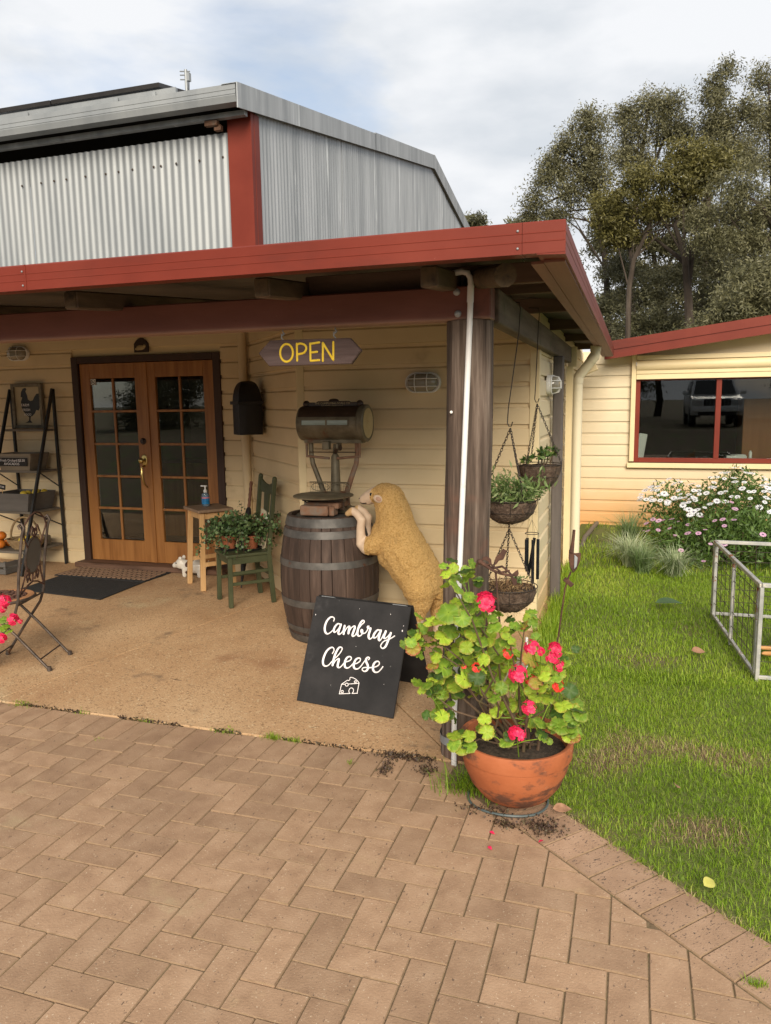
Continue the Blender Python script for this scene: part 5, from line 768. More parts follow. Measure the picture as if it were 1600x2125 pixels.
# ------------------------------------------------------------------ bulkhead lamps (unlit)
def bulkhead(label, loc, rz, group='caged bulkhead lamps on the walls'):
    t = thing('bulkhead_lamp', label, 'lamp', loc, rz, group)
    def stad(a, r, k=12):    # stadium outline in XZ
        o = []
        for i in range(k+1): q = -math.pi/2+math.pi*i/k; o.append((a+r*math.cos(q), r*math.sin(q)))
        for i in range(k+1): q = math.pi/2+math.pi*i/k; o.append((-a+r*math.cos(q), r*math.sin(q)))
        return o
    m = MB(); m.prism([(x, 0, z) for x, z in stad(.058, .075)], (0, -.035, 0)); m.build('base', M['white'], t, bevel=.006)
    m = MB(); rings = [(1.0, -.036), (.97, -.060), (.86, -.082), (.6, -.095), (.25, -.099)]; vs = []; n = 26
    for s_, y in rings: vs += [(x*s_ if abs(x) < .06 else math.copysign(.058*s_+ (abs(x)-.058)*s_, x), y, z*s_) for x, z in stad(.050, .064)]
    fs = [(i*n+j, i*n+(j+1) % n, (i+1)*n+(j+1) % n, (i+1)*n+j) for i in range(4) for j in range(n)]+[tuple(4*n+j for j in range(n))]
    m.add(vs, fs); m.build('lens', M['lens'], t, smooth=True)
    m = MB(); m.tube([(x, -.040, z) for x, z in stad(.058, .070)], .006, 6, closed=True)
    for z in (-.028, .028): m.tube([(-.118, -.04, z), (-.105, -.075, z), (-.06, -.103, z), (.06, -.103, z), (.105, -.075, z), (.118, -.04, z)], .0035, 6)
    for x in (-.045, .045): m.tube([(x, -.04, -.070), (x, -.085, -.058), (x, -.104, -.02), (x, -.104, .02), (x, -.085, .058), (x, -.04, .070)], .0035, 6)
    m.build('cage', M['white'], t, smooth=True)
    return t
bulkhead('white caged oval lamp on the wall above the sheep statue', (-.872, 3.247, 1.827), 0)
bulkhead('white caged oval lamp high on the wall above the ladder shelf', (-5.62, 4.405, 2.25), 0)
bulkhead('white caged oval lamp on the outer side wall beside the grey rear post', (-.042, 3.90, 1.805), R(90))

# plaque above the door
t = thing('door_plaque', 'small dark arched plaque with an animal relief above the doors', 'plaque', (-4.10, 4.40, 2.28)); O_ = (-4.10, 4.40, 2.28)
ar = [(-4.185, 4.402, 2.215), (-4.015, 4.402, 2.215), (-4.015, 4.402, 2.30), (-4.04, 4.402, 2.33), (-4.07, 4.402, 2.352), (-4.10, 4.402, 2.36), (-4.13, 4.402, 2.352), (-4.16, 4.402, 2.33), (-4.185, 4.402, 2.30)]
m = MB(O_); m.prism(ar, (0, -.014, 0)); m.build('backing', M['scaledark'], t, bevel=.004)
m = MB(O_); m.ell((-4.105, 4.388, 2.262), (.05, .008, .025)); m.ell((-4.06, 4.386, 2.275), (.018, .008, .016)); m.ell((-4.14, 4.388, 2.25), (.03, .006, .015)); m.build('relief', M['scaledial'], t, smooth=True)

# black arched bag hanging on the angled wall
adir = Vector((1.036, -1.166, 0)).normalized()   # along the angled wall
anrm = Vector((-adir.y, adir.x, 0)) * -1          # out of the wall, towards the porch
az = math.atan2(adir.y, adir.x)
def awall(s, z, off=0.0):
    p = Vector((-2.908, 4.424, 0))+adir*s+anrm*off; return Vector((p.x, p.y, z))
t = thing('black_letterbox', 'black arched box with a strap and narrow white slot on the angled wall', 'letterbox', awall(.45, 1.65, .02), az)
def archp(w, z0, z1, y):
    o = [(-w, y, z0), (w, y, z0)]
    for i in range(9): q = math.pi*i/8; o.append((w*math.cos(q), y, z1-w+w*math.sin(q)))
    return o
M['leather'] = mat('black_leather', [(.008, .0075, .008), (.018, .016, .016)], 8, 5, .45, .2, 70)
m = MB(); vs = []; n = 20; zs = [-.235, -.15, 0, .06, .11, .155, .19, .215, .232, .242]
for z in zs:
    f = math.sqrt(max(.02, 1-max(0, (z-.02)/.226)**2.2)); hw, dp_ = .135*f**.75, .115*f**.6
    for j in range(n): a = 2*math.pi*(j+.5)/n; q = (abs(math.cos(a))**8+abs(math.sin(a))**8)**-.125; vs.append((hw*q*math.cos(a), -.137+dp_*q*math.sin(a), z))
m.add(vs, [(i*n+j, i*n+(j+1) % n, (i+1)*n+(j+1) % n, (i+1)*n+j) for i in range(len(zs)-1) for j in range(n)]+[tuple(range(n)), tuple((len(zs)-1)*n+j for j in range(n))]); m.build('body', M['leather'], t, smooth=True)
m = MB(); m.prism([(-.136, -.03, -.09), (-.16, -.03, -.10), (-.178, -.03, .02), (-.145, -.03, .10)], (0, -.16, 0)); m.prism([(-.136, -.03, -.18), (-.155, -.03, -.18), (-.155, -.03, -.09), (-.136, -.03, -.09)], (0, -.14, 0)); m.build('side_flap', M['leather'], t, bevel=.008)
m = MB(); m.bb(-.14, .18, -.262, -.252, .035, .065); m.bb(.136, .18, -.255, -.03, .035, .065); m.build('strap', M['leather'], t, bevel=.004)
m = MB(); m.bb(-.182, -.179, -.155, -.125, -.085, .0); m.build('slot_card', M['trim'], t)

# ------------------------------------------------------------------ ladder shelf with its goods
LX0, LX1 = -5.745, -5.195
t = thing('ladder_shelf', 'black A-frame ladder shelf with four grey boards against the door wall', 'shelf', (-5.47, 4.1, 0)); O_ = (-5.47, 4.1, 0)
def fy(z): return 4.355-(1.87-z)*.335     # front leg
for x in (LX0, LX1):
    m = MB(O_); m.bar((x, 4.37, .003), (x, 4.365, 1.875), .022, .034, (0, 1, 0)); m.build('leg', M['black'], t, bevel=.002)
    m = MB(O_); m.bar((x, fy(.003), .003), (x, fy(1.875), 1.875), .022, .034, (0, 1, 0)); m.build('leg', M['black'], t, bevel=.002)
    m = MB(O_); m.bar((x+.012, 4.37, .42), (x+.012, fy(.62), .62), .006, .012); m.bar((x+.012, 4.37, .83), (x+.012, fy(1.02), 1.02), .006, .012); m.build('brace', M['black'], t)
M['shelfgrey'] = mat('grey_shelf_board', [(.10, .085, .068), (.17, .145, .115)], 6, 6, .7, .2, 50, stretch=(.3, 2, 2))
SH = (1.448, 1.025, .615, .225)
for z in SH:
    m = MB(O_); m.bb(LX0+.013, LX1-.013, fy(z)+.012, 4.352, z-.012, z+.012); m.build('shelf_board', M['shelfgrey'], t, bevel=.002)
# rooster picture
t = thing('rooster_picture', 'framed black rooster silhouette picture on the top ladder shelf', 'picture', (-5.54, 4.36, 1.46)); O_ = (-5.54, 4.36, 1.46)
M['frameold'] = mat('distressed_frame', [(.10, .085, .06), (.22, .19, .14)], 14, 6, .7, .2, 60)
m = MB(O_); X0, X1, Z0, Z1 = -5.735, -5.335, 1.463, 1.935
m.bb(X0, X0+.035, 4.35, 4.385, Z0, Z1); m.bb(X1-.035, X1, 4.35, 4.385, Z0, Z1); m.bb(X0+.035, X1-.035, 4.35, 4.385, Z0, Z0+.035); m.bb(X0+.035, X1-.035, 4.35, 4.385, Z1-.035, Z1); m.build('frame', M['frameold'], t, bevel=.003)
m = MB(O_); m.bb(X0+.03, X1-.03, 4.374, 4.380, Z0+.03, Z1-.03); m.build('sheet', mat('aged_paper', [(.36, .30, .19), (.44, .37, .25)], 5, 4, .7), t)
m = MB(O_); m.prism([(x, 4.3735, z) for x, z in ROOSTER], (0, -.0012, 0)); m.build('rooster', M['black'], t)
RX = Matrix.Rotation(R(90), 4, 'X')
for k, (w, sz) in enumerate((('FARM', .042), ('FRESH', .036), ('FOOD', .034))):
    text(w, sz, M['chalk'], t, Matrix.Translation((-5.575+.012*k+.54+5.0, .0112, 1.708-.05*k-1.46)) @ Matrix.Translation((.0, 0, 0)) @ RX)
# slanted-side crates
def crate(name, label, x0, x1, y0, y1, z0, h, mt, flare=.045):
    t = thing(name, label, 'crate', ((x0+x1)/2, (y0+y1)/2, z0), 0, 'wooden crates on the ladder shelf'); O_ = ((x0+x1)/2, (y0+y1)/2, z0); th = .014
    def panel(n, a, b, c, d, e): m = MB(O_); m.prism([a, b, c, d], e); return m.build(n, mt, t, bevel=.002)
    f = panel('front', (x0+flare, y0+flare*.4, z0), (x1-flare, y0+flare*.4, z0), (x1, y0, z0+h), (x0, y0, z0+h), (0, th, 0))
    panel('back', (x0+flare, y1-flare*.4, z0), (x1-flare, y1-flare*.4, z0), (x1, y1, z0+h), (x0, y1, z0+h), (0, -th, 0))
    panel('side', (x0+flare, y0+th+.01, z0), (x0+flare, y1-th-.01, z0), (x0, y1-th, z0+h), (x0, y0+th, z0+h), (th, 0, 0))
    panel('side', (x1-flare, y0+th+.01, z0), (x1-flare, y1-th-.01, z0), (x1, y1-th, z0+h), (x1, y0+th, z0+h), (-th, 0, 0))
    m = MB(O_); m.bb(x0+flare+.01, x1-flare-.01, y0+.03, y1-.03, z0, z0+.01); m.build('base', mt, t)
    return t, O_
M['crate1'] = mat('grey_crate', [(.15, .12, .085), (.23, .19, .14)], 8, 6, .7, .2, 50, stretch=(.3, 1, 2)); M['crate2'] = mat('slate_crate', [(.085, .078, .072), (.125, .115, .105)], 8, 6, .7, .2, 50, stretch=(.3, 1, 2))
t, O_ = crate('produce_crate', 'grey crate with a chalk label on the second ladder shelf', -5.735, -5.275, 4.065, 4.335, 1.038, .175, M['crate1'])
m = MB(O_); m.prism([(-5.690, 4.0635, 1.085), (-5.325, 4.0635, 1.085), (-5.315, 4.0605, 1.170), (-5.700, 4.0605, 1.170)], (0, -.004, 0)); cl = m.build('label_board', M['board'], t)
text('Fresh Orchard $3.50', .037, M['chalk'], cl, Matrix.Translation((-5.505-O_[0], 4.0572-O_[1], 1.143-O_[2])) @ RX); text('AVOCADOS', .036, M['chalk'], cl, Matrix.Translation((-5.52-O_[0], 4.0582-O_[1], 1.107-O_[2])) @ RX)
t, O_ = crate('produce_crate', 'plain slate-grey crate of lemons on the third ladder shelf', -5.70, -5.215, 3.93, 4.32, .628, .185, M['crate2'])
def fruit(label, c, r, mt, g): 
    m = MB(c); m.ell(c, (r*1.12, r, r*.95), 14, 9); ob = m.build('lemon' if 'lemon' in g else 'orange', mt, smooth=True); ob.location = c; ob.rotation_euler = (0, 0, rnd.uniform(0, 3)); tag(ob, label, 'fruit', g)
M['lemon'] = mat('lemon_skin', [(.52, .36, .03), (.62, .46, .06)], 20, 4, .45, .15, 200); M['orange'] = mat('orange_skin', [(.50, .13, .012), (.60, .18, .02)], 20, 4, .45, .2, 260)
for x, y, z in ((-5.36, 4.02, .80), (-5.30, 4.12, .805), (-5.42, 4.14, .79), (-5.28, 4.22, .80), (-5.40, 4.24, .80)): fruit('yellow lemon lying in the slate-grey crate', (x, y, z), .036, M['lemon'], 'lemons in the slate-grey crate')
t = thing('price_tag', 'small black chalk price tag standing in the slate-grey crate', 'sign', (-5.60, 3.99, .80)); O_ = (-5.60, 3.99, .80)
m = MB(O_); m.box((-5.60, 3.985, .875), (.085, .006, .052), Matrix.Rotation(R(10), 3, 'Y')); m.build('board', M['board'], t); m = MB(O_); m.tube([(-5.60, 3.988, .86), (-5.605, 3.99, .70)], .004, 6); m.build('stick', M['tan'], t)
text('$3.00', .026, M['chalk'], t, Matrix.Translation((0, -.0086, .075)) @ Matrix.Rotation(R(10), 4, 'Y') @ RX)
# wicker basket with lemons
t = thing('wicker_basket', 'round wicker basket with a tall hoop handle on the bottom ladder shelf', 'basket', (-5.36, 4.0, .237)); BO = Vector((-5.36, 4.0, .237))
M['wicker'] = mat('wicker', [(.20, .13, .06), (.33, .23, .12)], 30, 5, .7, .3, 90)
m = MB()
for k in range(9):
    z = .008+k*.0115; r = .135+.062*(k/8)**.8
    m.tube([((r+.005*math.sin(9*a+k*math.pi))*math.cos(a), (r+.005*math.sin(9*a+k*math.pi))*.82*math.sin(a), z) for a in np.linspace(0, 2*math.pi, 36, endpoint=False)], .0065, 5, closed=True)
m.lathe([(.13, .004), (.13, .012)], (0, 0, 0), 24, Matrix.Diagonal(Vector((1, .82, 1)))); m.build('bowl', M['wicker'], t, smooth=True)
m = MB(); m.tube([(-.195*math.cos(a), .0, .09+.235*math.sin(a)) for a in np.linspace(0, math.pi, 17)], .011, 8); m.build('handle', M['wicker'], t, smooth=True)
for k in range(9):
    a = k*2.4; r = .035+.075*(k % 3)/2
    fruit('small yellow lemon heaped in the wicker basket', (BO.x+r*math.cos(a)+.04, BO.y+r*.7*math.sin(a)-.02, BO.z+.085+.012*(k % 2)), .030, M['lemon'], 'lemons in the wicker basket')
m = MB(); m.bb(-5.49, -5.25, 4.17, 4.24, .24, .345); ob = m.build('cloth_roll', M['frameold'], bevel=.02, seg=2); tag(ob, 'grey-brown cloth bundle behind the wicker basket', 'cloth')
for x, y, z in ((-5.60, 3.90, .285), (-5.68, 3.98, .285), (-5.61, 4.02, .285), (-5.63, 3.95, .365), (-5.70, 3.86, .285)): fruit('large orange beside the wicker basket at the left edge', (x, y, z), .047, M['orange'], 'oranges on the bottom ladder shelf')
m = MB((-5.55, 4.0, 0)); O_ = (-5.55, 4.0, 0); t = thing('floor_crate', 'low dark slatted crate under the ladder shelf at the left edge', 'crate', O_)
for x0, x1, y0, y1, z0, z1, n in ((-5.9, -5.42, 3.74, 3.755, .01, .06, 'slat'), (-5.9, -5.42, 3.74, 3.755, .085, .13, 'slat'), (-5.42, -5.405, 3.74, 4.2, .01, .06, 'slat'), (-5.42, -5.405, 3.74, 4.2, .085, .13, 'slat'), (-5.445, -5.42, 3.757, 3.78, .005, .135, 'corner_post'), (-5.9, -5.43, 3.76, 4.2, .006, .014, 'base')):
    m = MB(O_); m.bb(x0, x1, y0, y1, z0, z1); m.build(n, M['crate2'], t)

# ------------------------------------------------------------------ mats
t = thing('door_mat', 'brown mat with dark wavy lines against the door sill', 'mat', (-4.37, 4.1, 0)); O_ = (-4.37, 4.1, 0)
m = MB(O_); m.prism([(-4.90, 3.845, .004), (-3.82, 3.815, .004), (-3.80, 4.24, .004), (-4.89, 4.24, .004)], (0, 0, .010)); m.build('backing', M['blackrub'], t, bevel=.003)
M['matbrown'] = mat('mat_pile', [(.25, .15, .09), (.33, .205, .13)], 40, 5, .95, .6, 200)
for i in range(18):
    x0 = -4.875+i*.0585; m = MB(O_); pl = []
    for j in range(13): y = 3.862+(4.225-3.862)*j/12; pl.append((x0+.0045+.008*math.sin(j*1.05*math.pi/1.5+i*.2), y))
    vs = [(x, y, z) for z in (.0145, .019) for x, y in pl]; vs2 = [(x+.040, y, z) for x, y, z in vs]; n = 13
    allv = vs+vs2; fs = [(n+j, n+j+1, 3*n+j+1, 3*n+j) for j in range(12)]+[(j, j+1, n+j+1, n+j) for j in range(12)]+[(2*n+j, 2*n+j+1, 3*n+j+1, 3*n+j) for j in range(12)]+[(0, n, 3*n, 2*n), (n-1, 2*n-1, 4*n-1, 3*n-1)]
    m.add(allv, fs); m.build('pile_strip', M['matbrown'], t)
m = MB(); m.prism([(-4.80, 3.26, .004), (-3.80, 3.15, .004), (-3.82, 3.80, .004), (-4.82, 3.828, .004)], (0, 0, .008)); ob = m.build('rubber_mat', M['blackrub'], bevel=.003); tag(ob, 'black rubber mat on the concrete in front of the brown mat', 'mat')

# ------------------------------------------------------------------ stool, bottle, pig
t = thing('wooden_stool', 'tall light-wood stool with a dark square top beside the doors', 'stool', (-3.13, 3.90, 0)); O_ = Vector((-3.13, 3.90, 0))
a = math.atan2(-.249, .308)    # direction of the near edge
ex = Vector((math.cos(a), math.sin(a), 0)); ey = Vector((-ex.y, ex.x, 0)); MS = basis(ex, ey, Vector((0, 0, 1)))
HT = .735
for sx in (-1, 1):
    for sy in (-1, 1):
        b0 = O_+ex*sx*.185+ey*sy*.150; b1 = O_+ex*sx*.150+ey*sy*.118
        m = MB(O_); m.bar((b0.x, b0.y, .003), (b1.x, b1.y, HT-.02), .034, .044, ey); m.build('leg', M['tan'], t, bevel=.003)
m = MB(O_); m.box(O_+Vector((0, 0, HT)), (.41, .335, .026), MS); m.build('seat', M['stooltop'], t, bevel=.006, seg=2)
for s_, nm in ((-1, 'apron'), (1, 'apron')):
    m = MB(O_); m.box(O_+ey*s_*.115+Vector((0, 0, HT-.05)), (.28, .02, .055), MS); m.build(nm, M['tan'], t); m = MB(O_); m.box(O_+ex*s_*.147+Vector((0, 0, HT-.05)), (.02, .21, .055), MS); m.build(nm, M['tan'], t)
m = MB(O_); m.box(O_-ex*.178+Vector((0, 0, .245)), (.022, .25, .038), MS); m.box(O_+ex*.178+Vector((0, 0, .245)), (.022, .25, .038), MS); m.build('rung', M['tan'], t); m = MB(O_); m.box(O_+ey*.14+Vector((0, 0, .29)), (.32, .022, .038), MS); m.build('rung', M['tan'], t)
BP = O_-ex*.055+ey*.0+Vector((0, 0, HT+.0135))
t = thing('pump_bottle', 'clear pump bottle with a blue label standing on the stool', 'bottle', BP)
m = MB(); m.lathe([(.030, 0), (.036, .004), (.036, .105), (.030, .122), (.014, .130)], n=20); m.build('bottle', M['bottle'], t, smooth=True)
M['bluelabel'] = mat('blue_label', [(.01, .12, .34), (.02, .24, .50)], 30, 3, .4); m = MB(); m.lathe([(.0366, .022), (.0366, .090)], n=20, caps=False); lb_ = m.build('label', M['bluelabel'], t, smooth=True)
m = MB(); m.lathe([(.0372, .074), (.0372, .088)], n=20, caps=False); m.build('label_band', mat('pink_band', [(.55, .20, .25)]), lb_, smooth=True)
m = MB(); m.lathe([(.016, .128), (.017, .132), (.017, .152), (.008, .156), (.007, .186)], n=14); m.box((-.010, -.004, .190), (.060, .018, .010)); m.build('pump', M['white'], t, smooth=True)
# ceramic pig by the door sill
M['pigwhite'] = mat('glazed_pig', [(.62, .57, .49), (.68, .63, .56)], 4, 3, .25, 0, coord='obj', spots=[((.07, .03, .018), 6.5, .55, .57, 1)])
m = MB(); m.ell((0, 0, .105), (.135, .075, .075)); m.ell((-.135, -.01, .125), (.062, .055, .058)); m.tube([(-.17, -.012, .118), (-.215, -.014, .108)], [.034, .027], 12); m.ell((-.215, -.014, .108), (.012, .027, .025))
for x in (-.085, .075):
    for y in (-.04, .04): m.tube([(x, y, .09), (x-.004, y, .0)], [.030, .022], 10)
for y in (-.045, .03): m.ell((-.125, y, .185), (.022, .012, .024))
m.tube([(.13, 0, .13), (.155, .0, .15), (.15, .012, .165)], [.012, .010, .008], 8)
me = remesh(m, 'pig_figurine', .008, 4); ob = mk('pig_figurine', me, M['pigwhite'], smooth=180); ob.location = (-3.48, 4.17, .004); ob.rotation_euler = (0, 0, R(4)); tag(ob, 'white ceramic pig with brown spots standing behind the stool legs', 'figurine')
m = MB(); m.ell((-.165, -.060, .140), (.007, .005, .007), 8, 6); m.build('eye', M['inky'], ob, smooth=True)

# ------------------------------------------------------------------ green chair, plants, umbrella, card
F1, F2, F3, F4 = [Vector((x, y, 0)) for x, y in ((-2.796, 3.449), (-2.544, 3.209), (-2.271, 3.487), (-2.543, 3.759))]
CC = (F1+F2+F3+F4)/4
t = thing('green_chair', 'olive green wooden chair holding trailing plants beside the stool', 'chair', CC)
def up(p, z): return Vector((p.x, p.y, z))
bk = (F3-F2).normalized()
for f in (F1, F2):
    m = MB(CC); m.bar(up(f+ (CC-f)*.03, .003), up(f+(CC-f)*.08, .425), .036, .036, bk); m.build('leg', M['green'], t, bevel=.004)
for f in (F4, F3):
    m = MB(CC); g = f+(CC-f)*.04
    m.bar(up(g, .003), up(g-bk*.03, .43), .030, .040, bk); m.bar(up(g-bk*.03, .425), up(g+bk*.045, 1.06), .028, .036, bk); m.ell(up(g+bk*.045, 1.06), (.02, .02, .022)); m.build('rear_post', M['green'], t, bevel=.003)
sq = [up(F1-bk*.02, .425), up(F2-bk*.02, .425), up(F3-bk*.02, .425), up(F4-bk*.02, .425)]
m = MB(CC); m.prism(sq, (0, 0, .026)); m.build('seat', M['green'], t, bevel=.008, seg=2)
for a_, b_ in ((F1, F2), (F2, F3), (F4, F1)):
    m = MB(CC); m.bar(up(a_+(CC-a_)*.08, .395), up(b_+(CC-b_)*.08, .395), .018, .055); m.build('apron', M['green'], t)
for a_, b_, z in ((F1, F4, .20), (F2, F3, .20), (F2, F3, .29), (F4, F3, .24)):
    m = MB(CC); m.bar(up(a_+(CC-a_)*.06, z), up(b_+(CC-b_)*.06, z), .016, .028); m.build('stretcher', M['green'], t, bevel=.003)
P4, P3 = F4+(CC-F4)*.04+bk*.04, F3+(CC-F3)*.04+bk*.04; wd_ = (P3-P4)
m = MB(CC); arcp = []
for k in range(9): u = k/8; arcp.append(up(P4+wd_*u, 1.045-.045*math.sin(math.pi*u)))
for k in range(9): u = 1-k/8; arcp.append(up(P4+wd_*u-bk*.012, .925))
m.prism(arcp, bk*.018); m.build('top_rail', M['green'], t, bevel=.003)
m = MB(CC); m.prism([up(P4+wd_*.33-bk*.01, .93), up(P4+wd_*.67-bk*.01, .93), up(P4+wd_*.60-bk*.05, .47), up(P4+wd_*.40-bk*.05, .47)], bk*.014); m.build('splat', M['green'], t)
SEAT = .452
for k, (u, v, r, lbm) in enumerate(((.30, .22, .066, 'small terracotta pot of trailing jade plant at the front of the green chair'), (.62, .62, .070, 'terracotta pot of trailing jade plant at the back of the green chair'))):
    c = F1+(F2-F1)*u+(F4-F1)*v; c = Vector((c.x, c.y, SEAT)); tp = thing('jade_plant', lbm, 'potted plant', c, 0, 'jade plants on the green chair')
    m = MB(); m.lathe([(r*.72, .004), (r*.98, .10), (r*1.08, .102), (r*1.08, .128), (r*.94, .128), (r*.90, .11), (.001, .108)], n=24); m.build('pot', M['terra2'], tp, smooth=True)
    m = MB(); m.lathe([(r*1.15, .0), (r*1.35, .022), (r*1.30, .022), (r*1.1, .003)], n=24); m.build('saucer', M['black'], tp, smooth=True)
    ms = MB(); P = []
    for s_ in range(64):
        a = NR.uniform(0, 2*math.pi); out = NR.uniform(.12, .30); hgt = NR.uniform(.05, .20) if s_ % 2 else NR.uniform(-.17, .02); pk = NR.uniform(.13, .20)
        pts = [(0, 0, .11), (out*.35*math.cos(a), out*.35*math.sin(a), .11+pk*.5), (out*.75*math.cos(a), out*.75*math.sin(a), .11+max(hgt, .05)*.9), (out*math.cos(a), out*math.sin(a), .11+hgt)]
        ms.tube(pts, [.004, .003, .002, .0015], 4)
        for j in range(34):
            q = NR.uniform(.25, 1)*3; i0 = min(2, int(q)); f_ = q-i0; P.append(np.array(pts[i0])*(1-f_)+np.array(pts[i0+1])*f_+NR.normal(size=3)*.011)
    ms.build('stem', mat('jade_stem', [(.07, .03, .02), (.11, .05, .03)]) if k == 0 else bpy.data.materials['jade_stem'], tp); foliage('leaf_mass', P, .031, M['leafdk'], tp, .75, 0, .2)
    if k == 1:
        ms = MB(); ms.tube([(-.05, 0, .12), (-.09, .01, .27), (-.085, .02, .40)], [.003, .0025, .0015], 4); ms.build('stem', bpy.data.materials['jade_stem'], tp); foliage('leaf_mass', [(-.09+NR.normal()*.012, .01+NR.normal()*.012, z) for z in np.repeat(np.linspace(.27, .41, 9), 2)], .028, M['leafdk'], tp, .7)
u0 = F1+(F2-F1)*.35+(F4-F1)*.80; u1 = F1+(F2-F1)*.82+(F4-F1)*.86
t = thing('card_sign', 'cream card with a red round logo propped against the green chair back', 'sign', up(u0, SEAT)); O_ = up(u0, SEAT)
lean = bk*.07
m = MB(O_); ed = (u1-u0); m.prism([up(u0, SEAT), up(u1, SEAT), up(u1+lean, SEAT+.30), up(u0+lean*1.0, SEAT+.335)], bk*.006); m.build('card', mat('cream_card', [(.52, .45, .30), (.60, .52, .36)], 6, 4, .6), t)
def oncard(u, v, h): p = u0+ed*u+lean*(v/.33)-bk*(.002+h); return Vector((p.x, p.y, SEAT+v))
m = MB(O_); ring = [oncard(.24+.15*math.cos(q), .255+.042*math.sin(q), 0) for q in np.linspace(0, 2*math.pi, 20, endpoint=False)]; m.prism(ring, -bk*.001); m.build('red_disc', mat('red_print', [(.55, .02, .02)]), t)
m = MB(O_)
for st in ([(.33, .19, .008), (.30, .14, .008), (.30, .08, .008)], [(.45, .185, .006), (.42, .20, .006), (.40, .15, .008), (.40, .08, .008)], [(.36, .14, .006), (.46, .14, .006)], [(.58, .19, .006), (.54, .20, .007), (.51, .15, .008), (.52, .10, .007)], [(.68, .19, .006), (.64, .18, .007), (.68, .12, .008), (.72, .08, .007)]):
    ribbon(m, [(a, b, w*1.0) for a, b, w in st], lambda u, v, h: oncard(u, v, h+.001))
stuff(m.build('lettering', M['black'], t))
t = thing('umbrella', 'closed black umbrella with a ribbed wooden handle leaning in the corner', 'umbrella', (-2.80, 3.86, 0)); O_ = (-2.80, 3.86, 0)
ua, ub = Vector((-2.765, 3.80, .02)), Vector((-2.735, 4.02, .98))
def uu(f): return ua+(ub-ua)*f
m = MB(O_); m.tube([uu(0), uu(.06), uu(.3), uu(.55), uu(.74), uu(.76)], [.006, .010, .034, .052, .022, .010], 12); m.build('canopy', M['leather'], t, smooth=True)
m = MB(O_); m.tube([uu(.75+.25*k/10) for k in range(11)], [.012+.004*(k % 2) for k in range(11)], 10); m.build('handle', mat('cane_handle', [(.13, .05, .028), (.20, .085, .045)]), t, smooth=True)
# ------------------------------------------------------------------ wine barrel
BX, BY, BH = -1.475, 2.80, .905
t = thing('wine_barrel', 'old dark oak wine barrel with grey hoops under the weighing scale', 'barrel', (BX, BY, 0))
def br(z): return .292+.068*(1-((z-BH/2)/(BH/2))**2)
NS = 26; a0 = 0; wsum = [rnd.uniform(.75, 1.3) for _ in range(NS)]; tot = sum(wsum)
for k in range(NS):
    a1 = a0+2*math.pi*wsum[k]/tot; g = .010; vs = []; fs = []; nz_ = 11; dr = rnd.uniform(-.0015, .0015)
    for i in range(nz_):
        z = .004+(BH-.004)*i/(nz_-1); r = br(z)+dr
        for q in (a0+g*.3, a0+g, (a0+a1)/2, a1-g, a1-g*.3):
            rr = r-(.004 if q in (a0+g*.3, a1-g*.3) else 0); vs.append((rr*math.cos(q), rr*math.sin(q), z))
        for q in (a1-g*.3, a0+g*.3): vs.append(((r-.026)*math.cos(q), (r-.026)*math.sin(q), z))
    n = 7; fs = [(i*n+j, i*n+(j+1) % n, (i+1)*n+(j+1) % n, (i+1)*n+j) for i in range(nz_-1) for j in range(n)]+[tuple(range(n)), tuple((nz_-1)*n+j for j in range(n))]
    m = MB(); m.add(vs, fs); m.build('stave', M['barrel'], t, smooth=35); a0 = a1
for z0, z1 in ((.838, .900), (.762, .815), (.555, .605), (.275, .325), (.085, .125), (.008, .060)):
    m = MB(); m.lathe([(br(z0)+.001, z0), (br(z0)+.0045, z0+.001), (br((z0+z1)/2)+.005, (z0+z1)/2), (br(z1)+.0045, z1-.001), (br(z1)+.001, z1)], n=48, caps=False); m.build('hoop', M['hoop'], t, smooth=True)
m = MB(); m.lathe([(.001, BH-.028), (.268, BH-.030)], n=40, caps=False); m.build('head', M['barrelhead'], t)
m = MB((0, 0, 0)); m.lathe([(.001, BH-.004), (.215, BH-.004), (.232, BH-.010), (.240, BH-.026)], n=40, caps=False); m.build('metal_lid', M['hoop'], t, smooth=True)

# ------------------------------------------------------------------ antique weighing scale
SX, SY, SZ = -1.435, 2.87, BH
t = thing('weighing_scale', 'antique shop scale with a drum dial and round platter on the barrel', 'scale', (SX, SY, SZ)); O_ = (SX, SY, SZ)
MX = Matrix.Rotation(R(90), 3, 'Y'); DZ = 1.545; X0, X1 = -1.695, -1.180
m = MB(O_); m.lathe([(.10, 0), (.122, .006), (.126, .02), (.126, X1-X0-.05), (.133, X1-X0-.045), (.133, X1-X0-.008), (.122, X1-X0), (.108, X1-X0-.004)], (X0, SY, DZ), 40, MX); m.build('drum', M['scale'], t, smooth=True)
m = MB(O_); m.lathe([(.001, .0), (.106, .0)], (X1-.002, SY, DZ), 36, MX, caps=False); m.build('end_glass', M['scaledial'], t)
def arc(r, a0, a1, x0, x1, k=10): return [(x, SY-r*math.cos(R(a)), DZ+r*math.sin(R(a))) for x in (x0, x1) for a in np.linspace(a0, a1, k)]
def shell(name, r, a0, a1, x0, x1, mt, k=10):
    m = MB(O_); m.add(arc(r, a0, a1, x0, x1, k), [(i, i+1, k+i+1, k+i) for i in range(k-1)]); return m.build(name, mt, t, smooth=True)
shell('upper_band', .1275, 22, 88, X0+.02, X1-.055, M['scaledark']); shell('window_band', .1285, -14, 21, X0+.012, X1-.05, M['scale']); shell('reading_window', .1300, -4, 12, X0+.055, X1-.11, M['scaleglass'], 5)
m = MB(O_); m.bb(-1.458, -1.446, SY-.133, SY-.126, DZ-.010, DZ+.028)
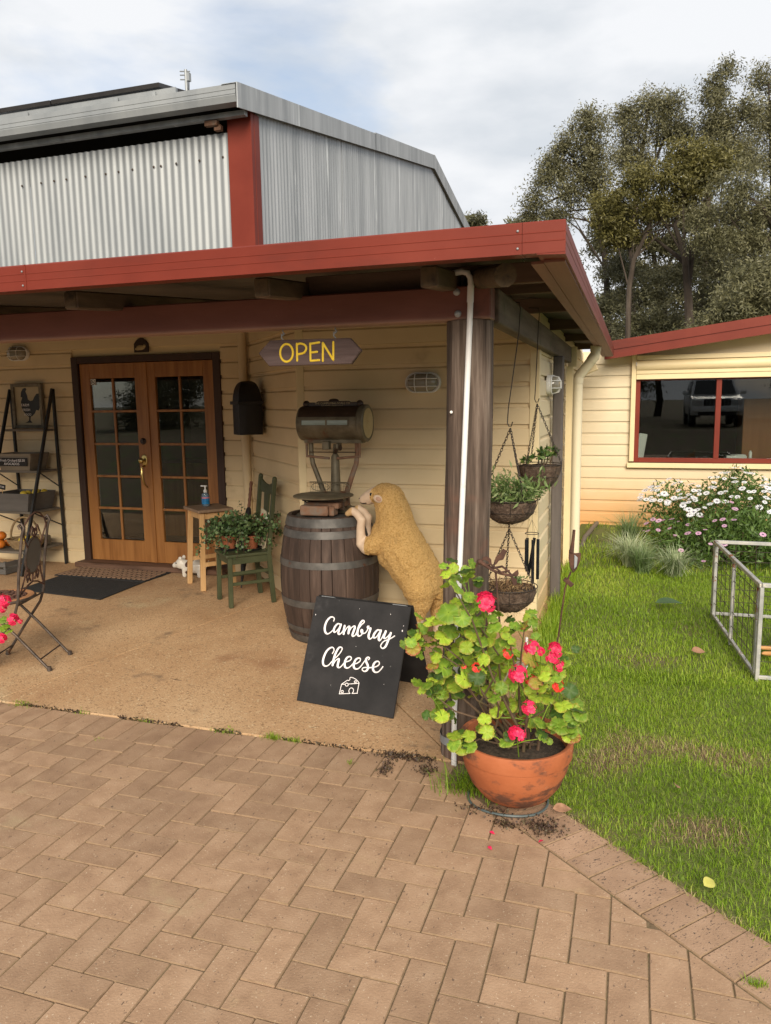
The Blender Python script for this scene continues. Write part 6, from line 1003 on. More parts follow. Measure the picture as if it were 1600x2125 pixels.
for zz in (-.011, .028): m.bb(X0+.05, X1-.105, SY-.1335, SY-.126, DZ+zz-.003, DZ+zz+.003)
for xx in (X0+.052, X1-.108): m.bb(xx-.003, xx+.003, SY-.1335, SY-.126, DZ-.011, DZ+.028)
m.build('window_frame', M['scale'], t)
m = MB(O_); m.bb(-1.64, -1.24, SY-.03, SY+.03, DZ+.116, DZ+.150); m.prism([(-1.57, SY-.032, DZ+.148), (-1.31, SY-.032, DZ+.148), (-1.33, SY-.032, DZ+.158), (-1.55, SY-.032, DZ+.158)], (0, .05, 0)); m.ell((-1.44, SY, DZ+.160), (.040, .02, .016)); nm = m.build('name_plate', M['scaledark'], t, bevel=.003)
for x in (-1.645, -1.235):
    m = MB(O_); m.ell((x, SY-.02, DZ+.138), (.026, .026, .026)); m.build('knob', M['scaledark'], t, smooth=True)
text('THE COMPUTING SCALE CO', .021, M['scaledial'], nm, Matrix.Translation((-1.44-SX, -.0325, DZ+.142-SZ)) @ RX); text('DAYTON OHIO U.S.A.', .017, M['scaledial'], nm, Matrix.Translation((-1.44-SX, -.0325, DZ+.123-SZ)) @ RX)
m = MB(O_); m.bb(-1.66, -1.22, SY-.05, SY+.05, DZ-.142, DZ-.112); m.bb(-1.50, -1.45, SY-.10, SY-.05, DZ-.185, DZ-.125); m.bb(-1.405, -1.385, SY-.08, SY, DZ-.18, DZ-.14); m.build('cradle', M['scale'], t, bevel=.004)
for s_ in (-1, 1):
    m = MB(O_); xc = -1.44
    m.tube([(xc+s_*.180, SY-.02, DZ-.12), (xc+s_*.178, SY-.02, DZ-.22), (xc+s_*.168, SY-.02, DZ-.29), (xc+s_*.125, SY-.02, DZ-.40), (xc+s_*.090, SY-.02, DZ-.50), (xc+s_*.085, SY, DZ-.60)], [.020, .019, .019, .020, .021, .024], 8); m.build('arm', M['scalerust'] if s_ > 0 else M['scale'], t, smooth=True)
    m = MB(O_); m.tube([(xc+s_*.205, SY-.04, DZ-.13), (xc+s_*.205, SY-.04, DZ-.235), (xc+s_*.03, SY-.04, DZ-.25)], .010, 8); m.build('bracket', M['scalerust'], t, smooth=True)
m = MB(O_); m.tube([(-1.62, SY-.05, DZ-.205), (-1.26, SY-.05, DZ-.205)], .004, 6); m.build('rod', M['scaledark'], t)
m = MB(O_); m.tube([(-1.44, SY, DZ-.15), (-1.44, SY, DZ-.22), (-1.44, SY, DZ-.24), (-1.44, SY, DZ-.63)], [.012, .018, .030, .042], 10); m.build('column', M['scale'], t, smooth=True)
m = MB(O_); m.tube([(-1.43, SY-.02, DZ-.21), (-1.405, SY-.05, DZ-.175), (-1.375, SY-.06, DZ-.172)], [.014, .018, .022], 8); m.build('lever', M['scaledark'], t, smooth=True)
m = MB(O_); m.prism([(-1.50, SY-.09, SZ), (-1.30, SY-.09, SZ), (-1.30, SY+.09, SZ), (-1.50, SY+.09, SZ)], (0, 0, .03)); m.lathe([(.09, .03), (.055, .055), (.045, .11)], (-1.40, SY, SZ), 16); m.build('pedestal', M['scale'], t, bevel=.004)
PXc, PYc, PZ = -1.455, 2.665, 1.040
m = MB(O_); m.lathe([(.001, -.004), (.19, -.006), (.212, .0), (.214, .008), (.205, .012), (.001, .010)], (PXc, PYc, PZ), 40); m.build('platter', M['scale'], t, smooth=True)
m = MB(O_); m.bb(PXc-.15, PXc+.16, PYc-.035, PYc+.035, PZ-.034, PZ-.008); m.bar((PXc-.14, PYc, PZ-.02), (PXc-.14, PYc, PZ-.075), .014, .014); m.bar((PXc+.15, PYc, PZ-.02), (PXc+.15, PYc, PZ-.095), .014, .014); m.bar((PXc+.02, PYc, PZ-.085), (PXc+.16, PYc, PZ-.085), .012, .012); m.build('platter_frame', M['scaledark'], t, bevel=.002)
m = MB(O_); m.bb(-1.595, -1.385, 2.56, 2.70, .912, .985); m.build('base_casting', M['scalerust'], t, bevel=.016, seg=3)
m = MB(O_); m.bb(-1.575, -1.32, 2.60, 2.80, .960, 1.003); m.bb(-1.382, -1.345, 2.575, 2.66, .913, .98); m.build('base_lever', M['scalerust'], t, bevel=.006)
m = MB(O_); gy0 = PYc+.12
for a in (0, 1): m.tube([(PXc-.155+.31*i/12, gy0+.02*math.sin(math.pi*i/12), PZ+.014+a*.072) for i in range(13)], .0035, 5)
for i in range(25): x = -.152+.304*i/24; m.tube([(PXc+x, gy0+.02*math.cos(x*10), PZ+.014), (PXc+x, gy0+.02*math.cos(x*10), PZ+.086)], .0016, 4)
for s_ in (-1, 1): m.tube([(PXc+s_*.077+.07*math.cos(q), gy0+.012, PZ+.05+.030*math.sin(q)) for q in np.linspace(0, 2*math.pi, 18, endpoint=False)], .0028, 5, closed=True)
m.build('platter_rail', M['scale'], t, smooth=True)

# ------------------------------------------------------------------ sheep statue, standing up against the barrel
Y0 = 2.70
m = MB()
def E(x, z, r, dy=0, ry=None): m.ell((x, Y0+dy, z), (r, ry or r, r), 18, 12)
limb(m, [(-.980, Y0, 1.025, .112), (-.955, Y0, .945, .124), (-.940, Y0, .86, .138)])
limb(m, [(-.935, Y0, .80, .152), (-.895, Y0, .70, .170), (-.835, Y0, .60, .172), (-.778, Y0, .515, .166), (-.748, Y0, .455, .148)])
m.ell((-1.015, Y0, 1.065), (.085, .080, .075)); m.ell((-.985, Y0, .79), (.13, .12, .11)); m.ell((-.715, Y0, .52), (.085, .12, .12)); m.ell((-.95, Y0, .64), (.12, .12, .12))
# forelegs: fleece upper arm
for dy in (-.085, .085):
    limb(m, [(-1.01, Y0+dy*.6, .755, .088), (-1.075, Y0+dy*.8, .715, .074), (-1.115, Y0+dy*.8, .700, .060)])
# hind legs fleece
for dy, kx in ((-.075, 0), (.10, .095)):
    limb(m, [(-.750+kx*.5, Y0+dy, .43, .118), (-.745+kx*.9, Y0+dy, .33, .084), (-.757+kx, Y0+dy, .255, .058), (-.765+kx, Y0+dy, .205, .048)])
# bare forearms with hooves
for dy in (-.07, .06):
    limb(m, [(-1.130, Y0+dy, .690, .046), (-1.168, Y0+dy, .720, .037), (-1.168, Y0+dy, .83, .031), (-1.160, Y0+dy, .885, .032), (-1.19, Y0+dy, .925, .030), (-1.225, Y0+dy, .948, .028)])
    limb(m, [(-1.228, Y0+dy, .945, .030), (-1.262, Y0+dy, .926, .021)])
for dy, kx in ((-.075, 0), (.10, .105)):
    limb(m, [(-.765+kx, Y0+dy, .22, .042), (-.762+kx, Y0+dy, .15, .036), (-.772+kx, Y0+dy, .05, .036), (-.785+kx, Y0+dy, .028, .036)])
# muzzle, tail
limb(m, [(-1.075, Y0, 1.055, .062), (-1.12, Y0, 1.040, .050), (-1.160, Y0, 1.022, .038), (-1.168, Y0, 1.018, .034)]); m.ell((-1.135, Y0, 1.000), (.035, .030, .018))
limb(m, [(-.650, Y0, .52, .035), (-.628, Y0, .44, .030), (-.632, Y0, .36, .024)])
SHO = Vector((-.76, Y0, .0)); m.o = SHO
me = remesh(m, 'sheep_statue', .0085, 3, .4)
for mt in (M['wool'], M['skin'], M['hoof']): me.materials.append(mt)
bm = bmesh.new(); bm.from_mesh(me)
for f in bm.faces:
    c = f.calc_center_median()+SHO; x, z = c.x, c.z; k = 0
    if x < -1.083-.02*math.sin(c.y*60) and z > .962: k = 1
    if x < -1.128 and z < .962: k = 1
    if x < -1.222 and z < .97: k = 2
    if z < .205+.008*math.sin(c.y*90+x*70): k = 1
    if z < .045: k = 2
    f.material_index = k
# fleece relief on the wool only
nrm = {v.index: v.normal.copy() for v in bm.verts}
from mathutils import noise as mnoise
for v in bm.verts:
    if all(f.material_index == 0 for f in v.link_faces):
        w = v.co+SHO; a = mnoise.noise(w*95)*.0045+mnoise.noise(w*42)*.0042
        s_ = (w.x*.62+w.z*-.78)                       # creases across the body
        cr_ = max(0, math.cos(s_*62+1.2*mnoise.noise(w*6)))**10*max(0, mnoise.noise(w*5+Vector((3, 1, 2)))+.15)*.011
        v.co += nrm[v.index]*(a-cr_)
bm.to_mesh(me); bm.free()
sheep = mk('sheep_statue', me, None, smooth=180); sheep.location = SHO; tag(sheep, 'golden painted sheep statue standing with its hooves on the barrel', 'statue')
for s_ in (-1, 1):
    yy = Y0+s_*.088; q = MB(SHO); q.ell((-1.028, yy+s_*.012, 1.040), (.036, .014, .026), 14, 8, Matrix.Rotation(R(25), 3, 'Y')); e_ = q.build('ear', M['skin'], sheep, smooth=True)
    q = MB(SHO); q.ell((-1.022, yy+s_*.022, 1.040), (.022, .008, .015), 12, 8, Matrix.Rotation(R(25), 3, 'Y')); q.build('inner_ear', mat('ear_pink', [(.42, .25, .17)]) if s_ < 0 else bpy.data.materials['ear_pink'], e_, smooth=True)
    q = MB(SHO); q.ell((-1.094, Y0+s_*.052, 1.063), (.010, .007, .013), 10, 8); q.build('eye', M['inky'], sheep, smooth=True)
    q = MB(SHO); q.tube([(-1.196, Y0+s_*.012, 1.025), (-1.192, Y0+s_*.020, 1.030)], .0035, 5); q.build('nostril', M['inky'], sheep)
q = MB(SHO); q.tube([(-1.187, Y0-.016, 1.000), (-1.165, Y0-.031, .995), (-1.135, Y0-.036, 1.000)], .003, 5); q.build('mouth', M['inky'], sheep)
m = MB((-1.02, 3.02, .06)); m.ell((-1.02, 3.02, .075), (.125, .11, .10)); m.ell((-1.10, 3.0, .05), (.05, .06, .05)); me = remesh(m, 'pale_stone', .02, 4); ob = mk('pale_stone', me, mat('pale_stone_surface', [(.50, .46, .41), (.60, .56, .50)], 9, 5, .7, .2, 60), smooth=180); ob.location = (-1.02, 3.02, .06); tag(ob, 'pale rounded stone on the slab between barrel and sheep', 'stone')

# ------------------------------------------------------------------ A-frame sign
SB = Vector((-1.186, 1.535, .0045)); sx_ = Vector((.989, -.148, 0)).normalized(); sn_ = Vector((.148, .989, 0)).normalized(); W_, H_ = .615, .61
TL = R(24); sy_ = Vector((0, 0, 1))*math.cos(TL)+sn_*math.sin(TL); sf_ = sx_.cross(sy_)     # sf_ points to the viewer side
t = thing('sandwich_board', 'black A-frame board lettered Cambray Cheese standing on the porch slab', 'sign', SB)
def bp(u, v, h): return SB+sx_*u+sy_*v+sf_*h
m = MB(SB); m.prism([bp(0, 0, 0), bp(W_, 0, 0), bp(W_, H_, 0), bp(0, H_, 0)], sf_*-.014); fp = m.build('front_panel', M['board'], t, bevel=.002)
ry_ = Vector((0, 0, 1))*math.cos(TL)-sn_*math.sin(TL); top = SB+sy_*H_; bq = top+sn_*.022-ry_*H_; bq.z = .0045
m = MB(SB); m.prism([bq, bq+sx_*W_, top+sx_*W_+sn_*.022, top+sn_*.022], sn_*.014); m.build('back_panel', M['board'], t, bevel=.002)
for u in (.035, .50):
    m = MB(SB); m.prism([bp(u, H_+.0015, -.002), bp(u+.085, H_+.0015, -.002), bp(u+.085, H_+.0015, -.026), bp(u, H_+.0015, -.026)], sy_*.003); m.build('hinge', M['galv'], t)
for nm_, sts in (('lettering', SIGN_STROKES[:12]), ('lettering', SIGN_STROKES[12:20]), ('cheese_drawing', SIGN_STROKES[20:])):
    m = MB(SB)
    for st in sts: ribbon(m, st, lambda u, v, h: bp(u, v, h+.0008))
    m.build(nm_, M['chalk'], fp, smooth=True)
m = MB(SB)
for u, v, r in ((.59, .50, .003), (.588, .472, .006), (.50, .555, .003), (.02, .50, .004), (.32, .35, .002), (.60, .41, .003), (.53, .17, .002), (.30, .565, .002)): m.prism([bp(u+r*.6*math.cos(q), v+r*math.sin(q), .0006) for q in np.linspace(0, 2*math.pi, 8, endpoint=False)], sf_*.0004)
stuff(m.build('paint_chip', M['chalk'], fp))

# ------------------------------------------------------------------ folding bistro chair at the left edge
R1, R2 = Vector((-2.934, 1.538, 0)), Vector((-3.041, 1.881, 0)); wa = (R2-R1); cw_ = wa.length; wa.normalize(); fw_ = Vector((-wa.y, wa.x, 0))
CH = (R1+R2)/2+fw_*.22
t = thing('bistro_chair', 'rusty folding metal chair with an oval back panel at the left edge', 'chair', CH)
def cpt(f, w, z): return R1+fw_*f+wa*(cw_*w)+Vector((0, 0, z))
M['chairmetal'] = mat('worn_chair_metal', [(.045, .035, .030), (.090, .070, .058), (.15, .11, .085)], 14, 6, .5, .2, 70, metal=.5, spots=[((.16, .075, .035), 9, .60, .7)])
for w in (0, 1):
    m = MB(CH); m.tube([cpt(.44, w, .01), cpt(.30, w, .22), cpt(.185, w, .38), cpt(.155, w, .47), cpt(.135, w, .66), cpt(.095, w, .90), cpt(.078, w, .945), cpt(.092, w, .972), cpt(.112, w, .955), cpt(.102, w, .935)], .0095, 8); m.build('back_leg', M['chairmetal'], t, smooth=True)
    m = MB(CH); m.tube([cpt(.0, .06+.88*w, .008), cpt(.20, .06+.88*w, .24), cpt(.40, .06+.88*w, .452)], .0090, 8); m.build('front_leg', M['chairmetal'], t, smooth=True)
    for f, ww in ((.0, .06+.88*w), (.44, w)):
        m = MB(CH); m.tube([cpt(f, ww, .003), cpt(f, ww, .03)], [.016, .012], 8); m.build('foot', M['chairmetal'], t, smooth=True)
m = MB(CH); m.tube([cpt(.06, .06, .075), cpt(.06, .94, .075)], .005, 6); m.tube([cpt(.40, 0, .07), cpt(.40, 1, .07)], .005, 6); m.tube([cpt(.165, 0, .44), cpt(.165, 1, .44)], .006, 6); m.build('crossbar', M['chairmetal'], t, smooth=True)
sc = cpt(.36, .5, .452); ring = [sc+fw_*(.205*math.cos(q))+wa*(.195*math.sin(q)) for q in np.linspace(0, 2*math.pi, 36, endpoint=False)]
M['seatring'] = mat('tan_seat_ring', [(.36, .17, .075), (.46, .23, .11)], 10, 5, .6, .1, 60)
m = MB(CH); o_ = [sc+(p-sc)*k+Vector((0, 0, z)) for k, z in ((1.0, -.012), (1.0, .010), (.80, .010), (.80, -.006)) for p in ring]; n = 36
m.add(o_, [(a*n+j, a*n+(j+1) % n, ((a+1) % 4)*n+(j+1) % n, ((a+1) % 4)*n+j) for a in range(4) for j in range(n)]); m.build('seat_ring', M['seatring'], t)
m = MB(CH); o_ = [sc+(p-sc)*1.02 for p in ring]; m.tube(o_, .010, 6, closed=True); m.build('seat_rim', M['chairmetal'], t, smooth=True)
m = MB(CH)
for i in range(-3, 4):
    u = i*.046; h = math.sqrt(max(0, .158**2-u*u)); z = .003
    m.tube([sc+wa*u+fw_*(h*k/8)+Vector((0, 0, z+.006*math.sin(k*1.7+i*math.pi))) for k in range(-8, 9)], .010, 6); m.tube([sc+fw_*u+wa*(h*k/8)+Vector((0, 0, z-.006*math.sin(k*1.7+i*math.pi))) for k in range(-8, 9)], .010, 6)
m.build('woven_seat', M['rust'], t, smooth=True)
oc = Vector((0, 0, 0)); 
def bk_(w, z): f = .150-(z-.47)*.12; return cpt(f, w, z)
m = MB(CH); el = [bk_(.5+.29*math.cos(q), .735+.118*math.sin(q)) for q in np.linspace(0, 2*math.pi, 28, endpoint=False)]; m.prism(el, fw_*.008); m.build('oval_panel', mat('slate_panel', [(.085, .085, .080), (.125, .125, .118)], 6, 5, .5, .05, 60), t)
m = MB(CH); m.tube([p+fw_*.004 for p in el], .008, 6, closed=True); m.build('oval_rim', M['chairmetal'], t, smooth=True)
for pts in ([(.02, .90), (.12, .96), (.32, 1.005), (.5, 1.02), (.68, 1.005), (.88, .96), (.98, .90)], [(.30, .885), (.40, .93), (.52, .90), (.48, .86), (.40, .88), (.45, .92)], [(.70, .885), (.60, .93), (.48, .90), (.52, .86), (.60, .88), (.55, .92)], [(.25, .80), (.10, .88), (.03, .93)], [(.75, .80), (.90, .88), (.97, .93)], [(.06, .52), (.18, .60), (.26, .68)], [(.94, .52), (.82, .60), (.74, .68)], [(.02, .50), (.3, .545), (.5, .56), (.7, .545), (.98, .50)],
            [(.40, .62), (.30, .57), (.26, .61), (.32, .63)], [(.60, .62), (.70, .57), (.74, .61), (.68, .63)], [(.5, .615), (.5, .56)], [(.33, .655), (.36, .60), (.42, .57)], [(.67, .655), (.64, .60), (.58, .57)]):
    m = MB(CH); m.tube([bk_(w, z) for w, z in pts], .0055, 6); m.build('scrollwork', M['rust'], t, smooth=True)

# ------------------------------------------------------------------ terracotta pot and geranium
PX, PY = .172, .800
t = thing('terracotta_pot', 'large weathered round terracotta pot at the corner of the paving', 'pot', (PX, PY, 0)); 
prof = [(.070, .012), (.105, .015), (.150, .045), (.192, .100), (.218, .165), (.2285, .212), (.2285, .218), (.236, .222), (.2385, .240), (.2395, .283), (.236, .290), (.226, .291), (.218, .286), (.212, .24), (.208, .235)]
m = MB(); m.lathe(prof, n=64, caps=False); m.build('bowl', M['terra'], t, smooth=True)
m = MB(); m.lathe([(.001, .245), (.1, .248), (.212, .238)], n=32, caps=False); m.build('soil', M['soil'], t)
m = MB(); m.tube([(.17*math.cos(q)-.03, .15*math.sin(q)-.012, .008+.003*math.sin(3*q)) for q in np.linspace(0, 2*math.pi, 40, endpoint=False)], .0055, 6, closed=True); ob = m.build('hose_loop', mat('grey_hose', [(.055, .075, .075), (.09, .11, .11)], 12, 4, .5), smooth=True); ob.location = (PX, PY, .0); tag(ob, 'loop of thin grey hose lying round the foot of the terracotta pot', 'hose')

# geranium leaf meshes
def gleaf(seed):
    r = random.Random(seed); m = MB(); n = 40; rad = (0, .3, .62, .86, 1.0); vs = [(0, 0, -.05)]; ph = r.uniform(0, 6); lob = r.choice((5, 6, 7))
    for q in rad[1:]:
        for j in range(n):
            a = 2*math.pi*j/n; th = a-math.pi/2
            notch = max(0, 1-abs(((a+math.pi) % (2*math.pi))-math.pi)/.35)
            sc_ = 1+(.045*math.cos(lob*a+ph)+.055*math.cos(15*a))*q**3; rr = q*sc_*(1-.55*notch*q)
            z = -.05+.13*q*q+(.10*math.cos(lob*a+ph+.6)+.055*math.cos(15*a))*q*q-.22*q**4*r.uniform(.85, 1.15)
            vs.append((rr*math.cos(th), rr*math.sin(th), z))
    fs = [(0, 1+j, 1+(j+1) % n) for j in range(n)]
    for k in range(3): fs += [(1+k*n+j, 1+k*n+(j+1) % n, 1+(k+1)*n+(j+1) % n, 1+(k+1)*n+j)[::-1] for j in range(n)]
    m.add(vs, fs); me = m.mesh('leaf', recalc=False); me.polygons.foreach_set('use_smooth', [True]*len(me.polygons)); return me
def geranium_mat(name, ins, mid, rim, age):
    m = bpy.data.materials.new(name); m.use_nodes = True; T = m.node_tree; T.nodes.clear(); K = T.links.new
    def N(ty): return T.nodes.new(ty)
    out = N('ShaderNodeOutputMaterial'); bs = N('ShaderNodeBsdfPrincipled'); bs.inputs['Roughness'].default_value = .5; bs.inputs['Specular IOR Level'].default_value = .3
    tc_ = N('ShaderNodeTexCoord'); ln = N('ShaderNodeVectorMath'); ln.operation = 'LENGTH'; K(tc_.outputs['Object'], ln.inputs[0])
    nz_ = N('ShaderNodeTexNoise'); nz_.inputs['Scale'].default_value = 2.6; nz_.inputs['Detail'].default_value = 5; K(N('ShaderNodeNewGeometry').outputs['Position'], nz_.inputs['Vector']); nz_.inputs['Scale'].default_value = 60
    ad = N('ShaderNodeMath'); ad.operation = 'MULTIPLY_ADD'; ad.inputs[1].default_value = .34; K(nz_.outputs['Fac'], ad.inputs[0]); K(ln.outputs['Value'], ad.inputs[2])
    rp_ = N('ShaderNodeValToRGB'); e = rp_.color_ramp.elements; e[0].position = .22; e[0].color = (*ins, 1); e[1].position = .62; e[1].color = (*mid, 1)
    q = e.new(1.02); q.color = (*mid, 1); q = e.new(1.22); q.color = (*rim, 1); K(ad.outputs[0], rp_.inputs[0])
    # radial veins
    sx = N('ShaderNodeSeparateXYZ'); K(tc_.outputs['Object'], sx.inputs[0]); at = N('ShaderNodeMath'); at.operation = 'ARCTAN2'; K(sx.outputs['Y'], at.inputs[0]); K(sx.outputs['X'], at.inputs[1])
    mu = N('ShaderNodeMath'); mu.operation = 'MULTIPLY'; mu.inputs[1].default_value = 7; K(at.outputs[0], mu.inputs[0]); sn = N('ShaderNodeMath'); sn.operation = 'SINE'; K(mu.outputs[0], sn.inputs[0])
    mr = N('ShaderNodeMapRange'); mr.inputs[1].default_value = .90; mr.inputs[2].default_value = 1.0; mr.inputs[4].default_value = .45; K(sn.outputs[0], mr.inputs[0])
    mv = N('ShaderNodeMix'); mv.data_type = 'RGBA'; K(mr.outputs[0], mv.inputs[0]); K(rp_.outputs[0], mv.inputs[6]); mv.inputs[7].default_value = (min(1, mid[0]*2.1), min(1, mid[1]*1.7), mid[2]*2.2, 1)
    oi = N('ShaderNodeObjectInfo'); hs = N('ShaderNodeHueSaturation'); m1 = N('ShaderNodeMapRange'); m1.inputs[3].default_value = .75; m1.inputs[4].default_value = 1.25; K(oi.outputs['Random'], m1.inputs[0]); K(m1.outputs[0], hs.inputs['Value'])
    K(mv.outputs[2], hs.inputs['Color']); K(hs.outputs[0], bs.inputs['Base Color'])
    tr = N('ShaderNodeBsdfTranslucent'); K(hs.outputs[0], tr.inputs[0]); ms = N('ShaderNodeMixShader'); ms.inputs[0].default_value = .28; K(bs.outputs[0], ms.inputs[1]); K(tr.outputs[0], ms.inputs[2]); K(ms.outputs[0], out.inputs[0])
    return m
GM = [geranium_mat('geranium_green', (.24, .36, .034), (.155, .265, .026), (.22, .27, .04), 0), geranium_mat('geranium_lime', (.34, .44, .040), (.28, .40, .034), (.30, .30, .04), 0), geranium_mat('geranium_dark', (.075, .135, .022), (.050, .105, .016), (.10, .12, .022), 0), geranium_mat('geranium_aged', (.30, .30, .045), (.34, .26, .045), (.36, .13, .05), 0)]
gm = []
for i in range(8):
    me = gleaf(i); me.materials.append(GM[(0, 1, 2, 0, 1, 3, 0, 1)[i]]); gm.append(me)
gt = thing('geranium', 'bushy geranium with lime green leaves and hot pink flowers in the terracotta pot', 'plant', (PX, PY, .24)); GO = Vector((PX, PY, .24))
CAMP = Vector((.6023, -2.2763, 1.7008))
def leafpose(P, s, toward=.55, wild=.45):
    v = (CAMP-P).normalized()*toward+Vector((0, 0, .75))+Vector((rnd.gauss(0, wild), rnd.gauss(0, wild), rnd.gauss(0, wild*.6))); v.normalize()
    q = v.to_track_quat('Z', 'Y').to_matrix().to_4x4() @ Matrix.Rotation(rnd.uniform(0, 6.28), 4, 'Z')
    return Matrix.Translation(P-GO) @ q @ Matrix.Diagonal((s, s, s, 1))
leafpts = []
for x, y, z, s in GERANIUM_LEAVES:
    P = Vector((x, y, z)); leafpts.append(P); inst('leaf', rnd.choice([gm[0], gm[1], gm[4], gm[7], gm[6], gm[1]] if rnd.random() > .08 else [gm[5]]), gt, leafpose(P, s*1.06))
    for _ in range(rnd.choice((1, 1, 1, 2))):
        P2 = P+Vector((rnd.gauss(0, .028), rnd.uniform(-.01, .05), rnd.gauss(0, .026))); inst('leaf', rnd.choice([gm[0], gm[1], gm[3], gm[2], gm[7], gm[2]]), gt, leafpose(P2, s*rnd.uniform(.75, 1.1)))
for x, y, z, s in GERANIUM_LEAVES[::1]:          # inner, shaded leaves behind the outer ones
    if rnd.random() < .70 and z > .35:
        P = Vector((x+rnd.gauss(0, .03), y+rnd.uniform(.05, .17), z+rnd.gauss(0, .025))); inst('leaf', rnd.choice([gm[2], gm[0], gm[3]]), gt, leafpose(P, s*rnd.uniform(.8, 1.05), .3, .6))
M['gstem'] = mat('geranium_stem', [(.065, .038, .022), (.11, .068, .04), (.08, .08, .03)], 18, 5, .7, .3, 70)
ends = [p for i, p in enumerate(leafpts) if i % 5 == 0]
for i, p in enumerate(ends):
    b = Vector((PX+rnd.uniform(-.10, .10), PY+rnd.uniform(-.08, .08), .245)); mid = b+(p-b)*.45+Vector((rnd.gauss(0, .035), rnd.gauss(0, .03), rnd.uniform(-.03, .03))); q = b+(p-b)*.75+Vector((rnd.gauss(0, .030), rnd.gauss(0, .02), rnd.uniform(-.02, .02)))
    m = MB(GO); m.tube([b, b+(mid-b)*.5+Vector((rnd.gauss(0, .008), 0, .01)), mid, q, p], [.0075, .0062, .0050, .0036, .0020], 7); m.build('stem', M['gstem'], gt, smooth=True)
for i, p in enumerate(leafpts):
    if i % 5:
        c = min(ends, key=lambda e: (e-p).length); m = MB(GO); m.tube([c+Vector((0, .01, -.03)), (c+p)/2+Vector((0, .015, -.012)), p], [.0026, .0020, .0016], 5); m.build('petiole', GM[0], gt, smooth=True)
# flower heads
M['petalr'] = mat('hot_pink_petal', [(.68, .018, .075), (.78, .035, .13)], 40, 3, .5, 0, rv=.12, transl=.2); M['petalo'] = mat('scarlet_petal', [(.72, .035, .030), (.78, .07, .045)], 40, 3, .5, 0, transl=.2)
def flowerhead(seed, n=13):
    r = random.Random(seed); m = MB()
    for k in range(n):
        d = Vector((r.gauss(0, 1), r.gauss(0, 1), abs(r.gauss(.5, .6)))).normalized(); c = Vector((d.x, d.y, d.z*.62))*r.uniform(.45, .98); qm = d.to_track_quat('Z', 'Y').to_matrix(); tw = r.uniform(0, 6)
        for p in range(5):
            a = tw+p*2*math.pi/5; l = .52*r.uniform(.8, 1.15); w = .26; u = Vector((math.cos(a), math.sin(a), 0)); s_ = Vector((-math.sin(a), math.cos(a), 0)); up_ = Vector((0, 0, 1))
            P = [Vector((0, 0, 0)), u*l*.45+s_*w*.7+up_*.10, u*l*.85+s_*w*.9+up_*.10, u*l+up_*.03, u*l*.85-s_*w*.9+up_*.10, u*l*.45-s_*w*.7+up_*.10, u*l*.6+up_*.06]
            m.add([c+qm @ v for v in P], [(0, 1, 6), (1, 2, 6), (2, 3, 6), (3, 4, 6), (4, 5, 6), (5, 0, 6)])
    return m.mesh('flower_head', recalc=False)
fh = []
for i in range(4):
    me = flowerhead(i, (15, 12, 14, 8)[i]); me.materials.append(M['petalr'] if i < 3 else M['petalo']); fh.append(me)
for i, (x, y, z, s) in enumerate(GERANIUM_FLOWERS):
    P = Vector((x, y-.02, z)); v = ((CAMP-P).normalized()*.8+Vector((0, 0, .5))).normalized(); q = v.to_track_quat('Z', 'Y').to_matrix().to_4x4() @ Matrix.Rotation(rnd.uniform(0, 6), 4, 'Z')
    red = i in (7, 8, 9, 10, 6); inst('flower_head', fh[3] if red else fh[i % 3], gt, Matrix.Translation(P-GO) @ q @ Matrix.Diagonal((s*.98, s*.98, s*.70, 1)))
    m = MB(GO); m.tube([P+Vector((rnd.gauss(0, .02), .05, -.12)), P+Vector((0, .02, -.05)), P], .0022, 5); m.build('flower_stalk', GM[0], gt, smooth=True)
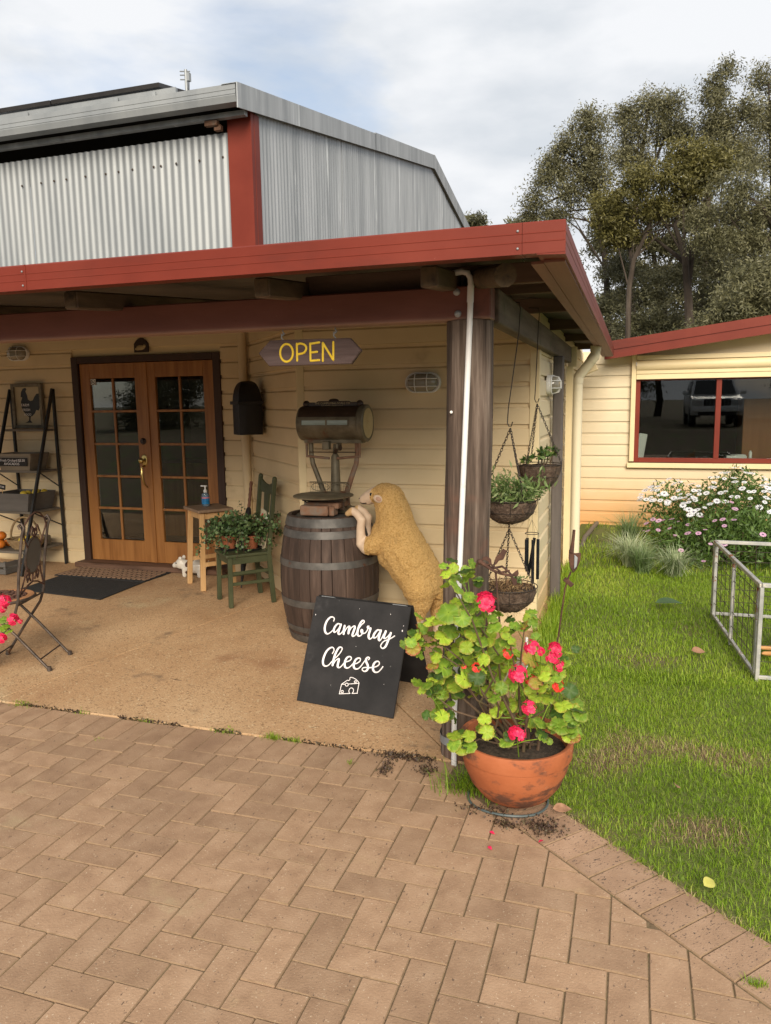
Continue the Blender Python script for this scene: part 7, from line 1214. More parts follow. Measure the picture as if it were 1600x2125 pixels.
# ------------------------------------------------------------------ hanging baskets
def basket(label, c, r, h, apex, plant, seed, wire_top=None, hook=True):
    """c = centre of rim, apex = (x,y,z) chain apex, wire_top = hook point on the beam"""
    t = thing('hanging_basket', label, 'basket', c, 0, 'hanging baskets on the side of the porch'); c = Vector(c)
    rr = random.Random(seed)
    m = MB(); n = 30; k = 9; vs = []; fs = []
    for i in range(k+1):
        f = i/k; q = math.cos(f*math.pi/2*.93); z = -h*math.sin(f*math.pi/2)
        for j in range(n):
            a = 2*math.pi*j/n; b = .94*r*q*(1+.035*math.cos(8*a)*(1-f*.4)+rr.uniform(-.02, .02)); vs.append((b*math.cos(a), b*math.sin(a), z-.004+rr.uniform(-.004, .004)))
    fs = [(i*n+j, i*n+(j+1) % n, (i+1)*n+(j+1) % n, (i+1)*n+j) for i in range(k) for j in range(n)]+[tuple(k*n+j for j in range(n))]
    m.add(vs, fs); ln = m.build('liner', M['coir'], t, smooth=True)
    m = MB(); m.lathe([(.001, -.012), (r*.9, -.016)], n=24, caps=False); m.build('soil', M['soil'], t)
    P = []
    for _ in range(420):
        a = rr.uniform(0, 6.283); f = rr.uniform(0, 1); q = math.cos(f*1.4); P.append((.94*r*q*math.cos(a), .94*r*q*math.sin(a), -h*math.sin(f*1.5)))
    foliage('coir_fibre', P, .040, M['dry'], t, .03, .1, 0, tint=NR.uniform(0, .55, len(P)))
    m = MB(); m.tube([(r*math.cos(a), r*math.sin(a), .004) for a in np.linspace(0, 2*math.pi, 32, endpoint=False)], .0028, 5, closed=True)
    for zf in (.45, .78): m.tube([(r*.985*math.cos(math.asin(zf))*math.cos(a), r*.985*math.cos(math.asin(zf))*math.sin(a), -h*zf*1.0-.003) for a in np.linspace(0, 2*math.pi, 28, endpoint=False)], .0018, 4, closed=True)
    for j in range(8):
        a = 2*math.pi*j/8+.2; m.tube([(r*1.0*math.cos(q)*math.cos(a), r*math.cos(q)*math.sin(a), .004-(h+.004)*math.sin(q)) for q in np.linspace(0, 1.5, 8)], .0018, 4)
    m.build('wire_frame', M['wire'], t)
    ap = Vector(apex)-c
    for j in range(3):
        a = 2*math.pi*j/3+seed*.9+.3; m = MB(); chain(m, ap, (r*math.cos(a), r*math.sin(a), .004)); m.build('chain', M['wire'], t)
    if wire_top:
        w = Vector(wire_top)-c; m = MB()
        pts = [w+Vector((-.06, 0, .155)), w+Vector((0, 0, .150)), w+Vector((.006, 0, .12)), w, ap+Vector((-.012, 0, .10)), ap+Vector((-.016, 0, .03)), ap+Vector((-.008, 0, .012)), ap+Vector((.004, 0, .012)), ap+Vector((.012, 0, .035))]
        m.tube(pts, .0032, 6); m.build('hook', M['wire'], t, smooth=True)
    return t, c
t, c = basket('hanging basket full of narrow green leaves beside the porch post', (-.012, 1.78, 1.165), .150, .125, (-.010, 1.78, 1.545), 0, 1, wire_top=(.030, 1.78, 2.04))
P = []
for _ in range(120):
    a = NR.uniform(0, 6.283); r = .14*math.sqrt(NR.uniform(0, 1)); l = NR.uniform(.06, .17); d = np.array([math.cos(a)*r*5, math.sin(a)*r*5, 1.1-r*4]); d /= np.linalg.norm(d)
    for q in np.linspace(.1, 1, 9): P.append(np.array([r*math.cos(a), r*math.sin(a), .0])+d*l*q+NR.normal(size=3)*.006)
foliage('leaf_mass', P, .045, M['leafhb'], t, .24, 0, .35)
t, c = basket('smaller hanging basket with a fleshy green succulent near the side wall', (.050, 2.62, 1.285), .138, .155, (.030, 2.62, 1.665), 0, 2, wire_top=(.030, 2.62, 2.10))
m = MB(); P = []
for bx, by, hh in ((.02, -.02, .085), (.06, .0, .10), (-.01, .02, .07), (-.085, -.03, .035), (.045, -.06, .07), (.085, .03, .09)):
    m.tube([(bx*.7, by, -.01), (bx, by, hh)], .004, 5)
    for k in range(30): P.append((bx+NR.normal()*.014, by+NR.normal()*.014, hh*NR.uniform(.5, 1.1)))
m.build('stem', M['gstem'], t); foliage('leaf_mass', P, .034, M['leafsuc'], t, .5, 0, .5)
t, c = basket('lowest hanging basket of dry brown moss, hung beneath another basket', (-.015, 1.78, .690), .158, .135, (-.012, 1.78, 1.005), 0, 4)
foliage('dry_moss', np.c_[ball(1500, (0, 0, -.01), (.145, .145, .045), .2)], .030, M['dry'], t, .12, 0, .8); foliage('leaf_mass', ball(60, (.05, -.03, .045), (.05, .05, .02), 0), .03, M['leafhb'], t, .3, 0, .6)
m = MB((-.012, 1.78, 1.0)); chain(m, (-.012, 1.78, 1.035), (-.012, 1.78, 1.002)); m.build('chain', M['wire'], t).location = (.003, 0, .31)
# wind chime
t = thing('wind_chime', 'dark tubular wind chime hanging beside the baskets', 'wind chime', (.105, 1.82, .98)); O_ = Vector((.105, 1.82, .98))
m = MB(); m.tube([(.036*math.cos(a), .036*math.sin(a), 0) for a in np.linspace(0, 2*math.pi, 20, endpoint=False)], .0022, 5, closed=True); m.build('ring', M['wire'], t)
m = MB()
for j in range(5): a = 2*math.pi*j/5; m.tube([(.036*math.cos(a), .036*math.sin(a), 0), (0, 0, .075)], .0007, 3); m.tube([(.036*math.cos(a), .036*math.sin(a), 0), (.033*math.cos(a), .033*math.sin(a), -.03)], .0007, 3)
m.tube([(0, 0, .07), (0, .01, .17)], .0009, 3); m.build('cord', M['wire'], t)
M['chime'] = mat('dark_chime_tube', [(.012, .014, .018), (.03, .035, .045)], 30, 3, .25, 0, metal=.6)
for j, l in enumerate((.22, .205, .185, .165, .235)):
    a = 2*math.pi*j/5; x, y = .033*math.cos(a), .033*math.sin(a); m = MB(); m.tube([(x, y, -.03), (x+(-.03 if j == 1 else 0), y, -.03-l)], .0085, 10); m.build('tube', M['chime'], t, smooth=True)

# ------------------------------------------------------------------ rusty garden ornaments on stakes
t = thing('hummingbird_stake', 'rusty openwork hummingbird ornament on a stake in the pot', 'ornament', (.08, .98, .26)); O_ = (.08, .98, .26)
m = MB(O_); m.tube([(.090, .98, .20), (.078, .985, .62), (.050, .99, .955)], .0045, 6); m.build('stake', M['rust'], t, smooth=True)
def ob_(pts, r, nm): m = MB(O_); m.tube([(x, .99+dy, z) for x, z, dy in pts], r, 8); m.build(nm, M['rust'], t, smooth=True)
ob_([(-.068, .925, 0), (-.040, .965, 0), (-.028, .985, 0)], [.0015, .004, .006], 'beak'); m = MB(O_); m.ell((-.020, .99, .990), (.015, .013, .013)); m.build('head', M['rust'], t, smooth=True)
ob_([(-.015, .987, 0), (.005, .978, -.008), (.03, .962, -.012), (.07, .945, -.01), (.115, .935, 0), (.145, .940, 0)], [.010, .008, .006, .006, .006, .004], 'body')
ob_([(-.015, .985, .01), (.01, .965, .02), (.04, .960, .022), (.075, .970, .02), (.10, .955, .01), (.12, .938, 0)], .005, 'body_strand'); ob_([(.02, .975, 0), (.045, .945, .01), (.075, .945, .012), (.11, .955, .01)], .0045, 'body_strand'); ob_([(.0, .975, 0), (.03, .985, -.015), (.06, .965, -.018), (.09, .94, -.012)], .0045, 'body_strand')
for pts in ([(.035, .975), (.030, 1.005), (.012, 1.018), (-.006, 1.012), (-.013, .998), (.002, 1.0), (.015, .995)], [(.042, .975), (.050, 1.015), (.070, 1.035), (.082, 1.055), (.100, 1.045), (.092, 1.025), (.084, 1.005), (.065, 1.0), (.055, .985)], [(.120, .94), (.135, .955), (.148, .965), (.152, .945), (.142, .93)], [(.118, .935), (.120, .915), (.132, .89), (.145, .90), (.143, .922)]):
    m = MB(O_); m.prism([(x, .985, z) for x, z in pts], (0, .005, 0)); m.build('feather', M['rust'], t, bevel=.0015)
t = thing('trowel_bird_stake', 'rusty bird made from a trowel blade on a bent stake', 'ornament', (.25, 1.6, 0)); O_ = (.25, 1.6, 0)
m = MB(O_); m.tube([(.235, 1.6, -.03), (.270, 1.6, .46), (.302, 1.6, .74), (.318, 1.6, .80), (.330, 1.6, .83)], .0048, 6); m.build('stake', M['rust'], t, smooth=True)
m = MB(O_); m.prism([(.318, 1.598, .945), (.345, 1.598, .925), (.378, 1.598, .930), (.375, 1.598, .890), (.358, 1.598, .845), (.340, 1.598, .822), (.325, 1.598, .85), (.316, 1.598, .90)], (0, .010, 0)); m.build('blade', M['rust'], t, bevel=.003)
m = MB(O_); m.prism([(.345, 1.596, .92), (.362, 1.596, .905), (.358, 1.596, .86), (.345, 1.596, .845)], (0, -.006, 0)); m.build('wing', M['galvold'], t, bevel=.002)
m = MB(O_); m.tube([(.330, 1.60, .93), (.336, 1.60, .98), (.341, 1.60, 1.045)], [.012, .008, .007], 8); m.build('handle', M['rust'], t, smooth=True)
m = MB(O_); m.box((.318, 1.6, .775), (.055, .012, .022), Matrix.Rotation(R(40), 3, 'Y')); m.build('tail', M['rust'], t, bevel=.002)
m = MB(); m.tube([(.015, 1.02, .2), (.012, 1.02, .50), (.010, 1.02, .735)], .0045, 6); ob = m.build('plain_stake', M['rust'], smooth=True); tag(ob, 'bare rusty stake standing behind the geranium', 'stake')
m = MB((-.06, 2.15, .0)); m.lathe([(.085, .004), (.105, .12), (.115, .125), (.115, .15), (.10, .15), (.09, .10), (.001, .09)], (-.06, 2.15, 0), 24); ob = m.build('white_pot', M['lens'], smooth=True); ob.location = (-.06, 2.15, 0); tag(ob, 'white round pot on the ground under the lowest hanging basket', 'pot')
m = MB(); m.tube([(.03, 2.25, 0), (.03, 2.25, .26)], .009, 10); ob = m.build('white_stub_pipe', M['pvc'], smooth=True); tag(ob, 'short white pipe stub beside the white pot', 'pipe')

# ------------------------------------------------------------------ galvanised pen and statue
t = thing('animal_pen', 'rusty galvanised tube pen with wire mesh on the lawn at right', 'fence', (1.3, 3.3, 0)); O_ = (1.3, 3.3, 0)
A0, A1, Bc, Bd = Vector((1.240, 3.99, 0)), Vector((1.362, 2.585, 0)), Vector((2.4, 2.60, 0)), Vector((2.4, 4.0, 0))
def pv(p, z): return Vector((p.x, p.y, z))
MIDP = A0+(A1-A0)*.47
for p, g in ((A0, (0, 0)), (A1, (0, 0)), (MIDP, (0, 0)), (A0+(A1-A0)*.035, (0, 0)), (A0+(A1-A0)*.955, (0, 0)), (Bc, (0, 0)), (Bd, (0, 0))):
    m = MB(O_); m.bar(pv(p, -.02), pv(p, .575), .024, .024, (A1-A0)); m.build('upright', M['rustgalv'], t, bevel=.003)
for a, b in ((A0, A1), (A1, Bc), (A0, Bd), (Bc, Bd)):
    m = MB(O_); m.bar(pv(a, .588), pv(b, .582), .026, .026); m.build('top_rail', M['rustgalv'], t, bevel=.003)
    m = MB(O_); m.bar(pv(a, .022), pv(b, .022), .022, .022); m.build('bottom_rail', M['rustgalv'], t, bevel=.003)
    nv = max(3, int((b-a).length/.135))
    for i in range(1, nv): p = a+(b-a)*i/nv; m = MB(O_); m.tube([pv(p, .03), pv(p, .575)], .0022, 5); m.build('mesh_wire', M['wire'], t)
    for z in (.12, .22, .33, .44, .52): m = MB(O_); m.tube([pv(a, z), pv(b, z)], .0022, 5); m.build('mesh_wire', M['wire'], t)
M['tanstat'] = mat('tan_statue_paint', [(.42, .20, .062), (.54, .28, .10), (.62, .38, .18)], 9, 5, .6, .2, 60, coord='obj')
m = MB(); K_ = (1.66, 3.12)
limb(m, [(0, 0, .14, .085), (.02, 0, .25, .090), (.05, 0, .36, .065), (.08, 0, .47, .042), (.09, 0, .52, .040)]); m.ell((.06, 0, .56), (.062, .042, .044)); limb(m, [(.02, 0, .55, .028), (-.025, 0, .535, .020)])
for y in (-.035, .035): limb(m, [(.09, y, .59, .016), (.115, y*1.4, .665, .012)])
for y in (-.06, .06): limb(m, [(.0, y, .13, .065), (-.04, y, .07, .045)]); limb(m, [(.03, y, .03, .028), (-.13, y, .026, .020), (-.20, y, .022, .014)])
for y in (-.055, .055): limb(m, [(.03, y, .34, .026), (-.03, y, .27, .020), (-.07, y, .27, .014)])
limb(m, [(.07, 0, .10, .055), (.18, 0, .05, .036), (.33, 0, .035, .020), (.45, 0, .03, .010)])
me = remesh(m, 'kangaroo_statue', .012, 4); ob = mk('kangaroo_statue', me, M['tanstat'], smooth=180); ob.location = (*K_, 0); tag(ob, 'tan animal statue sitting on the grass inside the pen', 'statue')

# ------------------------------------------------------------------ lawn grass (uncountable)
def grass_pts(n, x0, x1, y0, y1, dens=None):
    P = []
    X = NR.uniform(x0, x1, n); Yv = NR.uniform(y0, y1, n)
    ok = np.array([lawn_ok(x, y) for x, y in zip(X, Yv)]); return X[ok], Yv[ok]
def blades(X, Y, L0, L1, wid, lean=.5, tint=None, base=None):
    n = len(X); a = NR.uniform(0, 2*np.pi, n); ln = NR.uniform(L0, L1, n); le = NR.uniform(.1, lean, n)*ln*1.4
    d = np.stack([np.cos(a), np.sin(a), np.zeros(n)], 1); s_ = np.stack([-np.sin(a), np.cos(a), np.zeros(n)], 1); w = (wid*NR.uniform(.6, 1.3, n))[:, None]
    z = base if base is not None else np.array([lawn_h(x, y) for x, y in zip(X, Y)])-.004
    B = np.stack([X, Y, z], 1); mid = B+d*(le*.35)[:, None]; mid[:, 2] += ln*.6; tip = B+d*le[:, None]; tip[:, 2] += ln*np.sqrt(np.clip(1-(le/ln)**2*.5, .1, 1))
    Vs = np.stack([B-s_*w, B+s_*w, mid+s_*w*.8, mid-s_*w*.8, tip+s_*w*.1, tip-s_*w*.1], 1).reshape(-1, 3); i = np.arange(n)*6
    Fs = np.concatenate([np.stack([i, i+1, i+2, i+3], 1), np.stack([i+3, i+2, i+4, i+5], 1)])
    if tint is None: tint = NR.uniform(0, 1, n)
    T = np.repeat(tint, 6).reshape(-1, 6); T[:, 4:] = np.minimum(1, T[:, 4:]+.12); return Vs, Fs, T.ravel()
def nfield(X, Y, s, off=0.): return np.array([mnoise.noise(Vector((x*s+off, y*s, off))) for x, y in zip(X, Y)])
bl = []
X, Y = grass_pts(125000, .05, 2.6, -.9, 2.6); 
bare = np.array([bare_at(x, y) for x, y in zip(X, Y)])
keep = NR.uniform(size=len(X)) > np.clip((bare-.42)*1.5, 0, .86); X, Y, bare = X[keep], Y[keep], bare[keep]
tn = np.clip(.42+.30*nfield(X, Y, 1.6, 2.)+.22*np.clip(bare, 0, 1)+NR.normal(size=len(X))*.20, 0, 1); bl.append((*blades(X, Y, .013, .037, .0014, .9, tn),))
X, Y = grass_pts(9000, .35, 2.6, -.9, 2.4); k = nfield(X, Y, 1.9, 9.) > .08; X, Y = X[k], Y[k]; bl.append(blades(X, Y, .025, .055, .0017, .9, np.clip(.50+NR.normal(size=len(X))*.18, 0, 1)))
X, Y = grass_pts(60000, .04, 3.6, 2.4, 5.6); tn = np.clip(.46+.34*nfield(X, Y, 1.2, 2.)+NR.normal(size=len(X))*.18, 0, 1); bl.append(blades(X, Y, .020, .050, .0022, .8, tn))
X, Y = grass_pts(16000, .02, 4.5, 5.4, 8.3); k = NR.uniform(size=len(X)) > np.exp(-(((X-.25)/.35)**2+((Y-7.6)/.8)**2)); X, Y = X[k], Y[k]; bl.append(blades(X, Y, .03, .075, .0035, .7))
X = NR.uniform(.0, .13, 2600); Y = NR.uniform(2.2, 6.0, 2600); bl.append(blades(X, Y, .05, .17, .0025, .55, np.clip(.45+NR.normal(size=2600)*.2, 0, 1), base=np.full(2600, -.02)))
X = NR.uniform(-.04, .09, 1200); Y = NR.uniform(1.2, 3.3, 1200); bl.append(blades(X, Y, .04, .12, .0022, .55, None, base=np.full(1200, -.03)))
off = 0; VV = []; FF = []; TT = []
for v, f, t_ in bl: VV.append(v); FF.append(f+off); TT.append(t_); off += len(v)
X, Y = grass_pts(60000, .25, 1.9, -.6, 2.2); k = np.array([bare_at(x, y) for x, y in zip(X, Y)]) > .38+NR.uniform(0, .5, len(X)); X, Y = X[k][:9000], Y[k][:9000]; v_, f_, t_ = blades(X, Y, .012, .040, .0012, 1.0)
stuff(tag(mk('dry_grass', npmesh('dry_grass', v_, f_, t_), M['drygrass']), 'straw-coloured dead grass on the bare lawn patches', 'grass'))
stuff(tag(mk('lawn_grass', npmesh('lawn_grass', np.concatenate(VV), np.concatenate(FF), np.concatenate(TT)), M['grass']), 'short green lawn grass beside the paving and house', 'grass'))

# grass tufts growing from joints
def tuft(label, x, y, r, n, L0, L1, z=0.0, tn=None, mt=None, name='weed_tuft', cat='weed', group='weeds along the slab joint', lean=.8, wid=.0016):
    X = x+NR.normal(size=n)*r; Y = y+NR.normal(size=n)*r*.55; v, f, t_ = blades(X-x, Y-y, L0, L1, wid, lean, tn, base=np.full(n, -.004))
    o = mk(name, npmesh(name, v, f, t_), mt or M['grass']); o.location = (x, y, z); return tag(o, label, cat, group)
for i, (x, y, r, n, h, lb) in enumerate(((-2.70, 1.058, .040, 90, .030, 'broad weed tuft in the slab joint at the far left'), (-2.28, 1.056, .025, 40, .022, 'small weed left of the low chair end in the slab joint'), (-1.86, 1.056, .022, 40, .024, 'tiny weed in the slab joint, second from the left chair'), (-1.43, 1.056, .018, 30, .020, 'tiny weed mid-way along the slab joint'), (-1.36, 1.056, .03, 60, .026, 'thin weed patch in the slab joint left of the brightest tuft'), (-1.10, 1.054, .026, 110, .040, 'bright grass tuft in the slab joint, left one of the pair'), (-.985, 1.052, .022, 80, .036, 'bright grass tuft in the slab joint, right one of the pair'), (-.62, .90, .012, 14, .045, 'single thin grass sprig between two pavers before the sign'), (.995, -.05, .016, 70, .032, 'lone grass tuft between pavers by the lawn edging'), (-1.95, .80, .02, 30, .016, 'mossy weed between soldier pavers at left'))):
    tuft(lb, x, y, r, n, h*.5, h, -.004, np.clip(.45+NR.normal(size=n)*.18, 0, 1))
tuft('long dark grass clump between the post foot and the terracotta pot', -.03, .80, .06, 170, .08, .17, -.01, np.clip(.28+NR.normal(size=170)*.2, 0, 1), group=None, lean=.9, wid=.002)

# dark creeping succulents spilling on the paving
for i, (x, y, rx, ry, n, lb) in enumerate(((-.40, 1.03, .14, .035, 420, 'long dark succulent mat at the slab corner beside the post'), (-.44, .90, .030, .075, 170, 'dark succulent strip running along a paver joint'), (-.26, .925, .045, .04, 150, 'small dark succulent clump near the white pipe foot'), (.31, .60, .075, .055, 330, 'dark red succulent clump on the edging in front of the pot'), (.17, .575, .05, .025, 110, 'thin dark succulent trail beside the clump before the pot'), (.08, .66, .12, .035, 150, 'dark debris and succulents under the pot rim'))):
    P = np.c_[NR.normal(size=n)*rx*.55, NR.normal(size=n)*ry*.55, NR.uniform(0, .016, n)]; o = foliage('dark_succulent', P, .0115, M['darksuc'], None, .8, 0, .4); o.location = (x, y, .001); stuff(tag(o, lb, 'plant', 'dark succulents creeping over the paving'))

P = np.c_[NR.uniform(-2.95, -.12, 1500), 1.0575+NR.normal(size=1500)*.006+.004*np.sin(NR.uniform(0, 9, 1500)), NR.uniform(-.004, .004, 1500)]; P = P[np.array([mnoise.noise(Vector((x*3, 0, 4))) > -.12 for x in P[:, 0]])]
stuff(tag(foliage('joint_debris', P, .012, M['darksuc'], None, .8, 0, .2), 'dark soil and litter caught in the joint before the slab', 'debris'))
# fallen leaves, petals
def fallen(name, label, x, y, z, s, rz, tilt, mt, cat='leaf', g=None):
    m = MB(); n = 9; vs = []
    for i in range(n):
        f = i/(n-1); w = .30*math.sin(math.pi*f**.8)*(1-.2*f)
        vs += [(f-.5, -w, .10*math.sin(f*3)+.10*w), (f-.5, 0, .10*math.sin(f*3)-.02), (f-.5, w, .10*math.sin(f*3)+.10*w)]
    m.add(vs, [(3*i+k, 3*i+3+k, 3*i+4+k, 3*i+1+k) for i in range(n-1) for k in (0, 1)]); o = m.build(name, mt, smooth=180, recalc=False); o.location = (x, y, z); o.scale = (s, s, s); o.rotation_euler = (tilt, tilt*.4, rz); tag(o, label, cat, g)
M['yleaf'] = mat('yellow_leaf', [(.50, .46, .09), (.60, .56, .15)], 30, 4, .5, 0, transl=.2); M['bleaf'] = mat('brown_leaf', [(.20, .10, .055), (.34, .19, .11)], 30, 4, .7, 0)
fallen('fallen_leaf', 'curled yellow-green leaf on the soil beside the paving edge', .905, .385, .020, .075, R(60), .5, M['yleaf'])
fallen('fallen_leaf', 'curled brown leaf leaning against the foot of the terracotta pot', .375, .74, .018, .085, R(30), .4, M['bleaf']); fallen('fallen_leaf', 'reddish dry leaf on the lawn near the pen', 1.06, 2.92, .045, .11, R(35), .5, M['bleaf']); fallen('fallen_leaf', 'grey-brown dead leaf on the bare patch right of the pot', .83, 1.05, .03, .06, R(100), .6, M['bleaf']); fallen('fallen_leaf', 'large dark green leaf lying flat on the far lawn', .93, 4.1, .05, .22, R(15), .15, M['leafdk'] if False else mat('dark_flat_leaf', [(.04, .08, .03), (.07, .12, .05)]))
for x, y, lb in ((.125, .505, 'fallen pink petal on the paving, nearest the pot'), (.135, .40, 'fallen magenta petal on the paving, furthest from the pot'), (.315, .50, 'fallen coral petal on the lawn edging before the pot')): fallen('fallen_petal', lb, x, y, .006, .026, rnd.uniform(0, 6), .2, M['petalr'], 'petal', 'fallen petals on the paving')
m = MB(); m.tube([(.19, 8.22, .03), (.15, 7.6, .045), (.10, 7.0, .04), (.085, 6.6, .0)], .028, 8); ob = m.build('drain_hose', mat('dusty_hose', [(.10, .085, .07), (.15, .13, .11)]), smooth=True); tag(ob, 'dusty grey hose on the bare soil at the inner house corner', 'hose')

# ------------------------------------------------------------------ striped grass clumps and daisy bushes
def clump(label, x, y, n, L, mt, sp, tn): 
    a = NR.uniform(0, 2*np.pi, n); r = NR.uniform(0, .07, n); v, f, t_ = blades(r*np.cos(a), r*np.sin(a), L*.55, L, .0042, sp, tn, base=np.full(n, -.01)); o = mk('striped_grass_clump', npmesh('striped_grass_clump', v, f, t_), mt); o.location = (x, y, 0); return tag(o, label, 'plant', 'striped grass clumps before the daisies')
clump('taller pale striped grass clump left of the daisies', .62, 5.75, 420, .40, M['sedge'], .95, np.clip(.62+NR.normal(size=420)*.2, 0, 1)); clump('low striped grass clump in front of the daisies', 1.03, 5.38, 300, .34, M['sedge'], 1.0, np.clip(.45+NR.normal(size=300)*.22, 0, 1)); clump('green strappy clump between the two pale striped clumps', .74, 5.42, 240, .34, M['sedge'], .7, np.clip(.08+NR.normal(size=240)*.12, 0, 1)); clump('green strappy clump against the far wall left of the daisies', .60, 6.6, 240, .50, M['sedge'], .7, np.clip(.08+NR.normal(size=240)*.12, 0, 1))
def daisy_mesh(np_, mt):
    m = MB(); vs = []; 
    for p in range(np_):
        a = 2*math.pi*p/np_; w = math.pi/np_*.86
        P = [(.18*math.cos(a), .18*math.sin(a), 0), (.7*math.cos(a-w), .7*math.sin(a-w), .05), (1.0*math.cos(a-w*.4), 1.0*math.sin(a-w*.4), .0), (1.0*math.cos(a+w*.4), 1.0*math.sin(a+w*.4), .0), (.7*math.cos(a+w), .7*math.sin(a+w), .05)]
        m.add(P, [(0, 1, 2, 3, 4)], 0)
    m.lathe([(.2, .0), (.17, .06), (.001, .08)], n=10, caps=False, mi=1); me = m.mesh('flower', recalc=False); me.materials.append(mt); me.materials.append(M['daisyeye']); return me
dw, dpk = daisy_mesh(12, M['petalw']), daisy_mesh(12, M['petalp'])
def bush(label, c, r, nl, nf, fm, fs, seed, zmin, frontbias):
    t = thing('daisy_bush', label, 'bush', (c[0], c[1], 0), 0, 'daisy bushes under the wide window'); rr = random.Random(seed)
    P = ball(nl, (0, 0, c[2]), r, .45); P[:, 2] += .09*np.sin(P[:, 0]*7+seed)+NR.normal(size=len(P))*.02; P = P[P[:, 2] > 0]; tn = np.clip(.35+.5*(NR.uniform(size=len(P))-.4), 0, 1)
    foliage('leaf_mass', P, .062, M['daisyleaf'], t, .30, 0, .5, tint=tn)
    ms = MB(); 
    for k in range(24): a = rr.uniform(0, 6.28); q = rr.uniform(.2, .8); ms.tube([(0, 0, 0), (r[0]*q*.5*math.cos(a), r[1]*q*.5*math.sin(a), c[2]*.6), (r[0]*q*math.cos(a), r[1]*q*math.sin(a), c[2]+r[2]*.4)], [.012, .008, .004], 5)
    ms.build('stem', M['gstem'], t); k = 0
    while k < nf:
        d = Vector((rr.gauss(0, 1), rr.gauss(-frontbias, .8), abs(rr.gauss(.55, .6)))).normalized()
        if d.z < zmin: continue
        p = Vector((d.x*r[0]*rr.uniform(1.0, 1.07), d.y*r[1]*1.03, c[2]+d.z*r[2]*rr.uniform(.98, 1.10)+.09*math.sin(d.x*r[0]*7+seed)))
        v = (d*.5+Vector((rr.gauss(0, .25), rr.gauss(-.25, .25), 1))).normalized(); s_ = fs*rr.uniform(.7, 1.15)
        inst('flower', fm, t, Matrix.Translation(p) @ v.to_track_quat('Z', 'Y').to_matrix().to_4x4() @ Matrix.Diagonal((s_, s_, s_*.8, 1))); k += 1
    return t
bush('tall bush covered in white daisies under the wide window', (1.72, 7.25, .30), (1.02, .72, .50), 9000, 190, dw, .036, 1, .25, .55)
bush('low bush with pink daisies in front of the white one', (1.72, 6.20, .14), (.98, .62, .40), 9000, 64, dpk, .031, 2, .05, .5)

# ------------------------------------------------------------------ trees beyond the house
NAMES = {'T10': ('background_gum', 'thin hazy gum standing furthest back behind the other trees', 'gum', .24), 'T1': ('gum_tree', 'tall slender dark gum tree standing left of the group behind the fascia', 'gum', .155), 'T2': ('gum_tree', 'dark gum tree with a broad top, second from the left in the group', 'gum', .155), 'T3': ('gum_tree', 'tallest narrow-topped gum tree towards the right of the group', 'gum', .155), 'T4': ('gum_tree', 'dark gum tree cut off by the right edge of the picture', 'gum', .155),
         'T5': ('wattle_tree', 'yellow-green wattle with twin trunks in front of the dark gums', 'wattle', .15), 'T6': ('gum_tree', 'grey-green gum with spreading limbs at the right, below the tall crowns', 'pale', .125), 'T7': ('understorey_tree', 'dark dense understorey tree low behind the house wing roof', 'under', .15), 'T8': ('pale_shrub_tree', 'pale feathery shrub tree just above the wing roof at right', 'pale', .13), 'T9': ('distant_tree', 'small distant tree crown peeping over the shed and porch roofs', 'under', .26)}
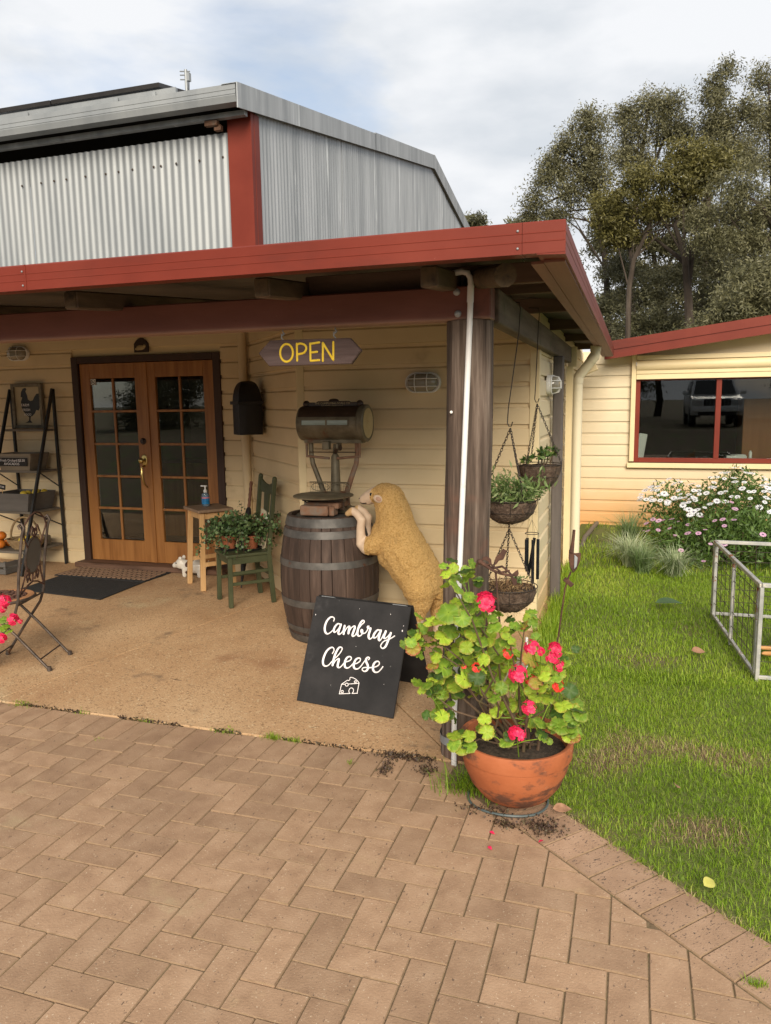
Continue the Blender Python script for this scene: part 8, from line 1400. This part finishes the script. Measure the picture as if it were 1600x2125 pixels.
def tree(key, YY, clumps, limbs, dens=1.0, yoff=0):
    nm, lb, mt, ls = NAMES[key]; bx = limbs[0][0][0]; t = thing(nm, lb, 'tree', (bx, YY, 0), 0, 'trees beyond the house'); O_ = Vector((bx, YY, 0)); rr = random.Random(key)
    sprl = {'gum': 1.15, 'wattle': .8, 'under': 1.0, 'pale': .8}[mt]; gp = .86 if key in ('T1', 'T2', 'T3') else 1.0; drp = {'gum': 1.0, 'wattle': .35, 'under': .6, 'pale': .9}[mt]; m = MB(O_)
    for i, lbm in enumerate(limbs):
        pts = [(x, YY+rr.uniform(-.4, .4)*(j > 0), z) for j, (x, z, r) in enumerate(lbm)]; rs = [r for x, z, r in lbm]
        if i == 0: pts = [(pts[0][0], YY, -.1)]+pts; rs = [rs[0]*1.3]+rs
        m.tube(pts, [r*1.1 for r in rs], 8)
        for j in range(1, len(pts)-1):
            for _ in range(2):
                c = rr.choice(clumps); e = (c[0]+rr.uniform(-.5, .5)*c[2], YY+rr.uniform(-.5, .5)*c[2], c[1]+rr.uniform(-.5, .5)*c[3]); p = Vector(pts[j])
                if (Vector(e)-p).length < 5: m.tube([p, (p+Vector(e))/2+Vector((rr.uniform(-.3, .3), 0, rr.uniform(-.1, .4))), e], [rs[j]*.45, rs[j]*.28, rs[j]*.1], 5)
    m.build('trunk', M['bark'], t, smooth=True)
    Ps = []; Ts = []; Ds = []
    for x, z, a, b in clumps:
        ns = int(dens*(16+26*a*b)); sub_ = ball(max(5, int(9*a*b)), (x, YY, z), (a*.82*gp, a*.9, b*.78*gp), .2); tops = sub_[NR.integers(0, len(sub_), ns)]+NR.normal(size=(ns, 3))*np.array([.20*a+.05, .20*a+.05, .20*b+.05]); nl = 15
        az_ = NR.uniform(0, 2*np.pi, ns); ln_ = NR.uniform(.35, .80, ns)*sprl; tn = np.clip(NR.uniform(.05, .75, ns)+.18*(tops[:, 2]-z)/max(b, .2), 0, 1)
        for k in range(nl):           # leaves hung along a drooping twig
            f = k/(nl-1); q = tops+np.stack([np.cos(az_)*ln_*f*.8, np.sin(az_)*ln_*f*.8, ln_*(.25*f-.95*f*f*drp)], 1)+NR.normal(size=(ns, 3))*.085*sprl; Ps.append(q); Ts.append(np.clip(tn+NR.normal(size=ns)*.13, 0, 1))
    P = np.concatenate(Ps)-np.array(O_); Vs, Fs, T = leaves(P, ls, .28 if mt != 'wattle' else .34, .5 if mt in ('gum', 'pale') else .15, 0, np.concatenate(Ts)); mk('crown', npmesh('crown', Vs, Fs, T), M[mt], t)
    return t
DENS = {'T1': 4.2, 'T2': 4.4, 'T3': 4.4, 'T4': 4.0, 'T5': 4.6, 'T6': 6.0, 'T7': 5.0, 'T8': 8.5, 'T9': 3, 'T10': 3.6}
for k_, (YY, cl_, li_) in TREES.items(): tree(k_, YY, cl_, li_, DENS[k_])
# ------------------------------------------------------------------ behind the camera: what the window panes mirror
def copytree(root, loc, rz, s, label):
    r = root.copy(); COL.objects.link(r); r.location = loc; r.rotation_euler = (0, 0, rz); r.scale = (s, s, s); r['label'] = label; r['group'] = 'trees mirrored in the window panes'
    for ch in list(root.children): c = ch.copy(); COL.objects.link(c); c.parent = r
    return r
src = next(o for o in bpy.data.objects if o.name.startswith('wattle_tree') and o.parent is None); src2 = next(o for o in bpy.data.objects if o.name.startswith('understorey_tree') and o.parent is None)
for i, (s_, x, y, sc_, lb) in enumerate(((src2, -12, -24, 1.3, 'dense tree behind the viewer, mirrored left in the door panes'), (src2, -3, -27, 1.4, 'dense tree behind the viewer, mirrored in the middle door panes'), (src, 4, -26, 1.2, 'light green tree behind the viewer, mirrored in the wide window'), (src2, 10, -23, 1.3, 'dense tree behind the viewer, mirrored right in the wide window'), (src2, -20, -20, 1.2, 'dense tree behind the viewer, mirrored at the outer left door panes'), (src2, 17, -24, 1.4, 'dense tree behind the viewer at the far right of the window mirror image'))):
    copytree(s_, (x, y, -5.0), R(170+i*23), sc_, lb)
# white four-wheel drive parked behind the viewer, seen as a reflection in the wide window
m = MB(); m.add([(-60, -4.5, -.07), (60, -4.5, -.07), (60, -8.6, .55), (-60, -8.6, .55), (60, -60, .6), (-60, -60, .6)], [(0, 3, 2, 1), (3, 5, 4, 2)]); struct(m.build('driveway', M['earth']))
CX_, CY_ = 3.55, -11.6
t = thing('parked_car', 'white four-wheel drive with a black grille mirrored in the wide window', 'car', (CX_, CY_, .556))
M['carwhite'] = mat('white_car_paint', [(.70, .70, .70), (.76, .76, .76)], 3, 2, .25, 0, coat=.5); M['cardark'] = mat('dark_car_trim', [(.012, .012, .013)], 3, 2, .5); M['carglass'] = mat('car_window', [(.02, .025, .025)], 3, 2, .08, 0, spec=.6); M['lampglass'] = mat('headlamp_glass', [(.45, .46, .46), (.6, .6, .6)], 20, 2, .1)
# front faces +Y
m = MB(); prof = [(2.05, .42), (2.12, .55), (2.12, .80), (2.06, .98), (1.95, 1.05), (1.05, 1.16), (.95, 1.18), (-2.2, 1.18), (-2.3, 1.0), (-2.3, .45)]
m.prism([(-.90, y-2.1, z) for y, z in prof], (1.80, 0, 0)); body = m.build('body', M['carwhite'], t, bevel=.05, seg=3, smooth=True)
m = MB(); m.add([(x*s_, y-2.1, z) for s_ in (-1, 1) for x, y, z in ((.86, 1.0, 1.17), (.70, .25, 1.80), (.70, -2.0, 1.80), (.86, -2.25, 1.17))], [(0, 1, 2, 3), (4, 7, 6, 5), (0, 4, 5, 1), (1, 5, 6, 2), (2, 6, 7, 3), (3, 7, 4, 0)]); m.build('cabin', M['carwhite'], t, bevel=.05, seg=2, smooth=True)
m = MB(); m.add([(-.74, 1.0-2.1, 1.21), (.74, 1.0-2.1, 1.21), (.62, .36-2.1, 1.74), (-.62, .36-2.1, 1.74)], [(0, 1, 2, 3)]); m.build('windscreen', M['carglass'], t)
for s_ in (-1, 1):
    m = MB(); m.add([(s_*.87, .65-2.1, 1.25), (s_*.72, .22-2.1, 1.72), (s_*.72, -1.9-2.1, 1.72), (s_*.87, -2.0-2.1, 1.25)], [(0, 1, 2, 3)]); m.build('side_window', M['carglass'], t)
    m = MB(); m.ell((s_*1.02, .78-2.1, 1.27), (.12, .06, .085)); m.build('wing_mirror', M['carwhite'], t, smooth=True)
    m = MB(); m.box((s_*.68, .005, .90), (.36, .08, .20)); hl = m.build('headlight', M['lampglass'], t, bevel=.03, seg=2)
    for y in (-.75, -3.5): m = MB(); m.lathe([(.2, -.12), (.37, -.12), (.39, -.06), (.39, .06), (.37, .12), (.2, .12)], (s_*.80, y, .385), 28, Matrix.Rotation(R(90), 3, 'Y')); wh = m.build('wheel', M['cardark'], t, smooth=True); m = MB(); m.lathe([(.001, 0), (.2, .0)], (s_*.925, y, .385), 20, Matrix.Rotation(R(90), 3, 'Y'), caps=False); m.build('rim', M['galv'], wh)
m = MB(); m.box((0, .015, .90), (.92, .05, .24)); gr = m.build('grille', M['cardark'], t, bevel=.02)
for i in range(-3, 4): m = MB(); m.box((i*.12, .045, .90), (.035, .02, .22)); m.build('grille_bar', M['galv'], gr, bevel=.008)
m = MB(); m.box((0, .04, .64), (1.74, .14, .16)); m.build('bumper', M['carwhite'], t, bevel=.04, seg=2)
m = MB(); m.box((0, .05, .49), (1.3, .08, .14)); m.build('air_intake', M['cardark'], t, bevel=.02)

# geranium reaching in at the left edge
g2 = thing('geranium', 'pink geranium reaching into the picture at the left edge before the bistro chair', 'plant', (-3.45, 1.27, .004)); G2 = Vector((-3.45, 1.27, .004)); GO_old = GO; GO = G2
m = MB(); m.lathe([(.09, 0), (.13, .16), (.14, .165), (.14, .19), (.12, .19), (.115, .165), (.001, .16)], (-.0, 0, 0), 28); m.build('pot', M['terra2'], g2, smooth=True)
for x, z, s_ in ((-2.955, .550, .042), (-2.900, .437, .036), (-2.995, .312, .03), (-2.845, .428, .016), (-2.975, .50, .03)):
    P = Vector((x, 1.25, z)); v = ((CAMP-P).normalized()*.8+Vector((0, 0, .5))).normalized(); inst('flower_head', fh[rnd.randrange(3)], g2, Matrix.Translation(P-G2) @ v.to_track_quat('Z', 'Y').to_matrix().to_4x4() @ Matrix.Diagonal((s_, s_, s_*.85, 1)))
    m = MB(G2); m.tube([(-3.45, 1.27, .17), ((x-3.45)/2, 1.26, z*.75+.06), P], [.004, .003, .002], 5); m.build('flower_stalk', GM[0], g2, smooth=True)
for k in range(34):
    P = Vector((-3.30+rnd.gauss(0, .12), 1.28+rnd.gauss(0, .05), .34+rnd.gauss(0, .08)))
    if P.x < -2.99: inst('leaf', rnd.choice(gm[:5]), g2, leafpose(P, rnd.uniform(.022, .036)))
for x, z in ((-2.985, .425), (-2.96, .39), (-2.945, .355), (-2.99, .37)): inst('leaf', gm[0], g2, leafpose(Vector((x, 1.26, z)), .026))
